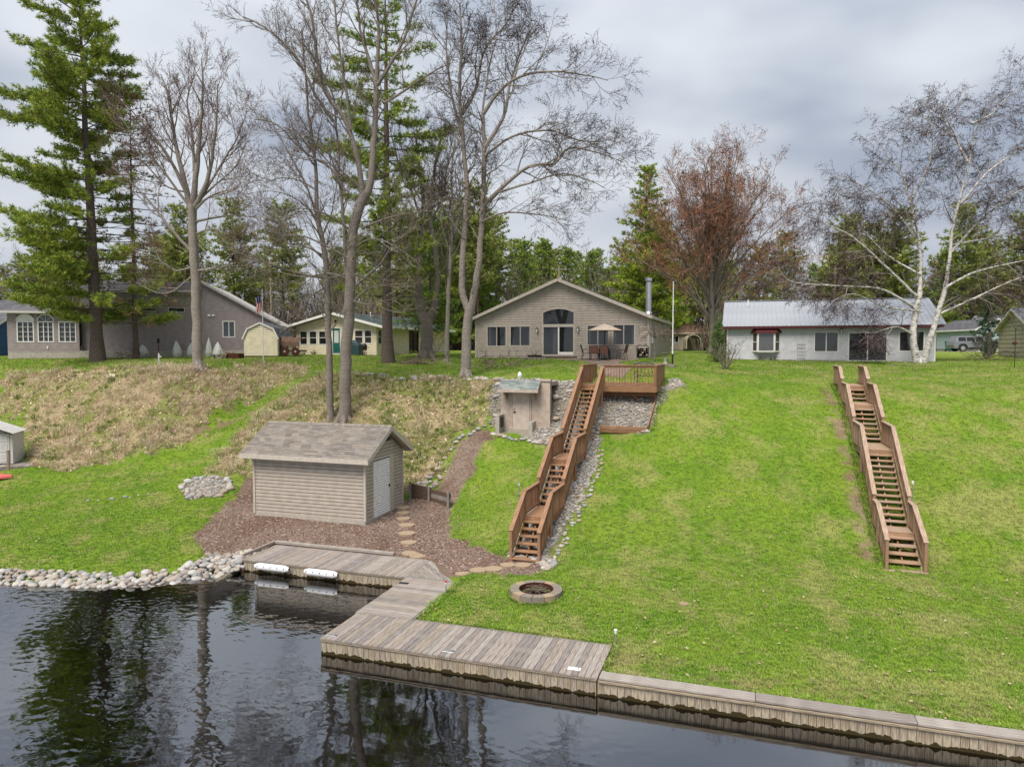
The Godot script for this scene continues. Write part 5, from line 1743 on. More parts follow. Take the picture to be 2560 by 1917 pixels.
func make_far_houses() -> void:
	var grey := [Color(0.2, 0.2, 0.22), Color(0.235, 0.235, 0.25), Color(0.18, 0.18, 0.2)]
	var blue := far_house("blue_house", "dark blue house at the edge of the view beside the grey sunroom", Vector3(-55.0, 7.05, -60.0), 0.0, 11.5, 9.0, 2.6, 4.9, M.blue_siding, M.white_frame, grey, 0.16, [[7.6, 0.8, 9.9, 2.2], [10.3, 0.8, 11.2, 2.2]], [])
	far_house("pale_blue_house", "small pale blue house beyond the parked car", P(24.6, 108.0, 7.6) , TURN - PI / 2 + 0.25, 9.0, 4.6, 2.4, 3.7, M.pale_blue_siding, M.white_paint, grey, 0.2, [], [[0.6, 1.0, 1.3, 2.0], [2.9, 0.9, 3.8, 2.1]])
	far_house("slate_roofed_house", "white house with slate roof half hidden by the blue spruce", P(30.0, 106.0, 7.6), TURN + 0.1, 12.0, 7.0, 2.4, 4.4, M.white_siding, M.white_paint, grey, 0.2, [[1.0, 0.9, 2.4, 2.0]], [])
	far_house("tan_garage", "tan lap-sided garage with a grey roof and white corner trim", P(19.3, 58.6, 6.75), TURN, 9.0, 7.0, 2.35, 3.9, M.tan_siding, M.white_frame, grey, 0.16, [[6.0, 0.9, 7.2, 2.0]], [])
	far_house("far_cottage", "low tan cottage glimpsed between the taupe house and the red maple", P(-9.5, 94.0, 7.5), TURN, 4.6, 5.0, 2.2, 3.3, M.tan_siding, M.tan_siding, [Color(0.34, 0.22, 0.16), Color(0.3, 0.19, 0.14)], 0.2, [[0.6, 0.9, 1.6, 1.8]], [])
	# gambrel garden shed beside the yellow cottage
	var s := thing("gambrel_shed", "cream gambrel-roofed garden shed between the grey house and the yellow cottage", "shed", Vector3(-19.8, 7.1, -52.6), 0.0)
	var shape := PackedVector2Array([Vector2(0, 0), Vector2(2.46, 0), Vector2(2.46, 1.36), Vector2(2.16, 1.98), Vector2(1.2, 2.4), Vector2(0.3, 1.98), Vector2(0, 1.36)])
	siding(s, Transform3D.IDENTITY, shape, [], 0.16, M.cream_siding)
	siding(s, Transform3D(Basis(Vector3.UP, PI / 2), Vector3(2.46, 0, 0)), rect(0, 0, 3.6, 1.36), [], 0.16, M.cream_siding)
	siding(s, Transform3D(Basis(Vector3.UP, -PI / 2), Vector3(0, 0, -3.6)), rect(0, 0, 3.6, 1.36), [], 0.16, M.cream_siding)
	slab(s, "floor_skid", Vector3(0.05, -0.3, -0.05), Vector3(2.4, 0.02, -3.55), M.old_timber)
	var dark := mat("slate_shingle", lin(0.14, 0.155, 0.165), 0.97, "speckle", Vector3(2, 2, 2))
	var line := [Vector2(-0.1, 1.28), Vector2(0.26, 2.03), Vector2(1.2, 2.47), Vector2(2.2, 2.03), Vector2(2.56, 1.28)]
	for i in 4: beam(s, "roof_panel", Vector3(line[i].x, line[i].y, -1.75), Vector3(line[i + 1].x, line[i + 1].y, -1.75), 3.75, 0.045, dark)
	for i in 4: beam(s, "trim_board", Vector3(line[i].x, line[i].y - 0.06, 0.13), Vector3(line[i + 1].x, line[i + 1].y - 0.06, 0.13), 0.025, 0.1, M.white_frame)
	# arched carport shed far behind
	var c := thing("arched_shed", "small tan arched shed with an open dark front beneath the red maple", "shed", P(-5.95, 92.6, 7.6), TURN + 0.3)
	var hoop := Builder.new()
	var ring := PackedVector2Array()
	for i in 13:
		var t := PI * i / 12.0
		ring.push_back(Vector2(0.95 * cos(t), 1.0 + 0.85 * sin(t)))
	ring.insert(0, Vector2(0.95, 0))
	ring.push_back(Vector2(-0.95, 0))
	for i in ring.size() - 1:
		hoop.quad(Vector3(ring[i].x, ring[i].y, 0), Vector3(ring[i + 1].x, ring[i + 1].y, 0), Vector3(ring[i + 1].x, ring[i + 1].y, -2.6), Vector3(ring[i].x, ring[i].y, -2.6))
	part(c, "cover", hoop.mesh(), M.tan_siding)
	part(c, "back", prism(ring, 0.03), M.tan_siding, Vector3(0, 0, -2.6))
	var band := ring.duplicate()
	for i in range(ring.size() - 1, -1, -1): band.push_back(ring[i] * Vector2(0.88, 0.93))
	part(c, "front_band", prism(band, 0.08), M.tan_siding, Vector3(0, 0, 0.06))


# ---------------------------------------------------------------- trees
# main limbs as measured: thickness at foot and tip, then x, y, z of each bend in metres from the tree's foot
const LIMBS_MAPLE_LEFT := [
		[0.30, 0.25, 0.00, -0.05, 0.00, -0.02, 2.88, 0.00, -0.10, 6.72, 0.00, -0.17, 9.36, 0.00],
		[0.20, 0.03, -0.17, 9.33, 0.00, -0.75, 11.30, -0.30, -1.45, 14.20, -0.60, -1.79, 16.28, -0.90, -2.43, 17.79, -1.20],
		[0.20, 0.03, -0.15, 9.56, 0.00, 0.35, 12.57, 0.20, 0.76, 15.70, 0.40, 0.87, 18.02, 0.60],
		[0.17, 0.03, -0.05, 9.56, 0.00, 0.99, 11.07, 0.47, 1.69, 13.73, 0.93, 2.09, 16.28, 1.40],
		[0.14, 0.03, -0.23, 9.79, 0.00, -1.10, 12.23, 0.60, -2.03, 13.73, 1.20, -3.07, 15.12, 1.80],
		[0.12, 0.03, 0.06, 10.25, 0.00, -0.29, 13.96, -0.50, -0.75, 16.28, -1.00, -0.46, 17.91, -1.50],
		[0.11, 0.02, -0.29, 7.01, 0.00, -1.45, 8.40, 0.20, -2.60, 10.02, 0.40, -3.76, 11.18, 0.60, -4.46, 11.76, 0.80],
		[0.09, 0.02, -0.05, 8.75, 0.00, 2.03, 9.21, -0.40, 3.54, 9.09, -0.80],
		[0.08, 0.04, -0.03, 7.99, 0.00, 0.87, 8.28, 0.15, 1.63, 8.20, 0.30],
		[0.09, 0.02, 0.00, 9.44, 0.00, 1.22, 10.14, 0.60, 3.08, 10.49, 1.20],
		[0.07, 0.02, -0.23, 6.08, 0.00, -1.21, 5.85, 0.20, -2.26, 6.66, 0.40, -3.07, 6.78, 0.60],
		[0.06, 0.02, -0.17, 5.62, 0.00, -1.45, 4.69, -0.20, -2.60, 4.57, -0.40, -3.76, 5.15, -0.60],
		[0.07, 0.02, 0.00, 5.85, 0.00, 1.45, 5.96, 0.70, 2.61, 6.54, 1.40],
		[0.09, 0.02, -0.29, 9.56, 0.00, -1.68, 11.65, 0.33, -3.07, 13.27, 0.67, -3.88, 15.12, 1.00],
		[0.09, 0.02, 0.41, 10.25, 0.00, 1.45, 12.11, -0.33, 2.38, 13.96, -0.67, 2.84, 15.59, -1.00],
		[0.07, 0.02, 0.29, 10.02, 0.00, 1.57, 10.95, 0.40, 2.84, 11.88, 0.80, 3.54, 13.04, 1.20],
		[0.06, 0.02, -0.52, 10.49, 0.00, -1.91, 10.95, -0.40, -3.07, 12.11, -0.80, -4.00, 12.92, -1.20]]
const LIMBS_MAPLE_TALL := [
		[0.32, 0.24, 0.00, -0.10, 0.00, 0.12, 3.23, 0.00, 0.29, 5.37, 0.00, 0.58, 9.89, 0.00, 1.15, 11.66, 0.00],
		[0.20, 0.12, 1.15, 11.56, 0.00, 1.50, 12.41, 0.00, 1.79, 15.93, 0.00, 1.79, 17.45, 0.00],
		[0.12, 0.03, 1.80, 17.34, 0.00, 1.40, 18.75, -0.25, 1.00, 19.96, -0.50, 0.79, 21.36, -0.75, 0.69, 22.57, -1.00],
		[0.12, 0.03, 1.85, 17.44, 0.00, 2.02, 19.96, 0.20, 1.75, 21.97, 0.40, 1.70, 23.48, 0.60],
		[0.11, 0.03, 1.80, 17.14, 0.00, 2.61, 18.14, 0.30, 3.41, 19.45, 0.60, 4.32, 21.97, 0.90, 4.62, 22.87, 1.20],
		[0.16, 0.04, 1.10, 11.56, 0.00, 0.90, 13.43, 0.17, 0.29, 15.43, 0.33, -0.42, 16.34, 0.50, -0.92, 17.95, 0.67, -1.23, 20.47, 0.83, -2.02, 22.18, 1.00],
		[0.09, 0.03, 0.62, 14.89, 0.40, 0.42, 16.97, 0.75, 0.17, 19.05, 1.10, 0.00, 21.55, 1.45, -0.21, 23.22, 1.80],
		[0.11, 0.03, 0.21, 6.14, 0.00, 0.04, 10.31, -0.20, -0.21, 12.91, -0.40, -0.37, 15.43, -0.60, -0.62, 17.14, -0.80, -1.46, 18.84, -1.00, -2.50, 20.09, -1.20],
		[0.09, 0.03, -0.37, 15.43, 0.00, -1.25, 16.76, 0.20, -2.08, 18.43, 0.40, -3.33, 19.68, 0.60, -4.58, 20.30, 0.80],
		[0.08, 0.03, 0.19, 11.91, 0.00, -0.61, 13.12, -0.15, -2.02, 14.02, -0.30, -3.43, 15.43, -0.45, -4.64, 15.73, -0.60],
		[0.08, 0.02, 0.69, 7.08, 0.00, 2.10, 8.19, 0.47, 2.81, 9.09, 0.93, 3.71, 9.59, 1.40],
		[0.07, 0.02, 1.00, 10.00, 0.00, 2.30, 10.60, -0.40, 3.81, 11.00, -0.80, 4.82, 11.10, -1.20],
		[0.08, 0.02, 2.20, 16.33, 0.00, 3.21, 17.14, -0.47, 4.42, 18.14, -0.93, 5.62, 18.95, -1.40],
		[0.07, 0.02, 0.39, 8.39, 0.00, -0.61, 8.99, 0.40, -1.82, 9.49, 0.80, -2.93, 9.39, 1.20],
		[0.06, 0.02, 0.19, 5.87, 0.00, 1.40, 6.88, 0.30, 2.81, 7.08, 0.60, 3.91, 6.88, 0.90],
		[0.06, 0.02, 0.29, 7.38, 0.00, -0.61, 7.68, 0.17, -2.02, 7.48, 0.33, -3.73, 7.88, 0.50],
		[0.06, 0.01, 0.44, 8.89, 0.00, 1.60, 9.39, 0.53, 2.81, 8.99, 1.07, 4.11, 8.09, 1.60],
		[0.06, 0.01, 0.49, 9.90, 0.00, -0.61, 10.60, 0.60, -1.82, 10.80, 1.20, -3.03, 10.40, 1.80],
		[0.05, 0.01, 0.69, 10.90, 0.00, 1.80, 11.61, -0.53, 3.11, 11.91, -1.07, 4.21, 11.71, -1.60],
		[0.06, 0.01, 1.10, 11.91, 0.00, -0.01, 12.91, 0.47, -1.22, 13.32, 0.93, -2.42, 13.12, 1.40],
		[0.05, 0.01, 0.29, 6.38, 0.00, 1.40, 6.07, 0.40, 2.61, 6.28, 0.80, 3.41, 5.87, 1.20]]
const LIMBS_SLIM_TREE := [
		[0.19, 0.13, 0.00, -0.08, 0.00, -0.04, 3.19, 0.00, -0.10, 7.39, 0.00, -0.29, 9.28, 0.00, -0.52, 10.43, 0.00],
		[0.12, 0.03, -0.52, 10.33, 0.00, -0.63, 12.01, -0.10, -0.67, 13.48, -0.20, -1.03, 15.99, -0.30, -1.22, 18.51, -0.40, -1.39, 20.40, -0.50],
		[0.07, 0.02, -0.44, 9.91, 0.00, -0.97, 12.01, 0.27, -1.81, 13.69, 0.53, -2.64, 15.36, 0.80],
		[0.08, 0.02, -0.29, 7.49, 0.00, -1.39, 7.64, 0.17, -2.54, 8.00, 0.35, -3.90, 8.44, 0.52, -5.08, 9.00, 0.70],
		[0.06, 0.02, -0.25, 8.44, 0.00, -1.39, 9.49, -0.27, -2.64, 10.33, -0.53, -3.69, 10.96, -0.80],
		[0.06, 0.02, -0.17, 7.39, 0.00, 0.50, 8.44, 0.37, 1.34, 9.28, 0.73, 2.18, 9.70, 1.10],
		[0.05, 0.02, -0.17, 6.97, 0.00, -1.18, 6.55, -0.55, -2.22, 6.13, -1.10],
		[0.05, 0.02, -0.38, 9.49, 0.00, 0.29, 10.75, 0.45, 0.71, 12.22, 0.90],
		[0.05, 0.01, -0.29, 8.65, 0.00, -1.18, 9.07, 0.43, -2.22, 9.07, 0.87, -3.48, 8.65, 1.30],
		[0.05, 0.01, -0.48, 10.33, 0.00, -1.39, 11.38, 0.33, -2.64, 11.80, 0.67, -3.90, 11.59, 1.00],
		[0.05, 0.01, -0.17, 7.39, 0.00, 0.71, 7.60, 0.27, 1.55, 7.60, 0.53, 2.60, 7.18, 0.80],
		[0.05, 0.01, -0.61, 12.01, 0.00, -1.81, 12.64, -0.27, -3.06, 12.64, -0.53, -4.32, 12.22, -0.80]]
const LIMBS_FORKED_TREE := [
		[0.50, 0.40, 0.00, -0.09, 0.00, 0.00, 1.44, 0.00, 0.00, 2.87, 0.00],
		[0.30, 0.08, -0.17, 2.58, 0.00, -0.57, 4.31, -0.12, -0.52, 7.18, -0.24, -0.17, 10.62, -0.36, -0.46, 13.20, -0.48, -0.75, 16.07, -0.60],
		[0.28, 0.06, 0.17, 2.58, 0.00, 0.69, 4.31, 0.12, 0.75, 7.18, 0.24, 0.34, 10.05, 0.36, 0.69, 13.20, 0.48, 1.26, 16.07, 0.60],
		[0.10, 0.03, -0.17, 9.47, 0.00, -1.03, 12.05, 0.33, -1.89, 14.06, 0.67, -2.32, 16.07, 1.00],
		[0.10, 0.03, 0.26, 9.47, 0.00, 1.26, 11.77, -0.33, 1.55, 14.06, -0.67, 2.70, 16.07, -1.00],
		[0.08, 0.02, -0.57, 5.45, 0.00, -1.61, 7.18, 0.60, -3.04, 7.75, 1.20],
		[0.08, 0.02, 0.75, 5.74, 0.00, 1.84, 7.18, 0.60, 2.41, 9.47, 1.20]]
const LIMBS_THIN_TREE := [
		[0.17, 0.05, 0.00, -0.05, 0.00, 0.08, 3.34, 0.00, 0.24, 6.52, 0.00, 0.45, 9.70, 0.00, 0.34, 12.35, 0.00, 0.61, 14.47, 0.00],
		[0.06, 0.02, 0.29, 7.05, 0.00, -0.32, 9.17, 0.25, -0.72, 11.29, 0.50],
		[0.06, 0.02, 0.34, 8.11, 0.00, 0.87, 9.70, -0.25, 1.03, 11.82, -0.50]]
const LIMBS_LEANING_MAPLE := [
		[0.29, 0.24, 0.00, -0.06, 0.00, 0.06, 1.77, 0.00, 0.19, 3.28, 0.00, 0.28, 3.71, 0.00],
		[0.20, 0.05, 0.19, 3.50, 0.00, -0.17, 4.68, -0.06, -0.09, 6.78, -0.11, 0.09, 9.91, -0.17, -0.09, 12.52, -0.23, -0.28, 15.11, -0.29, -0.17, 17.72, -0.34, -0.28, 19.90, -0.40],
		[0.20, 0.10, 0.32, 3.58, 0.00, 0.45, 4.17, 0.06, 0.76, 6.26, 0.12, 0.97, 9.39, 0.18, 1.08, 12.00, 0.24, 0.97, 13.86, 0.30],
		[0.13, 0.02, 0.97, 9.06, 0.20, 2.31, 10.32, 0.33, 3.58, 11.16, 0.47, 4.81, 11.20, 0.60, 5.55, 12.00, 0.73, 7.42, 11.57, 0.87, 8.27, 11.16, 1.00],
		[0.12, 0.02, 1.08, 12.13, 0.30, 2.11, 13.86, 0.08, 2.31, 15.11, -0.14, 2.74, 16.68, -0.36, 3.26, 18.04, -0.58, 3.78, 19.03, -0.80],
		[0.11, 0.02, 1.01, 13.86, 0.30, 1.90, 15.02, 0.48, 3.15, 15.73, 0.66, 4.81, 15.84, 0.84, 6.41, 15.58, 1.02, 7.42, 15.26, 1.20],
		[0.11, 0.02, -0.17, 14.07, -0.40, 0.54, 15.43, -0.65, 1.08, 17.72, -0.90, 2.11, 19.03, -1.15, 2.96, 20.55, -1.40],
		[0.10, 0.02, -0.11, 12.78, -0.30, -0.71, 15.15, -0.07, -0.93, 17.31, 0.17, -0.82, 19.68, 0.40],
		[0.08, 0.02, 1.06, 11.70, 0.30, 2.74, 12.88, -0.08, 4.68, 13.21, -0.45, 6.19, 12.78, -0.82, 7.70, 12.88, -1.20],
		[0.07, 0.02, 1.66, 9.75, 0.30, 3.39, 10.19, 0.57, 5.11, 10.62, 0.85, 6.63, 10.19, 1.12, 7.27, 9.75, 1.40],
		[0.06, 0.02, 0.91, 8.24, 0.30, 2.09, 8.68, 0.47, 3.82, 8.57, 0.63, 5.33, 8.24, 0.80],
		[0.06, 0.02, 0.97, 13.86, 0.30, 1.23, 16.01, -0.07, 1.66, 18.17, -0.43, 1.55, 20.11, -0.80],
		[0.06, 0.02, -0.02, 7.38, 0.00, -0.93, 8.68, 0.30, -1.58, 10.19, 0.60, -2.01, 11.70, 0.90]]
const LIMBS_WHITE_BIRCH := [
		[0.24, 0.17, -0.16, -0.08, 0.00, -0.41, 1.24, 0.00, -0.49, 1.79, 0.00, -0.28, 3.34, 0.00, -0.10, 4.48, 0.00],
		[0.20, 0.14, 0.26, -0.08, 0.00, 0.41, 0.72, 0.07, 0.52, 1.48, 0.15, 0.93, 3.03, 0.22, 1.35, 4.87, 0.30],
		[0.13, 0.02, -0.16, 4.22, 0.00, -0.03, 5.36, -0.10, -0.13, 7.84, -0.20, -0.75, 10.33, -0.30, -1.27, 12.19, -0.40, -2.25, 13.28, -0.50, -2.87, 14.44, -0.60],
		[0.13, 0.02, 1.27, 4.61, 0.30, 1.48, 6.24, 0.35, 1.60, 8.08, 0.40, 1.84, 9.71, 0.45, 2.46, 12.37, 0.50, 2.69, 14.19, 0.55, 3.47, 16.00, 0.60],
		[0.10, 0.02, -0.21, 4.22, 0.00, -0.52, 4.37, 0.16, -2.61, 6.24, 0.32, -4.74, 7.97, 0.48, -6.60, 8.83, 0.64, -7.40, 9.79, 0.80],
		[0.10, 0.02, -0.26, 3.44, 0.00, -1.71, 4.22, 0.32, -3.24, 4.74, 0.64, -6.34, 4.87, 0.96, -8.83, 5.10, 1.28, -9.68, 5.85, 1.60],
		[0.10, 0.02, 1.22, 4.74, 0.30, 2.95, 5.72, 0.60, 5.44, 6.34, 0.90, 6.83, 6.73, 1.20],
		[0.09, 0.02, 0.85, 3.05, 0.20, 2.95, 4.12, 0.73, 5.44, 5.36, 1.27, 7.09, 5.64, 1.80],
		[0.09, 0.02, 1.66, 7.46, 0.30, 4.19, 7.97, -0.35, 6.83, 8.62, -1.00],
		[0.08, 0.02, -0.44, 1.76, 0.00, -1.19, 2.15, 0.30, -2.05, 2.30, 0.60, -3.60, 1.89, 0.90, -4.30, 2.12, 1.20],
		[0.09, 0.02, -0.21, 7.97, -0.40, -1.71, 10.04, -0.67, -3.26, 11.34, -0.93, -4.56, 12.11, -1.20],
		[0.09, 0.02, -0.67, 10.30, -0.30, 0.10, 12.37, 0.13, 0.10, 13.93, 0.57, -0.54, 15.22, 1.00],
		[0.10, 0.02, 1.92, 9.79, 0.40, 3.47, 11.86, 0.77, 4.76, 12.89, 1.13, 6.06, 13.67, 1.50],
		[0.09, 0.02, 2.43, 12.63, 0.40, 1.66, 14.70, -0.13, 1.40, 15.74, -0.67, 2.05, 16.77, -1.20],
		[0.08, 0.02, 2.59, 14.96, 0.40, 3.73, 15.48, 0.53, 4.63, 16.52, 0.67, 5.02, 17.03, 0.80],
		[0.08, 0.02, 1.58, 6.94, 0.30, 3.21, 9.01, 0.73, 5.02, 10.56, 1.17, 6.83, 11.34, 1.60],
		[0.07, 0.02, -0.08, 5.64, 0.00, -1.97, 6.94, -0.47, -3.78, 9.01, -0.93, -5.33, 10.56, -1.40],
		[0.06, 0.02, 0.10, 3.31, 0.00, -2.49, 3.57, 0.50, -4.81, 4.35, 1.00, -6.37, 3.83, 1.50]]



class Grower:
	var wood := Builder.new()      # trunk and big limbs
	var twigs := Builder.new()     # everything finer
	var r := RandomNumberGenerator.new()
	var up := 0.25                 # how strongly shoots turn upwards
	var droop := 0.0               # how strongly the finest hang
	var spread := 0.75             # angle at which shoots leave
	var density := 1.5             # shoots per metre
	var twig_dark := Color(0.10, 0.08, 0.072)
	var twig_pale := Color(0.2, 0.17, 0.15)
	var buds: Array = []
	var bud_size := 0.035
	var bud_share := 0.5
	var levels := 4
	var fine := 0.011
	var short := 1.0
	var barky := true              # first shoots wear the trunk's bark
	var closing := false           # the trunk's end is rounded where the limbs leave it

	func bent(d: Vector3, angle: float) -> Vector3:
		var side := d.cross(Vector3(r.randf_range(-1, 1), r.randf_range(-1, 1), r.randf_range(-1, 1))).normalized()
		return (d * cos(angle) + side * sin(angle)).normalized()

	func limb(pts: PackedVector3Array, r0: float, r1: float, sides: int) -> void:
		# smooth the measured bends
		var fine_pts := PackedVector3Array()
		var radii := PackedFloat32Array()
		var c := Curve3D.new()
		for i in pts.size():
			var t := (pts[mini(i + 1, pts.size() - 1)] - pts[maxi(i - 1, 0)]) / 6.0
			c.add_point(pts[i], -t, t)
		var long := c.get_baked_length()
		var n := maxi(4, int(long / 0.45))
		for i in n + 1:
			var s := float(i) / n
			var j := Vector3(r.randf_range(-1, 1), r.randf_range(-0.4, 0.4), r.randf_range(-1, 1)) * (0.02 + r1 * 0.09) * (0.0 if i == 0 else 1.0)
			fine_pts.push_back(c.sample_baked(long * s) + j)
			radii.push_back(lerpf(r0, r1, pow(s, 0.85)))
		if r0 > 0.0 and closing:
			var e := (fine_pts[n] - fine_pts[n - 1]).normalized()
			fine_pts.push_back(fine_pts[n] + e * r1 * 0.9)
			radii.push_back(r1 * 0.75)
			fine_pts.push_back(fine_pts[n] + e * r1 * 1.5)
			radii.push_back(0.02)
		wood.tube(fine_pts, radii, sides, Color.WHITE)
		shoots(fine_pts, radii, long, 1)

	func shoots(pts: PackedVector3Array, radii: PackedFloat32Array, long: float, level: int) -> void:
		var n := pts.size()
		var dens: float = density * [1.0, 1.0, 1.5, 2.3, 3.4][level]
		var start := [0.3, 0.25, 0.2, 0.12, 0.08][level] as float
		var count := int(long * dens * (1.0 - start) + r.randf())
		for k in count:
			var s := start + (1.0 - start) * (k + r.randf()) / count
			var x := s * (n - 1)
			var i := mini(int(x), n - 2)
			var at := pts[i].lerp(pts[i + 1], x - i)
			var d := (pts[i + 1] - pts[i]).normalized()
			var rad := lerpf(radii[i], radii[i + 1], x - i)
			if rad > 0.16: continue
			var reach := ([0.0, 2.6, 1.35, 0.75, 0.4][level] as float) * short * r.randf_range(0.55, 1.2) * (1.15 - 0.55 * s)
			shoot(at, bent(d, spread * r.randf_range(0.65, 1.25)), reach, minf(rad * 0.6, ([0.0, 0.05, 0.026, 0.016, 0.011][level] as float)), level)

	func shoot(at: Vector3, d: Vector3, long: float, rad: float, level: int) -> void:
		var n := [3, 6, 4, 3, 2][level] as int
		var pts := PackedVector3Array([at])
		var radii := PackedFloat32Array([rad])
		for i in n:
			d = (d + Vector3(r.randf_range(-1, 1), r.randf_range(-1, 1), r.randf_range(-1, 1)) * 0.16 + Vector3.UP * up * 0.35 - Vector3.UP * droop * (0.12 * level)).normalized()
			at += d * long / n
			pts.push_back(at)
			radii.push_back(maxf(fine * 0.55, lerpf(rad, fine * 0.6, float(i + 1) / n)))
		var k := twig_pale.lerp(twig_dark, clampf(level / 3.0 + r.randf_range(-0.2, 0.2), 0.0, 1.0))
		if level >= levels:
			# the finest: two crossed slivers
			var side := d.cross(Vector3.UP).normalized() * fine * 0.8
			var up2 := d.cross(side).normalized() * fine * 0.8
			var a := pts[0]
			var z := pts[pts.size() - 1]
			twigs.v.push_back(a - side); twigs.v.push_back(a + side); twigs.v.push_back(z)
			twigs.v.push_back(a - up2); twigs.v.push_back(a + up2); twigs.v.push_back(z)
			for j in 6: twigs.c.push_back(k)
			for j in 3: twigs.n.push_back(up2.normalized())
			for j in 3: twigs.n.push_back(side.normalized())
			if buds.size() and r.randf() < bud_share: bud(z)
			return
		if level == 1 and barky:
			wood.tube(pts, radii, 5, Color.WHITE)
		else:
			twigs.tube(pts, radii, 3, k)
		if buds.size() and level >= levels - 1 and r.randf() < bud_share: bud(pts[pts.size() - 1])
		shoots(pts, radii, long, level + 1)

	func bud(at: Vector3) -> void:
		var k: Color = buds[r.randi() % buds.size()] * r.randf_range(0.75, 1.2)
		for q in 2:
			var p := at + Vector3(r.randf_range(-1, 1), r.randf_range(-1, 1), r.randf_range(-1, 1)) * bud_size * 1.4
			var a := Vector3(r.randf_range(-1, 1), r.randf_range(-1, 1), r.randf_range(-1, 1)).normalized() * bud_size
			var b := a.cross(Vector3(r.randf_range(-1, 1), r.randf_range(-1, 1), r.randf_range(-1, 1))).normalized() * bud_size * 0.7
			twigs.v.push_back(p - a); twigs.v.push_back(p + a); twigs.v.push_back(p + b)
			var nn := a.cross(b).normalized()
			for j in 3:
				twigs.c.push_back(k)
				twigs.n.push_back(nn)


# root flare, so that the trunk sits in the ground
func flare(g: Grower, rad: float) -> void:
	for i in 6:
		var t := TAU * i / 6.0 + g.r.randf()
		var o := Vector3(cos(t), 0, sin(t))
		g.wood.tube(PackedVector3Array([o * rad * 0.35 + Vector3(0, rad * 1.9, 0), o * rad * 0.75 + Vector3(0, rad * 0.6, 0), o * rad * 1.5 + Vector3(0, -0.12, 0)]), PackedFloat32Array([rad * 0.45, rad * 0.5, rad * 0.35]), 7, Color.WHITE)


func bare_tree(called: String, label: String, at: Vector3, limbs: Array, bark: Material, set_up: Callable, group := "") -> Node3D:
	var g := Grower.new()
	g.r.seed = label.length() * 17 + limbs.size()
	g.wood.tinted = true
	g.twigs.tinted = true
	g.twigs.smooth = true
	set_up.call(g)
	flare(g, limbs[0][0])
	for l in limbs:
		var pts := PackedVector3Array()
		for i in range(2, l.size(), 3): pts.push_back(Vector3(l[i], l[i + 1], l[i + 2]))
		g.closing = l == limbs[0]
		g.limb(pts, l[0], l[1], 12 if l[0] > 0.15 else 7)
	var t := thing(called, label, "tree", at, 0.0, group)
	part(t, "trunk", g.wood.mesh(), bark)
	part(t, "crown", g.twigs.mesh(), M.twig)
	return t


# limbs of a tree nobody measured: a trunk that divides and climbs
func made_limbs(high: float, rad: float, fork: float, count: int, wide: float, seed_no: int) -> Array:
	var r := RandomNumberGenerator.new()
	r.seed = seed_no
	var out := [[rad, rad * 0.75, 0.0, -0.2, 0.0, r.randf_range(-0.1, 0.1), fork * 0.5, 0.0, r.randf_range(-0.1, 0.1), fork, r.randf_range(-0.1, 0.1)]]
	for i in count:
		var t := TAU * (i + r.randf() * 0.6) / count
		var reach := wide * r.randf_range(0.45, 1.0)
		var top_y := high * r.randf_range(0.72, 1.0) * (1.0 - 0.22 * reach / wide)
		var o := Vector3(cos(t), 0, sin(t))
		var y0 := fork * r.randf_range(0.8, 1.0)
		var row := [rad * r.randf_range(0.26, 0.5), 0.02]
		for k in 5:
			var s := k / 4.0
			var p := o * reach * pow(s, 0.8) + Vector3(0, lerpf(y0, top_y, pow(s, 1.1)), 0)
			row.append_array([p.x, p.y, p.z])
		out.append(row)
	return out



# limbs that fan out to fill a rounded crown from low down
func round_limbs(high: float, rad: float, fork: float, count: int, wide: float, seed_no: int) -> Array:
	var r := RandomNumberGenerator.new()
	r.seed = seed_no
	var out := [[rad, rad * 0.7, 0.0, -0.2, 0.0, 0.05, fork * 0.5, 0.0, 0.0, fork, 0.05]]
	for i in 3:
		var t := TAU * i / 3.0
		out.append([rad * 0.5, 0.03, 0.1 * cos(t), fork * 0.85, 0.1 * sin(t), 0.5 * cos(t), high * 0.35, 0.5 * sin(t), 0.9 * cos(t), high * 0.65, 0.9 * sin(t), 1.2 * cos(t), high * r.randf_range(0.92, 1.0), 1.2 * sin(t)])
	for i in count:
		var t := TAU * (i * 0.382 + r.randf() * 0.1)
		var e := lerpf(-0.15, 1.25, (i + 0.5) / count)
		var tip := Vector3(cos(t) * cos(e) * wide, high * 0.5 + sin(e) * high * 0.47, sin(t) * cos(e) * wide) * r.randf_range(0.9, 1.05)
		var y0 := fork * 0.8 + (high * 0.34) * (i + r.randf()) / count
		var row := [rad * r.randf_range(0.2, 0.34), 0.02]
		for k in 5:
			var s := k / 4.0
			row.append_array([tip.x * pow(s, 1.15), lerpf(y0, tip.y, pow(s, 0.85)), tip.z * pow(s, 1.15)])
		out.append(row)
	return out


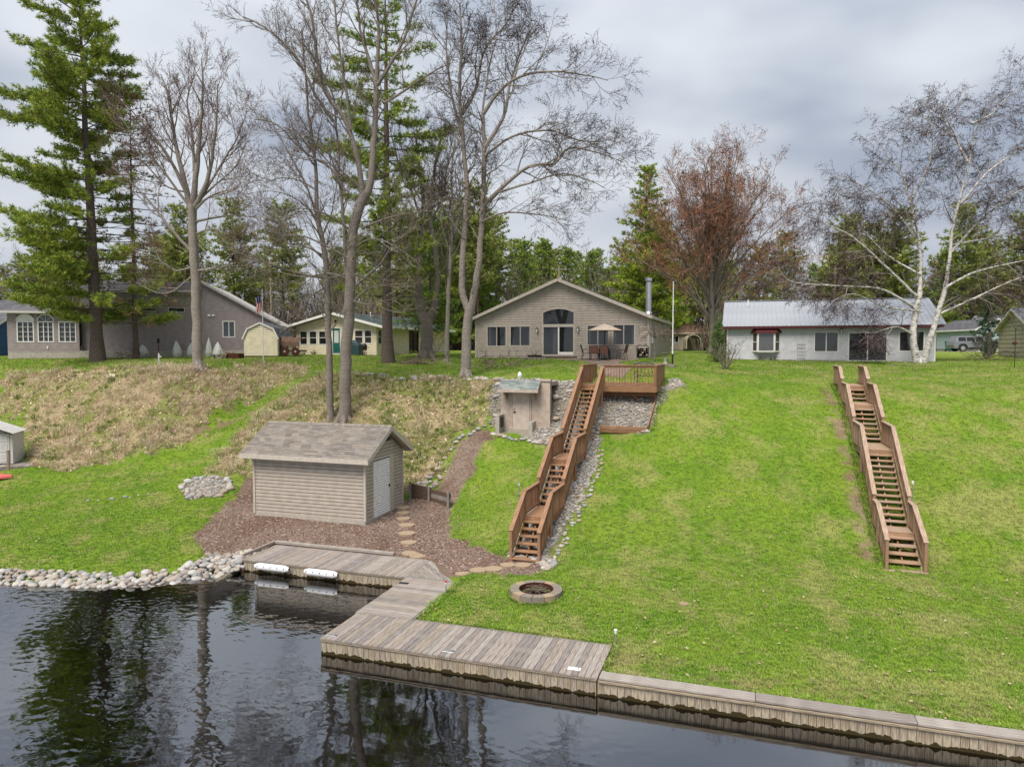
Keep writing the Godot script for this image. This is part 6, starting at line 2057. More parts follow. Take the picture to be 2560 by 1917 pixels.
# ---------------------------------------------------------------- pines
class Needles:
	var wood := Builder.new()
	var leaf := Builder.new()
	var r := RandomNumberGenerator.new()
	var long := 0.24
	var wide := 0.022
	var per := 9
	var tones: Array = []

	func tuft(at: Vector3, d: Vector3, size := 1.0) -> void:
		var k: Color = tones[r.randi() % tones.size()] * r.randf_range(0.75, 1.25)
		for i in per:
			var o := (d * 0.9 + Vector3(r.randf_range(-1, 1), r.randf_range(-0.75, 1), r.randf_range(-1, 1))).normalized()
			var side := o.cross(Vector3(r.randf_range(-1, 1), r.randf_range(-1, 1), r.randf_range(-1, 1))).normalized() * wide * size
			var p := at + o * long * 0.1
			leaf.tri_c(p - side, p + side, p + o * long * size * r.randf_range(0.75, 1.15), k)

	# a bough that reaches out and carries side shoots with tufts
	func bough(at: Vector3, d: Vector3, reach: float, rad: float, sag: float, leafy: float, thick: float) -> void:
		var n := maxi(4, int(reach / 0.5))
		var pts := PackedVector3Array([at])
		var radii := PackedFloat32Array([rad])
		var p := at
		var dir := d
		for i in n:
			var s := float(i + 1) / n
			dir = (dir + Vector3(r.randf_range(-1, 1), 0, r.randf_range(-1, 1)) * 0.09 + Vector3.UP * (sag * (s - 0.45))).normalized()
			p += dir * reach / n
			pts.push_back(p)
			radii.push_back(lerpf(rad, 0.012, s))
			if s < leafy: continue
			# side shoots in a flat spray
			var side := dir.cross(Vector3.UP).normalized()
			for q in int(thick * reach / n + r.randf()):
				var hand := 1.0 if r.randf() < 0.5 else -1.0
				var base := pts[i].lerp(p, r.randf())
				var o := (dir * r.randf_range(0.3, 0.9) + side * hand * r.randf_range(0.3, 1.0) + Vector3.UP * r.randf_range(-0.2, 0.65)).normalized()
				var l := reach * r.randf_range(0.12, 0.27) * (1.25 - s * 0.6)
				var m := maxi(1, int(l / 0.2))
				if l > 0.5: wood.tube(PackedVector3Array([base, base + o * l]), PackedFloat32Array([0.012, 0.006]), 3, Color.WHITE)
				for e in m: tuft(base + o * l * (e + 0.7) / m + Vector3(0, r.randf_range(-0.1, 0.14), 0), o, r.randf_range(0.8, 1.3))
		tuft(p, dir)
		wood.tube(pts, radii, 5, Color.WHITE)


# high, trunk radius, lowest bough, lowest leafy bough; reach(y as share of height, direction) -> metres
func pine(called: String, label: String, at: Vector3, high: float, rad: float, low: float, reach: Callable, opts := {}, group := "") -> Node3D:
	var n := Needles.new()
	n.r.seed = int(high * 100.0) + label.length()
	n.wood.tinted = true
	n.tones = opts.get("tones", [Color(0.23, 0.31, 0.045), Color(0.3, 0.37, 0.055), Color(0.15, 0.23, 0.035), Color(0.35, 0.39, 0.065)])
	n.long = opts.get("long", 0.26)
	n.wide = opts.get("wide", 0.021)
	n.per = opts.get("per", 9)
	var lean: Vector3 = opts.get("lean", Vector3.ZERO)
	var pts := PackedVector3Array()
	var radii := PackedFloat32Array()
	var m := 14
	for i in m + 1:
		var s := float(i) / m
		pts.push_back(Vector3(0, high * s - 0.2 * (1.0 - s), 0) + lean * s + Vector3(n.r.randf_range(-1, 1), 0, n.r.randf_range(-1, 1)) * 0.05 * (1.0 if i > 0 else 0.0))
		radii.push_back(rad * (1.0 - s * 0.96) * (1.35 if i == 0 else 1.0))
	n.wood.tube(pts, radii, 12 if rad > 0.2 else 6, Color.WHITE)
	var y := low
	var step: float = opts.get("step", 0.55)
	while y < high - 0.25:
		var s := y / high
		var count := n.r.randi_range(opts.get("few", 3), opts.get("many", 5))
		var t0 := n.r.randf() * TAU
		for i in count:
			var t := t0 + TAU * i / count + n.r.randf_range(-0.4, 0.4)
			var out := Vector3(cos(t), 0, sin(t))
			var l: Array = reach.call(s, out)        # length, share where leaves begin (over 1: dead), thickness
			var len_m: float = l[0] * n.r.randf_range(opts.get("uneven", 0.6), 1.18)
			if len_m < 0.15: continue
			var d: Vector3 = (out + Vector3.UP * (opts.get("rise", 0.1) + 0.55 * maxf(0.0, s - 0.75) * 4.0)).normalized()
			n.bough(Vector3(0, y + n.r.randf_range(-0.15, 0.15), 0) + lean * s, d, len_m, minf(0.06, 0.012 + len_m * 0.011), opts.get("sag", 0.12), l[1] + n.r.randf_range(-0.12, 0.12), l[2])
		y += step * n.r.randf_range(0.7, 1.3) * (1.0 - 0.4 * s)
	n.tuft(Vector3(0, high, 0) + lean, Vector3.UP)
	var o := thing(called, label, "tree", at, 0.0, group)
	part(o, "trunk", n.wood.mesh(), opts.get("bark", M.bark_pine))
	part(o, "crown", n.leaf.mesh(), M.needle)
	return o


func make_trees() -> void:
	var g := "bare trees on the bank"
	bare_tree("maple_tree", "bare grey maple with pink-tipped twigs standing before the large grey house", G(-31.1, 34.74), LIMBS_MAPLE_LEFT, M.bark_pale, func(q):
		q.up = 0.4; q.density = 1.95; q.spread = 0.72; q.twig_dark = Color(0.24, 0.145, 0.125)
		q.buds = [Color(0.42, 0.14, 0.13), Color(0.34, 0.13, 0.11)]; q.bud_share = 0.6; q.bud_size = 0.035)
	bare_tree("maple_tree", "tallest bare tree with a thick trunk rising behind the boat shed", G(-19.78, 32.48), LIMBS_MAPLE_TALL, M.bark_grey, func(q):
		q.up = 0.3; q.density = 1.95; q.spread = 0.75; q.twig_dark = Color(0.25, 0.2, 0.175); q.twig_pale = Color(0.36, 0.3, 0.25))
	bare_tree("slim_tree", "slender bare tree close beside the thick trunk behind the boat shed", G(-20.62, 32.52), LIMBS_SLIM_TREE, M.bark_grey, func(q):
		q.up = 0.2; q.density = 2.1; q.spread = 0.8; q.twig_dark = Color(0.27, 0.22, 0.185); q.twig_pale = Color(0.36, 0.3, 0.25))
	bare_tree("forked_tree", "stout bare tree forking low before the yellow cottage's patio door", G(-21.6, 46.61), LIMBS_FORKED_TREE, M.bark_grey, func(q):
		q.up = 0.35; q.density = 1.9; q.spread = 0.6)
	bare_tree("thin_tree", "thin straight bare tree between the forked tree and the taupe house", G(-18.66, 43.46), LIMBS_THIN_TREE, M.bark_pale, func(q):
		q.up = 0.4; q.density = 1.8; q.spread = 0.6)
	bare_tree("maple_tree", "pale two-stemmed maple whose dark boughs lean over the taupe house roof", G(-14.25, 35.69), LIMBS_LEANING_MAPLE, M.bark_pale, func(q):
		q.up = 0.12; q.density = 2.2; q.spread = 0.75; q.droop = 0.15; q.twig_dark = Color(0.13, 0.095, 0.09); q.twig_pale = Color(0.24, 0.195, 0.17)
		q.buds = [Color(0.12, 0.05, 0.055), Color(0.09, 0.06, 0.06)]; q.bud_share = 0.6; q.bud_size = 0.035)
	bare_tree("birch_tree", "white birch with two stems before the white metal-roofed house", G(10.75, 51.3), LIMBS_WHITE_BIRCH, M.bark_birch, func(q):
		q.up = 0.12; q.density = 2.45; q.spread = 0.78; q.droop = 0.5; q.barky = false; q.twig_dark = Color(0.15, 0.1, 0.095); q.twig_pale = Color(0.42, 0.37, 0.34)
		q.buds = [Color(0.07, 0.045, 0.045), Color(0.1, 0.07, 0.055)]; q.bud_share = 0.7; q.bud_size = 0.04)
	bare_tree("red_maple", "round-crowned maple hazed with orange-red buds behind the white house", P(-2.5, 63.5, 7.1), round_limbs(17.4, 0.44, 2.6, 30, 7.3, 3), M.bark_grey, func(q):
		q.up = 0.3; q.density = 1.75; q.spread = 0.75; q.short = 1.1; q.fine = 0.014; q.twig_dark = Color(0.55, 0.27, 0.16); q.twig_pale = Color(0.4, 0.3, 0.24)
		q.buds = [Color(0.78, 0.34, 0.15), Color(0.7, 0.26, 0.17), Color(0.8, 0.45, 0.22), Color(0.66, 0.26, 0.22)]; q.bud_share = 0.85; q.bud_size = 0.055)
	# the near pines
	pine("white_pine", "great white pine with layered green boughs at the edge of the grey house's yard", G(-41.4, 36.97), 26.0, 0.42, 2.6, func(s, out):
		var w: float = lerpf(6.2, 4.6, s / 0.6)
		if s > 0.6: w = lerpf(5.2, 2.6, pow((s - 0.6) / 0.4, 1.5))
		if out.x > 0.2: w *= 0.7
		var bare: float = 0.25 if out.x < 0.1 else (0.6 if s < 0.62 else 0.3)
		if s > 0.28 and s < 0.34 and out.x > -0.3: bare += 0.3
		return [w, bare, 24.0 if s < 0.24 or s > 0.34 else 17.0], {"step": 0.8, "few": 3, "many": 5, "rise": 0.14, "sag": 0.2, "lean": Vector3(-0.6, 0, 0), "per": 10, "wide": 0.022, "uneven": 0.35})
	pine("thin_pine", "thin sparse pine with mostly dead boughs standing beside the great pine", P(lot_of(Vector3(-26.7, 0, -50.5)).x, lot_of(Vector3(-26.7, 0, -50.5)).y, 7.0), 18.5, 0.2, 2.4, func(s, out):
		return [lerpf(3.6, 1.6, s), 0.6 if s < 0.8 else 0.35, 5.0], {"step": 0.6, "rise": -0.02, "sag": 0.08, "tones": [Color(0.13, 0.19, 0.04), Color(0.22, 0.18, 0.06), Color(0.26, 0.15, 0.08)]})
	pine("white_pine", "dark-trunked white pine towering behind the bare trees by the yellow cottage", G(-22.8, 43.1), 26.5, 0.38, 4.6, func(s, out):
		var w: float = 4.4 if s < 0.5 else lerpf(5.2, 1.5, (s - 0.5) * 2.0)
		return [w, 0.42, 21.0 if s > 0.22 else 9.0], {"step": 0.9, "few": 2, "many": 5, "rise": 0.1, "sag": 0.2, "per": 10, "wide": 0.022, "uneven": 0.35})
	pine("white_pine", "bushy young pine behind the forked tree", P(-22.5, 49.2, 6.95), 10.5, 0.16, 2.0, func(s, out):
		return [lerpf(3.0, 0.8, s), 0.25, 9.0], {"step": 0.5, "rise": 0.05, "tones": [Color(0.17, 0.27, 0.045), Color(0.22, 0.31, 0.05), Color(0.13, 0.22, 0.04)]})
	pine("white_pine", "bright yellow-green pine standing behind the taupe house roof", P(-10.0, 77.0, 7.2), 19.5, 0.35, 2.0, func(s, out):
		return [lerpf(5.4, 0.9, pow(s, 1.1)), 0.2, 8.5], {"step": 0.6, "rise": 0.18, "sag": 0.14, "long": 0.32, "wide": 0.034, "tones": [Color(0.29, 0.36, 0.035), Color(0.19, 0.27, 0.035), Color(0.36, 0.40, 0.045), Color(0.12, 0.2, 0.03)]})
	make_wood()


# says behind what a tree of the wood stands
func place_label(o: Node3D, kind: String, u: float) -> void:
	var behind := "left of the great white pine"
	if u > -0.62: behind = "behind the large grey house"
	if u > -0.36: behind = "behind the yellow cottage"
	if u > -0.1: behind = "behind the taupe house"
	if u > 0.2: behind = "beside the red maple"
	if u > 0.34: behind = "behind the white house"
	if u > 0.62: behind = "behind the tan garage"
	var look: String = {"red_pine": "tall bare-trunked pine", "bushy_pine": "bushy green pine", "bare_tree": "bare grey-brown tree"}[kind]
	o.set_meta("label", "%s in the wood %s" % [look, behind])
	o.set_meta("group", "%ss %s" % [look, behind])


# the wood behind the houses: a few kinds, each tree a thing of its own
func make_wood() -> void:
	var kinds := {}
	kinds["red_pine"] = [
		pine("red_pine", "tall bare-trunked pine in the wood behind the houses", P(-60, 90, 7.3), 17.0, 0.2, 7.0, func(s, _o): return [2.6 * (1.0 if s < 0.8 else 0.65), 0.25, 7.0], {"step": 0.6, "long": 0.36, "wide": 0.045, "per": 7, "rise": 0.2, "tones": [Color(0.25, 0.29, 0.07), Color(0.32, 0.34, 0.1), Color(0.18, 0.23, 0.05)], "bark": mat("bark_red_pine", lin(0.2, 0.12, 0.09), 0.95, "bark", Vector3(3, 0.6, 3), {"tint": true})}),
		pine("red_pine", "tall bare-trunked pine in the wood behind the houses", P(-56, 92, 7.3), 15.4, 0.18, 5.4, func(s, _o): return [2.9 * (1.0 if s < 0.75 else 0.6), 0.3, 6.0], {"step": 0.62, "long": 0.36, "wide": 0.045, "per": 7, "rise": 0.15, "tones": [Color(0.26, 0.29, 0.08), Color(0.34, 0.33, 0.11), Color(0.19, 0.23, 0.055)], "bark": M.bark_red_pine}),
	]
	kinds["bushy_pine"] = [
		pine("bushy_pine", "bushy green pine in the wood behind the houses", P(-52, 88, 7.3), 14.0, 0.22, 1.2, func(s, _o): return [lerpf(3.6, 0.8, s), 0.2, 7.5], {"step": 0.62, "long": 0.36, "wide": 0.045, "per": 7, "rise": 0.15, "tones": [Color(0.22, 0.3, 0.05), Color(0.28, 0.36, 0.06), Color(0.16, 0.24, 0.04)]}),
	]
	var soft := func(q) -> void:
		q.up = 0.45; q.density = 0.85; q.spread = 0.6; q.levels = 3; q.fine = 0.022; q.short = 1.2
		q.twig_dark = Color(0.3, 0.235, 0.19); q.twig_pale = Color(0.32, 0.27, 0.235)
		q.buds = [Color(0.42, 0.25, 0.18), Color(0.36, 0.27, 0.17)]; q.bud_share = 0.6; q.bud_size = 0.06
	kinds["bare_tree"] = [
		bare_tree("bare_tree", "bare grey-brown tree in the wood behind the houses", P(-48, 94, 7.3), made_limbs(14.0, 0.2, 3.5, 8, 4.0, 21), M.bark_grey, soft),
		bare_tree("bare_tree", "bare grey-brown tree in the wood behind the houses", P(-45, 90, 7.3), made_limbs(12.0, 0.16, 2.0, 9, 3.6, 22), M.bark_grey, soft),
	]
	var groups := {"red_pine": "tall pines of the wood", "bushy_pine": "bushy pines of the wood", "bare_tree": "bare trees of the wood"}
	for k in kinds:
		for o in kinds[k]:
			o.set_meta("base_name", k)
			o.set_meta("group", groups[k])
	var r := RandomNumberGenerator.new()
	r.seed = 31
	var counts := {}
	# x at a given depth, share of each kind, height factor
	for i in 220:
		var u := -0.84 + 1.68 * (i + r.randf()) / 220.0
		var d := r.randf_range(80.0, 118.0)
		if u > 0.3: d = r.randf_range(98.0, 135.0)
		if absf(u - 0.14) < 0.07: d = r.randf_range(92.0, 118.0)
		var pick := r.randf()
		var kind := "red_pine" if pick < 0.44 else ("bushy_pine" if pick < 0.55 else "bare_tree")
		if u > -0.1 and u < 0.2 and kind == "red_pine" and r.randf() < 0.5: kind = "bushy_pine"
		if u > 0.16 and u < 0.42 and r.randf() < 0.5: kind = "bare_tree"
		var list: Array = kinds[kind]
		var at := Vector3(u * d, 7.25, -d)
		var size := r.randf_range(0.72, 1.02) * (1.18 if u > -0.12 else 1.0)
		if not counts.has(kind): counts[kind] = 0
		counts[kind] += 1
		if counts[kind] <= list.size():
			var o: Node3D = list[counts[kind] - 1]
			o.position = at
			o.rotation.y = r.randf() * TAU
			place_label(o, kind, u)
		else:
			place_label(copy_of(list[r.randi() % list.size()], at, r.randf() * TAU, Vector3.ONE * size), kind, u)
	# brush under the trees
	var g := Grower.new()
	g.r.seed = 9
	g.wood.tinted = true
	g.twigs.tinted = true
	g.twigs.smooth = true
	g.up = 0.5; g.density = 1.1; g.levels = 3; g.fine = 0.022; g.short = 0.7; g.spread = 0.6
	g.twig_dark = Color(0.3, 0.23, 0.18); g.twig_pale = Color(0.36, 0.29, 0.23)
	g.buds = [Color(0.36, 0.27, 0.14), Color(0.27, 0.28, 0.09), Color(0.42, 0.26, 0.2)]
	g.bud_share = 0.7; g.bud_size = 0.09
	for i in 9:
		var t := TAU * i / 9.0
		var o := Vector3(cos(t), 0, sin(t))
		g.shoot(o * 0.2, (o * 0.55 + Vector3.UP).normalized(), 2.6, 0.03, 1)
	g.twigs.v.append_array(g.wood.v)
	g.twigs.n.append_array(g.wood.n)
	for i in g.wood.v.size(): g.twigs.c.push_back(Color(0.17, 0.13, 0.1))
	var where := []
	for i in 560:
		var u := -0.86 + 1.72 * r.randf()
		var d := r.randf_range(84.0, 125.0)
		if u > 0.3: d = r.randf_range(100.0, 135.0)
		where.append(Transform3D(Basis(Vector3.UP, r.randf() * TAU).scaled(Vector3.ONE * r.randf_range(1.0, 2.6)), Vector3(u * d, 7.2, -d)))
	scatter("undergrowth", g.twigs.mesh(), M.twig, where, PackedColorArray())
	tag(get_node("undergrowth"), "", "", "", "stuff")


# ---------------------------------------------------------------- small things
func at_depth(x: float, d: float, over := 0.0) -> Vector3:
	var q := lot_of(Vector3(x, 0, -d))
	return Vector3(x, ground(q.x, q.y) + over, -d)


func make_bunker() -> void:
	var y := 3.66
	var b := thing("cellar_entrance", "tan concrete cellar front with a door and small shingled awning in the stony bank", "cellar", P(-10.95, 32.0, y))
	var wall := PackedVector2Array([Vector2(0.0, -0.3), Vector2(2.42, -0.3), Vector2(2.42, 2.42), Vector2(0.0, 2.42)])
	part(b, "front_wall", prism(wall, 0.25), M.painted_concrete)
	slab(b, "coping", Vector3(1.78, 2.42, 0.05), Vector3(2.46, 2.52, -0.28), M.painted_concrete)
	slab(b, "roof_slab", Vector3(0.0, 2.2, -0.26), Vector3(2.4, 2.4, -1.6), M.concrete)
	slab(b, "wing_wall", Vector3(-0.02, -0.3, 0.75), Vector3(0.16, 0.85, 0.002), M.concrete)
	part(b, "wing_grille", bbox(Vector3(0.05, 0.5, 0.35), 0.02), M.dark_metal, Vector3(0.19, 0.5, 0.4))
	slab(b, "wing_wall", Vector3(1.55, -0.3, 0.6), Vector3(1.73, 0.55, 0.002), M.concrete)
	var d := part(b, "door", bbox(Vector3(0.84, 1.86, 0.06), 0.01), M.painted_door, Vector3(1.02, 0.97, 0.03))
	part(d, "handle", bbox(Vector3(0.12, 0.05, 0.07), 0.015), M.dark_metal, Vector3(-0.32, 0.0, 0.06))
	part(d, "lock", bbox(Vector3(0.05, 0.05, 0.03), 0.01), M.dark_metal, Vector3(-0.34, 0.12, 0.04))
	part(b, "door_frame", ring_mesh(0.53, -0.02, 1.51, 1.98, 0.06, 0.0, 0.05), M.painted_concrete)
	for x in [0.3, 1.72]:
		beam(b, "bracket", Vector3(x, 1.62, 0.03), Vector3(x, 1.98, 0.5), 0.08, 0.08, M.pale_timber)
		beam(b, "bracket", Vector3(x, 1.55, 0.03), Vector3(x, 1.98, 0.03), 0.08, 0.06, M.pale_timber)
	var up := Vector3(0, 0.42, -0.56).normalized()
	var roof := part(b, "awning", bbox(Vector3(1.95, 0.04, 0.7), 0.005), M.painted_concrete, Vector3(1.02, 2.22, 0.3), Basis(Vector3.RIGHT, Vector3(0, 0.8, 0.6), Vector3(0, -0.6, 0.8)))
	var inv := roof.transform.affine_inverse()
	shingles(roof, inv * Vector3(0.04, 2.04, 0.6), inv.basis * Vector3.RIGHT, inv.basis * up, 1.96, 0.72, 0.13, 0.26, [Color(0.36, 0.4, 0.38), Color(0.44, 0.47, 0.44), Color(0.3, 0.35, 0.34)])
	beam(b, "awning_fascia", Vector3(0.03, 1.98, 0.6), Vector3(2.01, 1.98, 0.6), 0.03, 0.14, M.painted_concrete)
	var l := thing("post_lamp", "white globe lamp standing on top of the cellar front", "lamp", P(-10.2, 32.6, y + 2.42))
	rod(l, "stem", Vector3(0, -0.05, 0), Vector3(0, 0.1, 0), 0.03, M.white_paint)
	part(l, "globe", lathe([Vector2(0.05, 0.1), Vector2(0.11, 0.16), Vector2(0.1, 0.3), Vector2(0.05, 0.4), Vector2(0.0, 0.43)], 12), M.white_paint)
	part(l, "band", lathe([Vector2(0.112, 0.19), Vector2(0.112, 0.22)], 12), M.dark_metal)


func make_stone_rows() -> void:
	stone_row("stone_edging", "row of flat pale stones edging the top of the grassy bank", line_spots([[-22.4, 37.2], [-20.2, 36.4], [-18.2, 35.75], [-16.0, 35.55], [-14.6, 35.2]], 0.36, 0.2, 0.42, 0.14, 3))
	stone_row("stone_edging", "line of rounded stones from the leaning maple to the cellar front", line_spots([[-14.1, 35.05], [-12.6, 34.7], [-11.3, 34.2]], 0.34, 0.24, 0.38, 0.08, 4))
	stone_row("stone_edging", "stones bordering the bank side of the mulch path below the cellar", line_spots([[-14.1, 28.7], [-13.2, 29.4], [-12.9, 30.4], [-12.6, 31.4], [-11.6, 32.1]], 0.22, 0.16, 0.3, 0.12, 5))
	stone_row("stone_edging", "curved row of stones below the cellar door above the green mound", line_spots([[-11.3, 31.5], [-10.2, 30.95], [-9.2, 30.75], [-8.2, 30.35], [-7.6, 30.5]], 0.24, 0.18, 0.3, 0.06, 6))
	stone_row("stone_edging", "stones lining the lawn side of the dark brown stairs", line_spots([[-5.75, 22.4], [-5.65, 24.0], [-5.5, 26.0], [-5.45, 28.0], [-5.75, 30.2]], 0.17, 0.1, 0.21, 0.12, 7))
	stone_row("stone_heap", "loose heap of pale stones behind the timber retaining wall", line_spots([[-13.9, 28.3], [-13.3, 28.6], [-12.9, 29.1], [-13.4, 29.0], [-13.8, 28.6], [-13.1, 28.2], [-12.7, 28.7]], 0.13, 0.16, 0.34, 0.18, 8))
	stone_row("stone_heap", "ring of larger stones round the gravel patch left of the boat shed", line_spots([[-24.1, 25.7], [-24.7, 26.9], [-24.0, 27.5], [-23.0, 27.5], [-22.3, 26.8], [-22.0, 25.7], [-22.9, 25.0], [-24.0, 25.6]], 0.24, 0.16, 0.38, 0.1, 9))
	stone_row("stone_heap", "small stones beside the back corner of the boat shed", line_spots([[-20.4, 26.3], [-19.6, 26.6], [-19.9, 26.2]], 0.16, 0.14, 0.26, 0.1, 10))
	stone_row("stone_edging", "thin broken line of stones in the lawn left of the boat shed", line_spots([[-27.2, 23.2], [-25.6, 24.4], [-24.6, 25.4]], 0.3, 0.08, 0.2, 0.1, 11))
	stone_row("stone_edging", "pale stones at the foot of the dark brown stairs", line_spots([[-5.9, 21.5], [-5.6, 21.9], [-5.8, 22.2], [-5.95, 21.8]], 0.12, 0.12, 0.22, 0.08, 12))
	stone_row("stone_heap", "larger stones dotted over the gravel beside the cellar", [[-8.5, 33.0, 0.4], [-7.9, 33.3, 0.32], [-8.3, 32.3, 0.36], [-8.6, 31.6, 0.34], [-11.6, 33.1, 0.32], [-11.4, 32.5, 0.28], [-11.7, 33.7, 0.3], [-8.0, 31.4, 0.26]])
	# stepping stones
	var one := [[-14.05, 27.45, 0.26, "stone step nearest the back of the shed door"], [-13.55, 26.75, 0.27, "stone step second along the shed door"], [-13.15, 26.05, 0.24, "stone step third from the shed's back corner"], [-12.8, 25.35, 0.26, "stone step fourth from the shed's back corner"], [-12.3, 24.65, 0.29, "stone step fifth from the shed's back corner"], [-11.9, 23.85, 0.29, "stone step in the middle of the curve towards the dock"], [-11.45, 23.1, 0.27, "stone step third from the dock"], [-11.0, 22.3, 0.28, "stone step second from the dock"]]
	for s in one:
		step_stone(s[0], s[1], s[2], "round tan " + s[3], "stepping stones from the shed to the dock")
	step_stone(-10.62, 22.1, 0.26, "round tan stone step closest to the dock's kerb", "stepping stones from the shed to the dock")
	var two := [[-8.35, 20.62, 0.2, "nearest the dock's tip"], [-7.95, 20.98, 0.26, "second from the dock's tip"], [-7.5, 21.16, 0.26, "third from the dock's tip"], [-7.15, 21.55, 0.23, "fourth from the dock's tip"], [-6.65, 21.6, 0.24, "right at the foot of the dark stairs"]]
	for s in two: step_stone(s[0], s[1], s[2], "tan stone step in the mulch %s" % s[3], "stepping stones from the dock to the stairs")
	step_stone(-1.44, 19.72, 0.12, "lone flat stone lying in the open lawn", "")


func step_stone(a: float, w: float, rad: float, label: String, group: String) -> void:
	if rad <= 0.0: return
	var r := RandomNumberGenerator.new()
	r.seed = int(a * 100) + int(w * 10)
	var o := PackedVector2Array()
	for i in 14:
		var t := TAU * i / 14.0
		o.push_back(Vector2(cos(t) * rad * r.randf_range(0.9, 1.1) * 1.12, sin(t) * rad * r.randf_range(0.9, 1.08)))
	var q := top("stepping_stone", prism(o, 0.07), M.sandstone, G(a, w, 0.045), Basis(Vector3.RIGHT, -PI / 2))
	tag(q, label, "stepping stone", group)


func make_retaining_wall() -> void:
	var p := [-13.78, 28.05]
	var q := [-11.42, 26.95]
	var o := thing("retaining_wall", "low retaining wall of dark weathered planks beside the boat shed", "wall", P(p[0], p[1], 0.9))
	var inv := o.transform.affine_inverse()
	for i in 4:
		var y := 1.05 + i * 0.19
		beam(o, "plank", inv * P(p[0], p[1], y), inv * P(lerpf(p[0], q[0], 0.52), lerpf(p[1], q[1], 0.52), y - 0.02), 0.05, 0.18, M.old_timber)
		beam(o, "plank", inv * P(lerpf(p[0], q[0], 0.525), lerpf(p[1], q[1], 0.525), y - 0.06), inv * P(q[0], q[1], y - 0.1), 0.05, 0.18, M.old_timber if i % 2 else M.dock_wood_2)
	for t in [0.02, 0.5, 0.97]:
		beam(o, "post", inv * P(lerpf(p[0], q[0], t) - 0.03, lerpf(p[1], q[1], t) - 0.07, 0.7), inv * P(lerpf(p[0], q[0], t) - 0.03, lerpf(p[1], q[1], t) - 0.07, 1.8 - 0.1 * t), 0.1, 0.09, M.dock_wood_2)


func make_fire_pit() -> void:
	var c := Vector2(-5.6, 19.5)
	var base := ground(c.x, c.y)
	var o := thing("fire_pit", "round fire pit of tan concrete blocks holding sticks on the lawn", "fire pit", P(c.x, c.y, base - 0.13))
	for row in 2:
		for i in 13:
			var t := TAU * (i + 0.5 * row) / 13.0
			var rad := 0.6
			var half := PackedVector2Array()
			for k in 4: half.push_back(Vector2(cos(lerpf(-0.23, 0.23, k / 3.0)) * 0.76, sin(lerpf(-0.23, 0.23, k / 3.0)) * 0.76))
			for k in range(3, -1, -1): half.push_back(Vector2(cos(lerpf(-0.225, 0.225, k / 3.0)) * 0.5, sin(lerpf(-0.225, 0.225, k / 3.0)) * 0.5))
			var m := prism(half, 0.155)
			part(o, "block", m, M.block if (i + row) % 3 else M.sandstone, Vector3(0, 0.16 + row * 0.16, 0), Basis(Vector3.UP, t) * Basis(Vector3.RIGHT, -PI / 2))
	part(o, "ash_bed", lathe([Vector2(0.0, 0.2), Vector2(0.3, 0.19), Vector2(0.51, 0.14)], 16), M.ash)
	part(o, "liner", lathe([Vector2(0.495, 0.05), Vector2(0.495, 0.34)], 24), M.rust)
	var r := RandomNumberGenerator.new()
	r.seed = 4
	for i in 26:
		var t := r.randf() * TAU
		var m := Vector3(r.randf_range(-0.2, 0.2), r.randf_range(0.2, 0.33), r.randf_range(-0.2, 0.2))
		var d := Vector3(cos(t), r.randf_range(-0.12, 0.12), sin(t)) * r.randf_range(0.15, 0.28)
		rod(o, "stick", m - d, m + d, r.randf_range(0.008, 0.018), M.stick, -1.0, 5)


func stake_light(a: float, w: float, high: float, label: String, m: Material, cap: Material) -> void:
	var o := thing("garden_light", label, "garden light", G(a, w))
	rod(o, "stake", Vector3(0, -0.1, 0), Vector3(0, high, 0), 0.015, M.steel, -1.0, 6)
	part(o, "lens", lathe([Vector2(0.02, high), Vector2(0.032, high + 0.03), Vector2(0.03, high + 0.09), Vector2(0.0, high + 0.1)], 10), m)
	part(o, "cap", lathe([Vector2(0.045, high + 0.09), Vector2(0.035, high + 0.12), Vector2(0.0, high + 0.135)], 10), cap)


# heaps of cut branches
func brush_pile(label: String, at: Vector3, wide: float, high: float, count: int, m: Material, leaf: Array) -> void:
	var r := RandomNumberGenerator.new()
	r.seed = count * 3 + int(wide * 10)
	var g := Grower.new()
	g.r.seed = count
	g.twigs.tinted = true
	g.twigs.smooth = true
	g.wood.tinted = true
	g.levels = 3
	g.density = 1.6
	g.up = 0.05
	g.short = 0.45
	g.fine = 0.012
	g.twig_dark = Color(0.2, 0.15, 0.11)
	g.twig_pale = Color(0.28, 0.22, 0.17)
	g.buds = leaf
	g.bud_share = 0.9
	g.bud_size = 0.05
	for i in count:
		var t := r.randf() * TAU
		var p := Vector3(r.randf_range(-1, 1) * wide * 0.4, r.randf() * high * 0.8 + 0.05, r.randf_range(-1, 1) * wide * 0.3)
		g.shoot(p, Vector3(cos(t), r.randf_range(-0.1, 0.45), sin(t) * 0.7).normalized(), r.randf_range(0.5, 1.1), 0.02, 1)
	g.twigs.v.append_array(g.wood.v)
	g.twigs.n.append_array(g.wood.n)
	for i in g.wood.v.size(): g.twigs.c.push_back(Color(0.22, 0.17, 0.13))
	var o := top("brush_pile", g.twigs.mesh(), M.twig, at)
	tag(o, label, "brush pile")


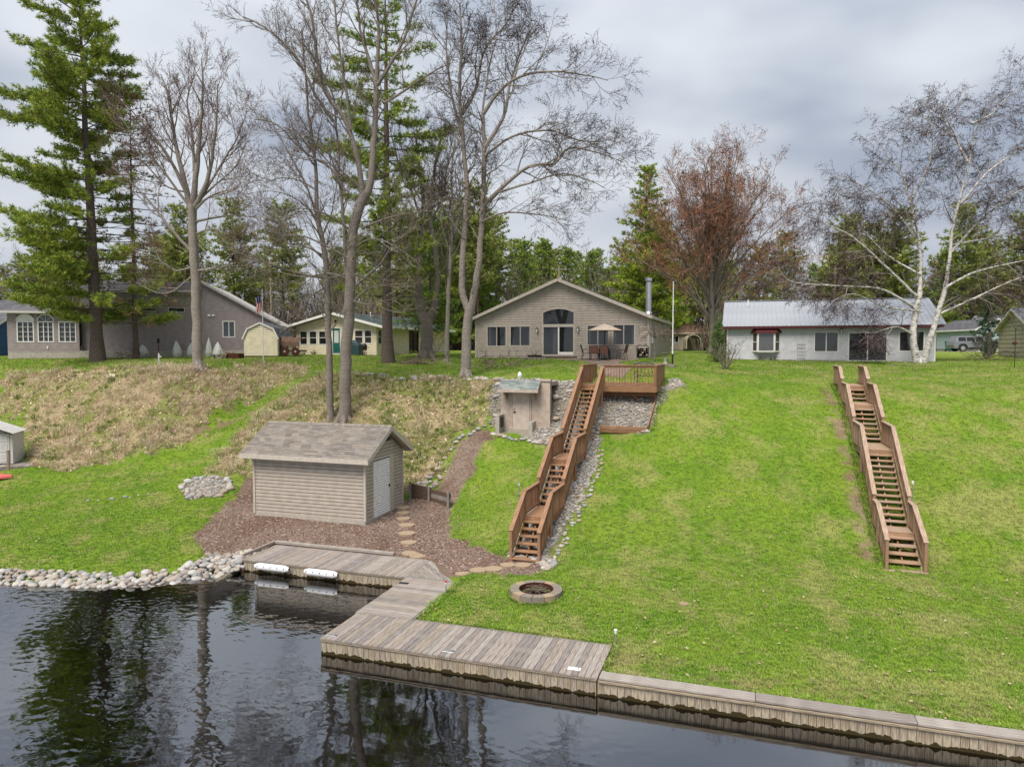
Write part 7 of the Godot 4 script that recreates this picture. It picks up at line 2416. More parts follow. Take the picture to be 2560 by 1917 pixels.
func shrub(called: String, label: String, at: Vector3, high: float, wide: float, stems: int, dark: Color, leaf: Array, droop := 0.0, trunk := 0.0, bud := 0.04) -> void:
	var g := Grower.new()
	g.r.seed = label.length() * 5
	g.twigs.tinted = true
	g.twigs.smooth = true
	g.wood.tinted = true
	g.levels = 3
	g.density = 2.0
	g.up = 0.25
	g.droop = droop
	g.short = high * 0.28
	g.fine = 0.012
	g.twig_dark = dark
	g.twig_pale = dark * 1.3
	g.buds = leaf
	g.bud_share = 0.9
	g.bud_size = bud
	if trunk > 0.0: g.wood.tube(PackedVector3Array([Vector3(0, -0.1, 0), Vector3(0.03, trunk * 0.5, 0), Vector3(0, trunk, 0)]), PackedFloat32Array([0.07, 0.055, 0.05]), 8, Color.WHITE)
	for i in stems:
		var t := TAU * (i + g.r.randf()) / stems
		var o := Vector3(cos(t), 0, sin(t))
		g.shoot(Vector3(0, trunk, 0) + o * 0.06, (o * wide / high * g.r.randf_range(0.4, 1.1) + Vector3.UP).normalized(), (high - trunk) * g.r.randf_range(0.7, 1.0), 0.025, 1)
	var t := thing(called, label, "shrub" if trunk == 0.0 else "tree", at, 0.0)
	part(t, "trunk" if trunk > 0.0 else "stems", g.wood.mesh(), M.bark_grey)
	part(t, "crown", g.twigs.mesh(), M.leafy)


func make_yard_things() -> void:
	# patio and path of pavers
	var patio := thing("patio", "tan paver patio and path between the taupe house and the deck", "patio", P(-9.0, 44.8, 6.95))
	var inv := patio.transform.affine_inverse()
	var variants := []
	for i in 3: variants.append(mat("paver_%d" % i, [lin(0.40, 0.31, 0.245), lin(0.36, 0.27, 0.215), lin(0.44, 0.35, 0.285)][i], 0.95, "speckle", Vector3(1.3, 1.3, 1.3), {"bump": 0.2}))
	var block := bbox(Vector3(0.39, 0.08, 0.39), 0.012)
	for i in range(-32, -12):
		for j in range(90, 116):
			var q := Vector2(i * 0.4, j * 0.4)
			if Geometry2D.is_point_in_polygon(q, patio_edge):
				part(patio, "paver", block, variants[rng.randi() % 3], inv * P(q.x, q.y, ground(q.x, q.y) + 0.005 + rr(-0.003, 0.003)))
	# low stone steps either side of the path
	for e in [[-6.0, 41.6, -3.6, 40.9, "low stacked-stone edging by the flagpole"], [-14.1, 45.0, -12.2, 44.9, "low block edging before the round planter"]]:
		var o := thing("stone_kerb", e[4], "kerb", P(e[0], e[1], ground(e[0], e[1])))
		var iv := o.transform.affine_inverse()
		for i in 6:
			var t := i / 6.0
			var u := (i + 0.96) / 6.0
			var y0 := ground(lerpf(e[0], e[2], t), lerpf(e[1], e[3], t))
			beam(o, "block", iv * P(lerpf(e[0], e[2], t), lerpf(e[1], e[3], t), y0 + 0.07), iv * P(lerpf(e[0], e[2], u), lerpf(e[1], e[3], u), y0 + 0.07), 0.28, 0.2, M.block, Vector3.UP, 0.02)
	var pl := thing("planter", "round dark planter with dry stalks beside the patio door", "planter", G(-13.2, 45.45))
	part(pl, "pot", lathe([Vector2(0.34, -0.05), Vector2(0.48, 0.22), Vector2(0.5, 0.28), Vector2(0.44, 0.28), Vector2(0.0, 0.2)], 18), M.ash)
	for i in 8: rod(pl, "stalk", Vector3(rr(-0.2, 0.2), 0.2, rr(-0.2, 0.2)), Vector3(rr(-0.4, 0.4), rr(0.45, 0.8), rr(-0.3, 0.3)), 0.01, M.stick, 0.004, 4)
	# table, umbrella, chairs
	var ty := ground(-8.4, 44.7) + 0.02
	var um := thing("patio_umbrella", "tan patio umbrella open over the glass-topped table", "umbrella", P(-8.36, 44.7, ty))
	rod(um, "pole", Vector3(0, 0, 0), Vector3(0, 2.2, 0), 0.022, M.dark_metal)
	part(um, "base", lathe([Vector2(0.0, 0.1), Vector2(0.08, 0.09), Vector2(0.24, 0.04), Vector2(0.24, 0.0)], 16), M.dark_metal)
	for i in 8:
		var t0 := TAU * i / 8.0
		var t1 := TAU * (i + 1) / 8.0
		var b := Builder.new()
		for k in 5:
			var r0 := 1.12 * k / 5.0
			var r1 := 1.12 * (k + 1) / 5.0
			var y := func(s: float) -> float: return 2.27 - 0.42 * pow(s / 1.12, 1.15)
			b.quad(Vector3(cos(t0) * r0, y.call(r0), sin(t0) * r0), Vector3(cos(t0) * r1, y.call(r1), sin(t0) * r1), Vector3(cos(t1) * r1, y.call(r1), sin(t1) * r1), Vector3(cos(t1) * r0, y.call(r0), sin(t1) * r0))
		part(um, "canopy_panel", b.mesh(), M.canvas_tan)
		rod(um, "rib", Vector3(cos(t0) * 0.03, 2.23, sin(t0) * 0.03), Vector3(cos(t0) * 1.1, 1.83, sin(t0) * 1.1), 0.01, M.dark_metal, -1.0, 5)
	part(um, "finial", lathe([Vector2(0.03, 2.24), Vector2(0.03, 2.32), Vector2(0.0, 2.35)], 8), M.canvas_tan)
	var tb := thing("patio_table", "dark patio table under the tan umbrella", "table", P(-8.36, 44.7, ty))
	part(tb, "top", lathe([Vector2(0.03, 0.72), Vector2(0.62, 0.72), Vector2(0.64, 0.705), Vector2(0.62, 0.69), Vector2(0.03, 0.69)], 24), M.dark_metal)
	for i in 4:
		var t := TAU * i / 4.0 + 0.5
		rod(tb, "leg", Vector3(cos(t) * 0.5, 0, sin(t) * 0.5), Vector3(cos(t) * 0.42, 0.69, sin(t) * 0.42), 0.02, M.dark_metal)
	var chair_at := [[-9.5, 44.5, TURN - 1.5, "dark sling patio chair at the left end of the table, turned sideways"], [-8.85, 43.95, TURN, "brown sling chair with its back to the lawn, left of the pair"], [-8.2, 43.95, TURN, "brown sling chair with its back to the lawn, right of the pair"], [-7.2, 44.5, TURN + 1.4, "dark sling patio chair tipped back at the right end of the table"]]
	for c in chair_at:
		var o := thing("patio_chair", c[3], "chair", P(c[0], c[1], ground(c[0], c[1]) + 0.02), c[2], "chairs round the patio table")
		# faces away from us: the backrest is on our side (+z)
		for x in [-0.26, 0.26]:
			pipe(o, "frame", [Vector3(x, 0, -0.28), Vector3(x, 0.42, -0.24), Vector3(x, 0.42, 0.2), Vector3(x, 0.95, 0.34)], 0.016, M.dark_metal)
			pipe(o, "leg", [Vector3(x, 0.42, 0.16), Vector3(x, 0.0, 0.3)], 0.016, M.dark_metal)
			pipe(o, "arm", [Vector3(x, 0.42, -0.22), Vector3(x, 0.64, -0.2), Vector3(x, 0.66, 0.22)], 0.014, M.dark_metal)
		beam(o, "backrest", Vector3(0, 0.46, 0.215), Vector3(0, 0.93, 0.335), 0.5, 0.015, M.sling_brown, Vector3(0, 0, 1))
		slab(o, "seat", Vector3(-0.25, 0.41, -0.24), Vector3(0.25, 0.43, 0.2), M.sling_brown)
		rod(o, "top_bar", Vector3(-0.26, 0.95, 0.34), Vector3(0.26, 0.95, 0.34), 0.016, M.dark_metal)
	# firewood rack
	var fr := thing("firewood_rack", "black hoop rack of split firewood by the taupe house corner", "firewood rack", P(-6.05, 45.4, ground(-6.05, 45.4) + 0.03))
	for z in [-0.16, 0.16]:
		pipe(fr, "hoop", [Vector3(-0.34, 0, z), Vector3(-0.36, 0.7, z), Vector3(-0.2, 0.86, z), Vector3(0.0, 0.8, z), Vector3(0.2, 0.86, z), Vector3(0.36, 0.7, z), Vector3(0.34, 0, z)], 0.016, M.dark_metal)
	for i in 5:
		for j in 5:
			if rng.randf() < 0.12: continue
			var p := Vector3(-0.26 + i * 0.13 + rr(-0.02, 0.02), 0.11 + j * 0.12, 0)
			rod(fr, "log", p - Vector3(0, 0, 0.2), p + Vector3(0, 0, 0.2), rr(0.05, 0.068), M.pale_timber if rng.randf() < 0.6 else M.stick, -1.0, 7)
	# birdbath, flagpole
	var bb := thing("birdbath", "pale stone birdbath beside the little weeping tree", "birdbath", G(-4.35, 42.6))
	part(bb, "pedestal", lathe([Vector2(0.17, 0.0), Vector2(0.15, 0.06), Vector2(0.08, 0.14), Vector2(0.07, 0.5), Vector2(0.12, 0.58)], 14), M.concrete)
	part(bb, "bowl", lathe([Vector2(0.05, 0.56), Vector2(0.26, 0.64), Vector2(0.3, 0.7), Vector2(0.26, 0.7), Vector2(0.0, 0.63)], 18), M.concrete)
	var fp := thing("flagpole", "bare white flagpole right of the taupe house", "flagpole", G(-3.8, 41.2))
	rod(fp, "lower_pole", Vector3(0, -0.1, 0), Vector3(0, 0.75, 0), 0.05, M.dark_metal)
	rod(fp, "pole", Vector3(0, 0.7, 0), Vector3(0, 4.75, 0), 0.038, M.white_paint, 0.024)
	part(fp, "finial", lathe([Vector2(0.0, 4.75), Vector2(0.045, 4.79), Vector2(0.0, 4.84)], 10), M.white_paint)
	shrub("weeping_tree", "little weeping tree with pinkish twigs before the taupe house corner", G(-5.1, 43.6), 2.6, 2.8, 14, Color(0.3, 0.2, 0.16), [Color(0.38, 0.22, 0.18), Color(0.34, 0.24, 0.16)], 1.5, 1.5)
	# flagpole with a flag on the neighbour's yard
	var fl := thing("flagpole", "tall white flagpole flying a flag before the cream garden shed", "flagpole", G(-30.8, 40.45))
	rod(fl, "pole", Vector3(0, -0.1, 0), Vector3(0, 4.75, 0), 0.035, M.white_paint, 0.025)
	part(fl, "finial", lathe([Vector2(0.0, 4.75), Vector2(0.05, 4.8), Vector2(0.0, 4.85)], 10), M.white_paint)
	var flag := thing("flag", "red, white and blue striped flag hanging limp from the tall flagpole", "flag", G(-30.8, 40.45) + Vector3(0, 3.55, 0), 0.0)
	# the cloth hangs in folds: stripes run along its length, here nearly upright
	var fold := func(s: float, t: float) -> Vector3:
		return Vector3(-0.06 - 0.4 * s - 0.05 * sin(t * 5.0 + s * 3.0), 0.95 - 1.05 * t - 0.25 * s, 0.09 * sin(s * 9.0 + t * 2.0))
	for k in 7:
		var b := Builder.new()
		for i in 8:
			var s0 := lerpf(k / 7.0, (k + 1) / 7.0, 0.0)
			var s1 := lerpf(k / 7.0, (k + 1) / 7.0, 1.0)
			var t0 := i / 8.0
			var t1 := (i + 1) / 8.0
			b.quad(fold.call(s0, t0), fold.call(s1, t0), fold.call(s1, t1), fold.call(s0, t1))
		part(flag, "stripe", b.mesh(), M.flag_red if k % 2 == 0 else M.flag_white)
	var cb := Builder.new()
	for i in 6:
		for j in 4:
			var e := Vector3(0, 0, 0.012)
			cb.quad(fold.call(i / 6.0 * 0.75, j / 4.0 * 0.42) + e, fold.call((i + 1) / 6.0 * 0.75, j / 4.0 * 0.42) + e, fold.call((i + 1) / 6.0 * 0.75, (j + 1) / 4.0 * 0.42) + e, fold.call(i / 6.0 * 0.75, (j + 1) / 4.0 * 0.42) + e)
	part(flag, "canton", cb.mesh(), M.flag_blue)
	# shrubs wrapped for the winter
	var wraps := [[-27.0, 52.2, 0.75, 1.05, "white cloth-wrapped shrub by the thin pine, leftmost of the wraps"], [-25.1, 53.3, 0.6, 1.3, "tall white cloth-wrapped shrub, second of the wraps from the thin pine"], [-24.0, 53.3, 0.62, 1.15, "white cloth-wrapped shrub just left of the bare maple trunk"], [-22.8, 53.4, 0.4, 1.5, "narrow white cloth-wrapped shrub half hidden by the bare maple trunk"], [-22.1, 53.3, 0.66, 1.2, "slanted white cloth-wrapped shrub right of the bare maple trunk"]]
	for i in wraps.size():
		var s: Array = wraps[i]
		var o := thing("wrapped_shrub", s[4], "wrapped shrub", at_depth(s[0], s[1]), 0.4 * i, "shrubs wrapped in white cloth")
		var b := Builder.new()
		var n := 14
		var tip := Vector3(0.15 * (i - 2) * 0.4, s[3], 0)
		var prev := PackedVector3Array()
		for k in 5:
			var y: float = s[3] * k / 4.0
			var rad: float = s[2] * 0.5 * [0.75, 1.05, 0.9, 0.55, 0.06][k]
			var ring := PackedVector3Array()
			for j in n:
				var t := TAU * j / n
				var f := 1.0 + 0.16 * sin(t * 5.0 + k * 0.8) + 0.07 * sin(t * 9.0)
				ring.push_back(Vector3(cos(t) * rad * f, y - 0.03, sin(t) * rad * f) + tip * Vector3(1, 0, 1) * (k / 4.0))
			if k:
				for j in n: b.quad(prev[j], ring[j], ring[(j + 1) % n], prev[(j + 1) % n])
			prev = ring
		part(o, "cloth", b.mesh(), M.cloth_white)
		part(o, "tie", lathe([Vector2(s[2] * 0.4, 0.1), Vector2(s[2] * 0.42, 0.14)], 12), M.stick)
	var lp := thing("lantern_stake", "dark lantern on a wooden stake before the grey house", "lantern", at_depth(-25.6, 51.5))
	rod(lp, "stake", Vector3(0, -0.1, 0), Vector3(0, 1.1, 0), 0.05, M.stick)
	part(lp, "lantern", lathe([Vector2(0.0, 1.1), Vector2(0.1, 1.12), Vector2(0.09, 1.36), Vector2(0.13, 1.38), Vector2(0.0, 1.5)], 6), M.dark_metal)
	var wp := thing("hydrant_post", "short pale standpipe post in the grass near the bare maple", "post", at_depth(-22.6, 45.5))
	rod(wp, "pipe", Vector3(0, -0.1, 0), Vector3(0, 0.72, 0), 0.06, M.plastic_grey)
	part(wp, "tap", bbox(Vector3(0.2, 0.09, 0.1), 0.02), M.plastic_grey, Vector3(0.1, 0.5, 0))
	# logs and rusty fire box on the neighbour's lawn
	var lg := thing("log_pile", "tumbled heap of pale cut logs beside the rusty fire box", "logs", at_depth(-20.6, 50.6))
	for i in 16:
		var p := Vector3(rr(-0.55, 0.55), 0.08 + 0.1 * (i % 4), rr(-0.3, 0.3))
		var t := rr(-0.9, 0.9)
		rod(lg, "log", p - Vector3(cos(t), 0.25, sin(t)) * 0.33, p + Vector3(cos(t), 0.25, sin(t)) * 0.33, rr(0.035, 0.06), M.pale_timber if i % 2 else M.dock_wood_3, -1.0, 6)
	var fb := thing("fire_box", "rust-brown steel fire box on the lawn before the grey house", "fire box", at_depth(-19.6, 50.4))
	for e in [[Vector3(-0.5, 0.02, -0.3), Vector3(0.5, 0.4, -0.27)], [Vector3(-0.5, 0.02, 0.27), Vector3(0.5, 0.4, 0.3)], [Vector3(-0.5, 0.02, -0.27), Vector3(-0.47, 0.4, 0.27)], [Vector3(0.47, 0.02, -0.27), Vector3(0.5, 0.4, 0.27)]]:
		slab(fb, "panel", e[0], e[1], M.rust)
	# things between the garden shed and the cottage
	var tp := thing("covered_trailer", "trailer and firewood under a sagging brown tarp beside the cream shed", "trailer", Vector3(-17.3, 7.1, -53.4), 0.0)
	var b := Builder.new()
	var gx := 8
	for i in gx:
		for j in 5:
			var q := func(x: int, z: int) -> Vector3:
				return Vector3(0.05 + 1.45 * x / gx, 1.42 - 0.1 * x / gx + 0.06 * sin(x * 1.9 + z) - (0.35 if z == 0 else 0.0), 0.5 - 0.4 * z)
			b.quad(q.call(i, j), q.call(i + 1, j), q.call(i + 1, j + 1), q.call(i, j + 1))
	for i in gx:
		var q0 := Vector3(0.05 + 1.45 * i / gx, 1.07 - 0.1 * i / gx + 0.06 * sin(i * 1.9), 0.5)
		var q1 := Vector3(0.05 + 1.45 * (i + 1) / gx, 1.07 - 0.1 * (i + 1) / gx + 0.06 * sin((i + 1) * 1.9), 0.5)
		b.quad(q0, q1, q1 - Vector3(0, 0.35 + 0.1 * sin(i * 2.0), -0.04), q0 - Vector3(0, 0.35 + 0.1 * sin((i - 1) * 2.0), -0.04))
	part(tp, "tarp", b.mesh(), M.tarp_brown)
	slab(tp, "bed", Vector3(0.1, 0.3, 0.4), Vector3(1.5, 0.4, -1.4), M.old_timber)
	slab(tp, "side_board", Vector3(-0.02, 0.15, 0.42), Vector3(0.08, 1.35, -1.4), M.tarp_green)
	for x in [0.4, 1.2]:
		var wheel := part(tp, "wheel", lathe([Vector2(0.0, -0.07), Vector2(0.3, -0.07), Vector2(0.32, 0.0), Vector2(0.3, 0.07), Vector2(0.0, 0.07)], 16), M.rust, Vector3(x, 0.3, 0.5), Basis(Vector3.RIGHT, PI / 2))
		part(wheel, "hub", lathe([Vector2(0.0, 0.09), Vector2(0.08, 0.08), Vector2(0.08, 0.06)], 10), M.steel)
	var gr := thing("covered_grill", "grill under a dark green tarp before the yellow cottage", "grill", P(-29.9, 50.9, ground(-29.9, 50.9)))
	var cover := Builder.new()
	var rings := []
	for k in 5:
		var ring := PackedVector3Array()
		for j in 16:
			var t := TAU * j / 16.0
			var f := [1.0, 0.93, 0.86, 0.72, 0.3][k] as float
			var sq := 1.0 / maxf(absf(cos(t)), absf(sin(t)))
			ring.push_back(Vector3(cos(t) * minf(sq, 1.25) * 0.62 * f * (1.0 + 0.06 * sin(t * 6.0)), [0.08, 0.45, 0.85, 1.08, 1.28][k] - 0.18 * maxf(0.0, cos(t)) * (k / 4.0), sin(t) * minf(sq, 1.25) * 0.36 * f))
		rings.append(ring)
	for k in 4:
		for j in 16: cover.quad(rings[k][j], rings[k + 1][j], rings[k + 1][(j + 1) % 16], rings[k][(j + 1) % 16])
	for j in range(1, 15): cover.tri(rings[4][0], rings[4][j], rings[4][j + 1])
	part(gr, "tarp", cover.mesh(), M.tarp_green)
	for x in [-0.4, 0.4]: rod(gr, "leg", Vector3(x, -0.05, 0), Vector3(x, 0.3, 0), 0.03, M.dark_metal)
	var sm := thing("wood_smoker", "small dark barrel smoker with side shelf beside the covered grill", "smoker", P(-29.0, 50.75, ground(-29.0, 50.75)))
	part(sm, "barrel", lathe([Vector2(0.0, 0.45), Vector2(0.2, 0.46), Vector2(0.24, 0.6), Vector2(0.24, 0.85), Vector2(0.12, 1.0), Vector2(0.0, 1.02)], 14), M.dark_metal)
	for i in 3: rod(sm, "leg", Vector3(0.2 * cos(i * 2.1), -0.03, 0.2 * sin(i * 2.1)), Vector3(0.16 * cos(i * 2.1), 0.5, 0.16 * sin(i * 2.1)), 0.02, M.rust)
	slab(sm, "shelf", Vector3(0.2, 0.68, 0.12), Vector3(0.5, 0.71, -0.12), M.dark_metal)
	# heaps of branches
	brush_pile("heap of brown twigs round the foot of the thin pine", at_depth(-26.9, 50.2), 2.6, 0.45, 26, M.twig, [Color(0.12, 0.13, 0.04)])
	brush_pile("tangled brush pile beside the leaning maple's trunk", G(-13.3, 38.4), 2.8, 0.7, 40, M.twig, [Color(0.2, 0.2, 0.05), Color(0.25, 0.2, 0.08)])
	brush_pile("low heap of leafy cut branches behind the dark-trunked pine", G(-19.6, 41.6), 2.6, 0.4, 30, M.twig, [Color(0.13, 0.19, 0.04), Color(0.18, 0.2, 0.05)])
	brush_pile("dry brush heap beside the tan garage", at_depth(32.0, 48.0), 2.2, 0.5, 24, M.twig, [Color(0.22, 0.12, 0.09)])
	var br := thing("cut_branches", "two long pale cut branches lying by the dark-trunked pine", "branches", G(-21.6, 42.3))
	pipe(br, "branch", [Vector3(0, 0.08, 0), Vector3(0.9, 0.2, -0.1), Vector3(1.9, 0.1, -0.3), Vector3(2.6, 0.05, -0.2)], 0.045, M.pale_timber)
	pipe(br, "branch", [Vector3(0.2, 0.1, 0.4), Vector3(1.1, 0.12, 0.2), Vector3(2.2, 0.08, 0.3)], 0.04, M.stick)
	var wb := thing("fallen_branch", "crooked pale branch fallen on the grass before the birch", "branch", G(9.2, 48.6))
	pipe(wb, "limb", [Vector3(-0.9, 0.05, 0.8), Vector3(-0.3, 0.12, 0.4), Vector3(0.2, 0.1, 0.3), Vector3(0.35, 0.3, -0.4)], 0.022, M.pale_timber)
	pipe(wb, "limb", [Vector3(0.1, 0.08, 0.3), Vector3(0.9, 0.06, 0.5), Vector3(1.6, 0.05, 0.3)], 0.015, M.pale_timber)
	# shrubs
	shrub("bare_shrub", "rust-tinged bare shrub against the yellow cottage's side wall", P(-25.6, 57.0, ground(-25.6, 57.0)), 2.3, 1.8, 14, Color(0.26, 0.17, 0.12), [Color(0.3, 0.2, 0.12)])
	shrub("young_shrub", "pale twiggy shrub with young leaves left of the white house", G(-0.95, 42.3), 1.9, 1.7, 16, Color(0.25, 0.21, 0.16), [Color(0.24, 0.25, 0.07), Color(0.3, 0.28, 0.1)])
	shrub("bare_shrub", "tall pale dry shrub before the tan garage's lap siding", at_depth(33.4, 50.0), 2.2, 1.6, 12, Color(0.36, 0.3, 0.23), [Color(0.34, 0.27, 0.2)])
	pine("small_spruce", "small dense green spruce at the white house's corner", P(-1.55, 47.5, ground(-1.55, 47.5)), 3.1, 0.06, 0.1, func(s, _o): return [lerpf(0.75, 0.1, s), 0.05, 16.0], {"step": 0.16, "long": 0.13, "wide": 0.012, "per": 8, "rise": 0.25, "tones": [Color(0.08, 0.17, 0.03), Color(0.12, 0.21, 0.035)]})
	pine("blue_spruce", "dark spruce between the parked car and the tan garage", at_depth(49.5, 74.0), 6.0, 0.1, 0.3, func(s, _o): return [lerpf(2.0, 0.15, s), 0.05, 10.0], {"step": 0.28, "long": 0.24, "wide": 0.026, "per": 8, "rise": 0.1, "tones": [Color(0.03, 0.07, 0.03), Color(0.045, 0.09, 0.035)]})
	for e in [[-35.0, 51.2, "small round yellowish shrub left of the cottage's front step"], [-34.0, 51.2, "small round yellowish shrub nearer the cottage's green door"]]:
		shrub("low_shrub", e[2], P(e[0], e[1], ground(e[0], e[1])), 0.45, 0.5, 12, Color(0.25, 0.18, 0.07), [Color(0.33, 0.22, 0.05), Color(0.26, 0.24, 0.06)])
	for e in [[1.25, 51.9, "small green shrub under the white house's bay window"], [1.95, 52.0, "low green plant right of the bay window's foot"]]:
		shrub("low_shrub", e[2], P(e[0], e[1], ground(e[0], e[1])), 0.42, 0.5, 14, Color(0.12, 0.16, 0.05), [Color(0.1, 0.19, 0.03), Color(0.14, 0.22, 0.04)])
	var df := thing("daffodils", "clump of pale yellow daffodils in the dry brush of the bank", "flowers", G(-36.2, 33.3))
	for i in 12:
		var p := Vector3(rr(-0.3, 0.3), 0, rr(-0.2, 0.2))
		var q := p + Vector3(rr(-0.12, 0.12), rr(0.28, 0.42), rr(-0.1, 0.1))
		rod(df, "stem", p - Vector3(0, 0.1, 0), q, 0.012, M.bin_green, 0.006, 4)
		part(df, "bloom", lathe([Vector2(0.07, 0.0), Vector2(0.02, 0.015), Vector2(0.03, 0.05)], 6), M.cream_siding, q, Basis(Vector3.RIGHT, 1.1))


func make_left_edge() -> void:
	var c := at_depth(-26.1, 37.0)
	var s := thing("plastic_shed", "pale grey plastic garden shed with panelled double doors at the lawn's edge", "shed", c + Vector3(-2.2, 0.12, 0.75), 0.3)
	var W := 2.3
	var D := 1.7
	var H := 1.62
	slab(s, "wall", Vector3(0, 0, -0.02), Vector3(0.12, H, 0.0), M.plastic_grey)
	slab(s, "wall", Vector3(W - 0.12, 0, -0.02), Vector3(W, H, 0.0), M.plastic_grey)
	slab(s, "wall", Vector3(W - 0.02, 0, -0.021), Vector3(W, H, -D), M.plastic_grey)
	slab(s, "wall", Vector3(0, 0, -0.021), Vector3(0.02, H, -D), M.plastic_grey)
	slab(s, "wall", Vector3(0.021, 0, -D), Vector3(W - 0.021, H, -D + 0.02), M.plastic_grey)
	part(s, "gable", prism(PackedVector2Array([Vector2(0, H), Vector2(W, H), Vector2(W * 0.5, H + 0.42)]), 0.03), M.plastic_grey)
	for k in 2:
		var x0 := 0.13 + k * (W * 0.5 - 0.125)
		var d := part(s, "door", bbox(Vector3(W * 0.5 - 0.14, H - 0.05, 0.03), 0.006), M.plastic_grey, Vector3(x0 + W * 0.25 - 0.07, H * 0.5, 0.0))
		for y in [-0.5, 0.05, 0.55]:
			for x in [-0.24, 0.24]:
				part(d, "panel", bbox(Vector3(0.36, 0.42 if y != 0.05 else 0.5, 0.025), 0.012), M.plastic_grey, Vector3(x, y, 0.018))
		part(d, "handle", bbox(Vector3(0.04, 0.16, 0.05), 0.01), M.steel, Vector3(0.44 if k == 0 else -0.44, 0.05, 0.03))
	for k in 2:
		var x := -0.12 if k == 0 else W + 0.12
		beam(s, "roof_panel", Vector3(x, H - 0.04, -D * 0.5 + 0.08), Vector3(W * 0.5, H + 0.48, -D * 0.5 + 0.08), D + 0.4, 0.04, M.plastic_grey)
		beam(s, "roof_edge", Vector3(x, H - 0.05, 0.3), Vector3(W * 0.5, H + 0.47, 0.3), 0.04, 0.06, M.dark_metal)
		for q in 3: beam(s, "roof_rib", Vector3(x, H, 0.0 - q * 0.5), Vector3(W * 0.5, H + 0.51, 0.0 - q * 0.5), 0.05, 0.02, M.plastic_grey)
	var pf := thing("shed_platform", "weathered plank platform under the plastic garden shed", "platform", c + Vector3(0, 0.06, 0.1), 0.3)
	for i in 15: slab(pf, "plank", Vector3(-2.4 + i * 0.24, -0.03, 0.75), Vector3(-2.4 + i * 0.24 + 0.225, 0.03, -1.3), M["dock_wood_%d" % (i % 5)])
	slab(pf, "skirt_board", Vector3(-2.4, -0.4, 0.74), Vector3(1.2, -0.035, 0.7), M.dock_wood_2)
	for e in [[0.22, 0.78, 0.9, "leaning grey wooden post at the platform's near corner"], [1.15, -0.35, 0.55, "short pale wooden post at the platform's far end"]]:
		var o := thing("mooring_post", e[3], "post", c + Vector3(e[0], -0.3, e[1]), 0.2)
		beam(o, "post", Vector3.ZERO, Vector3(0.03, e[2] + 0.3, 0), 0.11, 0.11, M.pale_timber)
		part(o, "cap", bbox(Vector3(0.13, 0.03, 0.13), 0.008), M.pale_timber, Vector3(0.03, e[2] + 0.315, 0))
	var k := thing("kayak", "faded red kayak hull lying on the grass before the plastic shed", "kayak", at_depth(-24.75, 34.6, 0.02), 0.2)
	var b := Builder.new()
	b.smooth = false
	var n := 12
	var prev := PackedVector3Array()
	for i in n + 1:
		var t := float(i) / n
		var wide := 0.36 * pow(sin(PI * clampf(t, 0.02, 0.98)), 0.7)
		var ring := PackedVector3Array()
		for j in 9:
			var s2 := PI * j / 8.0
			ring.push_back(Vector3(-3.4 + 3.6 * t, 0.02 + 0.32 * sin(s2) * pow(sin(PI * clampf(t, 0.04, 0.96)), 0.4) + 0.06 * pow(2.0 * t - 1.0, 2.0), cos(s2) * wide))
		if i:
			for j in 8: b.quad(prev[j], ring[j], ring[j + 1], prev[j + 1])
		prev = ring
	part(k, "hull", b.mesh(), M.red_hull)
	part(k, "keel_strip", bbox(Vector3(2.6, 0.03, 0.05), 0.01), M.red_hull, Vector3(-1.6, 0.35, 0))


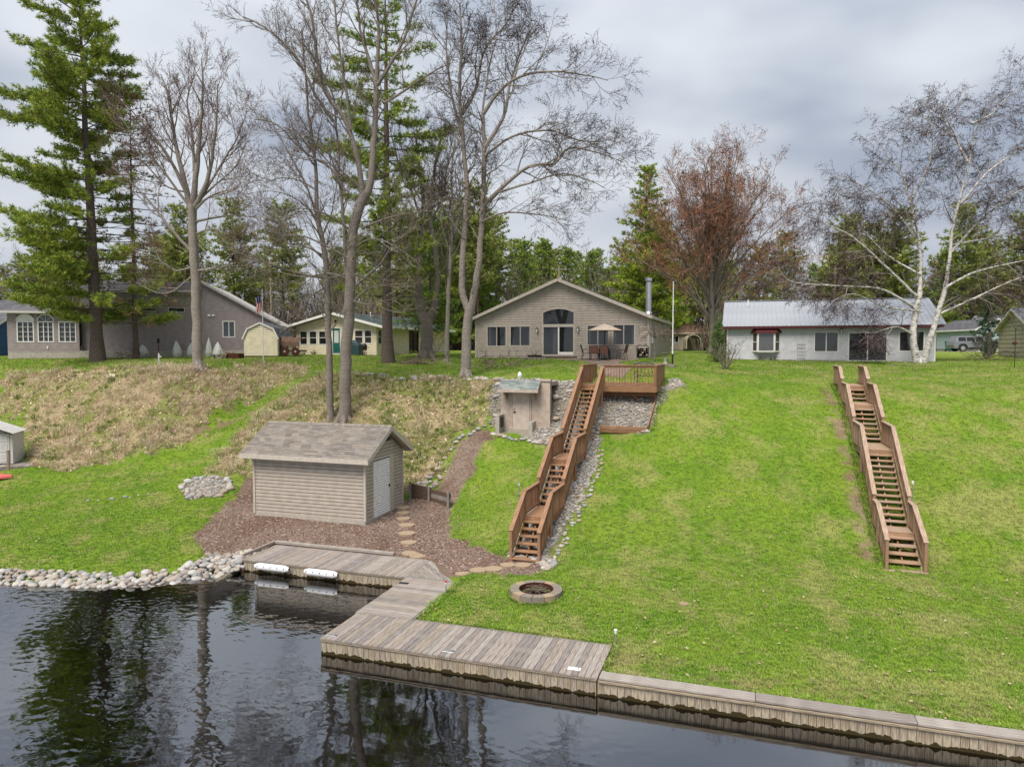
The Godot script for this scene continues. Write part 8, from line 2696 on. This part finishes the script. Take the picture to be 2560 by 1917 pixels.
func make_right_edge() -> void:
	# parked car, seen from the side
	var at := at_depth(48.3, 74.5)
	var c := thing("parked_car", "silver-grey sport utility car parked beyond the white house", "car", at, -0.12)
	var side := PackedVector2Array([Vector2(-2.25, 0.35), Vector2(2.25, 0.35), Vector2(2.3, 0.62), Vector2(2.2, 0.9), Vector2(1.2, 1.02), Vector2(-2.2, 1.05), Vector2(-2.3, 0.7)])
	part(c, "body", prism(side, 1.8), M.car_paint, Vector3(0, 0, 0.9))
	var cab := Builder.new()
	var lo := [Vector3(-2.15, 1.04, 0.85), Vector3(1.2, 1.0, 0.85), Vector3(1.2, 1.0, -0.85), Vector3(-2.15, 1.04, -0.85)]
	var hi := [Vector3(-1.85, 1.62, 0.68), Vector3(0.45, 1.62, 0.68), Vector3(0.45, 1.62, -0.68), Vector3(-1.85, 1.62, -0.68)]
	for i in 4: cab.quad(lo[i], lo[(i + 1) % 4], hi[(i + 1) % 4], hi[i])
	cab.quad(hi[0], hi[1], hi[2], hi[3])
	part(c, "cabin", cab.mesh(), M.car_paint)
	for e in [[-1.85, -1.1], [-1.02, -0.25], [-0.17, 0.62]]:
		var w := Builder.new()
		var face := func(x: float, y: float) -> Vector3: return Vector3(x - (y - 1.08) * (0.3 if x > 0.5 else -0.12 if x < -1.8 else 0.0), y, lerpf(0.857, 0.7, (y - 1.04) / 0.58))
		w.quad(face.call(e[0], 1.1), face.call(e[1], 1.1), face.call(e[1], 1.52), face.call(e[0], 1.52))
		part(c, "side_window", w.mesh(), M.black_plastic)
	for x in [-1.4, 1.4]:
		var wh := part(c, "wheel", lathe([Vector2(0.0, -0.1), Vector2(0.34, -0.1), Vector2(0.37, -0.05), Vector2(0.37, 0.07), Vector2(0.34, 0.1), Vector2(0.0, 0.09)], 20), M.tyre, Vector3(x, 0.37, 0.83), Basis(Vector3.RIGHT, PI / 2))
		part(wh, "rim", lathe([Vector2(0.0, 0.115), Vector2(0.2, 0.105), Vector2(0.23, 0.1)], 10), M.steel)
		part(c, "wheel", lathe([Vector2(0.0, -0.1), Vector2(0.37, -0.08), Vector2(0.37, 0.08), Vector2(0.0, 0.1)], 16), M.tyre, Vector3(x, 0.37, -0.83), Basis(Vector3.RIGHT, PI / 2))
		part(c, "wheel_arch", prism(PackedVector2Array([Vector2(-0.47, 0.3), Vector2(0.47, 0.3), Vector2(0.42, 0.62), Vector2(0.2, 0.82), Vector2(-0.2, 0.82), Vector2(-0.42, 0.62)]), 0.03), M.black_plastic, Vector3(x, 0.02, 0.915))
	slab(c, "sill", Vector3(-0.9, 0.32, 0.915), Vector3(0.9, 0.46, 0.86), M.black_plastic)
	part(c, "headlight", bbox(Vector3(0.3, 0.1, 0.06), 0.02), M.lamp_glass, Vector3(2.08, 0.84, 0.86))
	part(c, "tail_light", bbox(Vector3(0.2, 0.12, 0.06), 0.02), M.flag_red, Vector3(-2.12, 0.94, 0.86))
	for x in [-0.62, 0.22]: part(c, "door_handle", bbox(Vector3(0.18, 0.03, 0.04), 0.01), M.steel, Vector3(x, 0.95, 0.905))
	for e in [["green wheeled rubbish bin beside the pale blue house", at_depth(48.6, 79.0), M.bin_green], ["dark green wheeled rubbish bin against the tan garage wall", at_depth(38.6, 57.4), M.bin_dark]]:
		var o := thing("rubbish_bin", e[0], "bin", e[1], 0.1, "wheeled bins")
		var q := Builder.new()
		var l := [Vector3(-0.24, 0.1, 0.26), Vector3(0.24, 0.1, 0.26), Vector3(0.24, 0.1, -0.26), Vector3(-0.24, 0.1, -0.26)]
		var h := [Vector3(-0.32, 1.05, 0.36), Vector3(0.32, 1.05, 0.36), Vector3(0.32, 1.05, -0.36), Vector3(-0.32, 1.05, -0.36)]
		for i in 4: q.quad(l[i], l[(i + 1) % 4], h[(i + 1) % 4], h[i])
		q.quad(l[0], l[1], l[2], l[3])
		part(o, "body", q.mesh(), e[2])
		part(o, "lid", bbox(Vector3(0.7, 0.08, 0.78), 0.03), e[2], Vector3(0, 1.1, 0))
		part(o, "handle", bbox(Vector3(0.5, 0.05, 0.05), 0.015), e[2], Vector3(0, 1.02, -0.42))
		for x in [-0.26, 0.26]: part(o, "wheel", lathe([Vector2(0.0, -0.03), Vector2(0.12, -0.03), Vector2(0.12, 0.03), Vector2(0.0, 0.03)], 12), M.tyre, Vector3(x, 0.12, -0.28), Basis(Vector3(0, 0, 1), PI / 2))
	# drive
	var dr := Builder.new()
	var pts := [[40.0, 66.0], [62.0, 66.0], [62.0, 70.5], [40.0, 70.5]]
	var v := []
	for p in pts: v.append(at_depth(p[0], p[1], 0.03))
	dr.quad(v[0], v[1], v[2], v[3])
	var drive := top("driveway", dr.mesh(), M.concrete)
	drive.set_meta("kind", "structure")
	var dl := Builder.new()
	v = []
	for p in [[-47.0, 50.0], [-38.4, 50.0], [-38.4, 52.8], [-47.0, 52.8]]: v.append(at_depth(p[0], p[1], 0.03))
	dl.quad(v[0], v[1], v[2], v[3])
	top("pavement", dl.mesh(), M.concrete).set_meta("kind", "structure")
	# feeder pole
	var f := thing("bird_feeder_pole", "black shepherd's crook pole with hanging feeder and tray before the tan garage", "bird feeder", at_depth(28.3, 40.0))
	rod(f, "pole", Vector3(0, -0.1, 0), Vector3(0, 2.3, 0), 0.018, M.dark_metal)
	for s in [-1, 1]: pipe(f, "hook", [Vector3(0, 2.2, 0), Vector3(0.12 * s, 2.4, 0), Vector3(0.3 * s, 2.36, 0), Vector3(0.34 * s, 2.2, 0)], 0.012, M.dark_metal)
	part(f, "baffle", lathe([Vector2(0.02, 1.0), Vector2(0.22, 0.93), Vector2(0.2, 0.9)], 14), M.dark_metal)
	part(f, "feeder", lathe([Vector2(0.0, 1.28), Vector2(0.1, 1.32), Vector2(0.11, 1.42), Vector2(0.04, 1.48), Vector2(0.0, 1.5)], 12), M.rust, Vector3(-0.05, 0.06, 0.05))
	# utility poles and wires along the back road
	var poles := []
	for e in [[-27.0, 80.0, 10.4, "pale utility pole rising behind the grey house's low eave"], [5.4, 82.0, 9.9, "utility pole topping the taupe house's gable peak from behind"], [38.0, 84.0, 10.2, "utility pole behind the white house's metal roof"]]:
		var o := thing("utility_pole", e[3], "utility pole", Vector3(e[0], 7.2, -e[1]), 0.0, "poles along the back road")
		rod(o, "pole", Vector3(0, -0.3, 0), Vector3(0, e[2], 0), 0.14, M.pale_timber, 0.1, 10)
		beam(o, "crossarm", Vector3(-0.9, e[2] - 0.4, 0), Vector3(0.9, e[2] - 0.4, 0), 0.1, 0.1, M.pale_timber)
		for x in [-0.75, 0.75]: rod(o, "insulator", Vector3(x, e[2] - 0.35, 0), Vector3(x, e[2] - 0.2, 0), 0.04, M.grey_trim)
		poles.append(o.position + Vector3(0, e[2] - 0.2, 0))
	poles.push_front(poles[0] + Vector3(-40, 0, -1))
	poles.push_back(poles[3] + Vector3(40, 0, 1))
	var wire_names := ["overhead wire from the view's edge to the pole behind the grey house", "overhead wire sagging from the grey house's pole to the taupe house's pole", "overhead wire from the taupe house's pole to the white house's pole", "overhead wire running off past the birch"]
	for i in 4:
		var w := Builder.new()
		for s in [-0.75, 0.75]:
			var p := PackedVector3Array()
			var r := PackedFloat32Array()
			for k in 13:
				var t := k / 12.0
				p.push_back((poles[i] as Vector3).lerp(poles[i + 1], t) + Vector3(s, -1.1 * 4.0 * t * (1.0 - t), 0))
				r.push_back(0.016)
			w.tube(p, r, 4)
		var o := top("overhead_wire", w.mesh(), M.dark_metal)
		tag(o, wire_names[i], "wire", "wires along the back road")


func make_lights_small() -> void:
	stake_light(-8.2, 18.95, 0.28, "small solar stake light with a red cap at the dock's lawn edge", M.white_paint, M.flag_red)
	stake_light(-2.85, 16.95, 0.3, "small white solar stake light by the dock's end", M.white_paint, M.white_paint)
	stake_light(5.6, 27.2, 0.75, "white stake light beside the faded stairs' landing", M.white_paint, M.white_paint)
	stake_light(-7.75, 24.7, 1.15, "blue-grey stake light rising beside the dark stairs' lower railing", M.white_paint, M.steel)
	stake_light(-5.0, 34.8, 0.4, "pale stake light behind the deck railing", M.white_paint, M.steel)


func _ready() -> void:
	rng.seed = 12345
	make_view()
	make_materials()
	make_land()
	make_terrain()
	make_water()
	make_ground_cover()
	make_shore()
	make_shed()
	make_stairs()
	make_main_house()
	make_grey_house()
	make_yellow_house()
	make_white_house()
	make_far_houses()
	make_trees()
	make_bunker()
	make_stone_rows()
	make_retaining_wall()
	make_fire_pit()
	make_yard_things()
	make_left_edge()
	make_right_edge()
	make_lights_small()
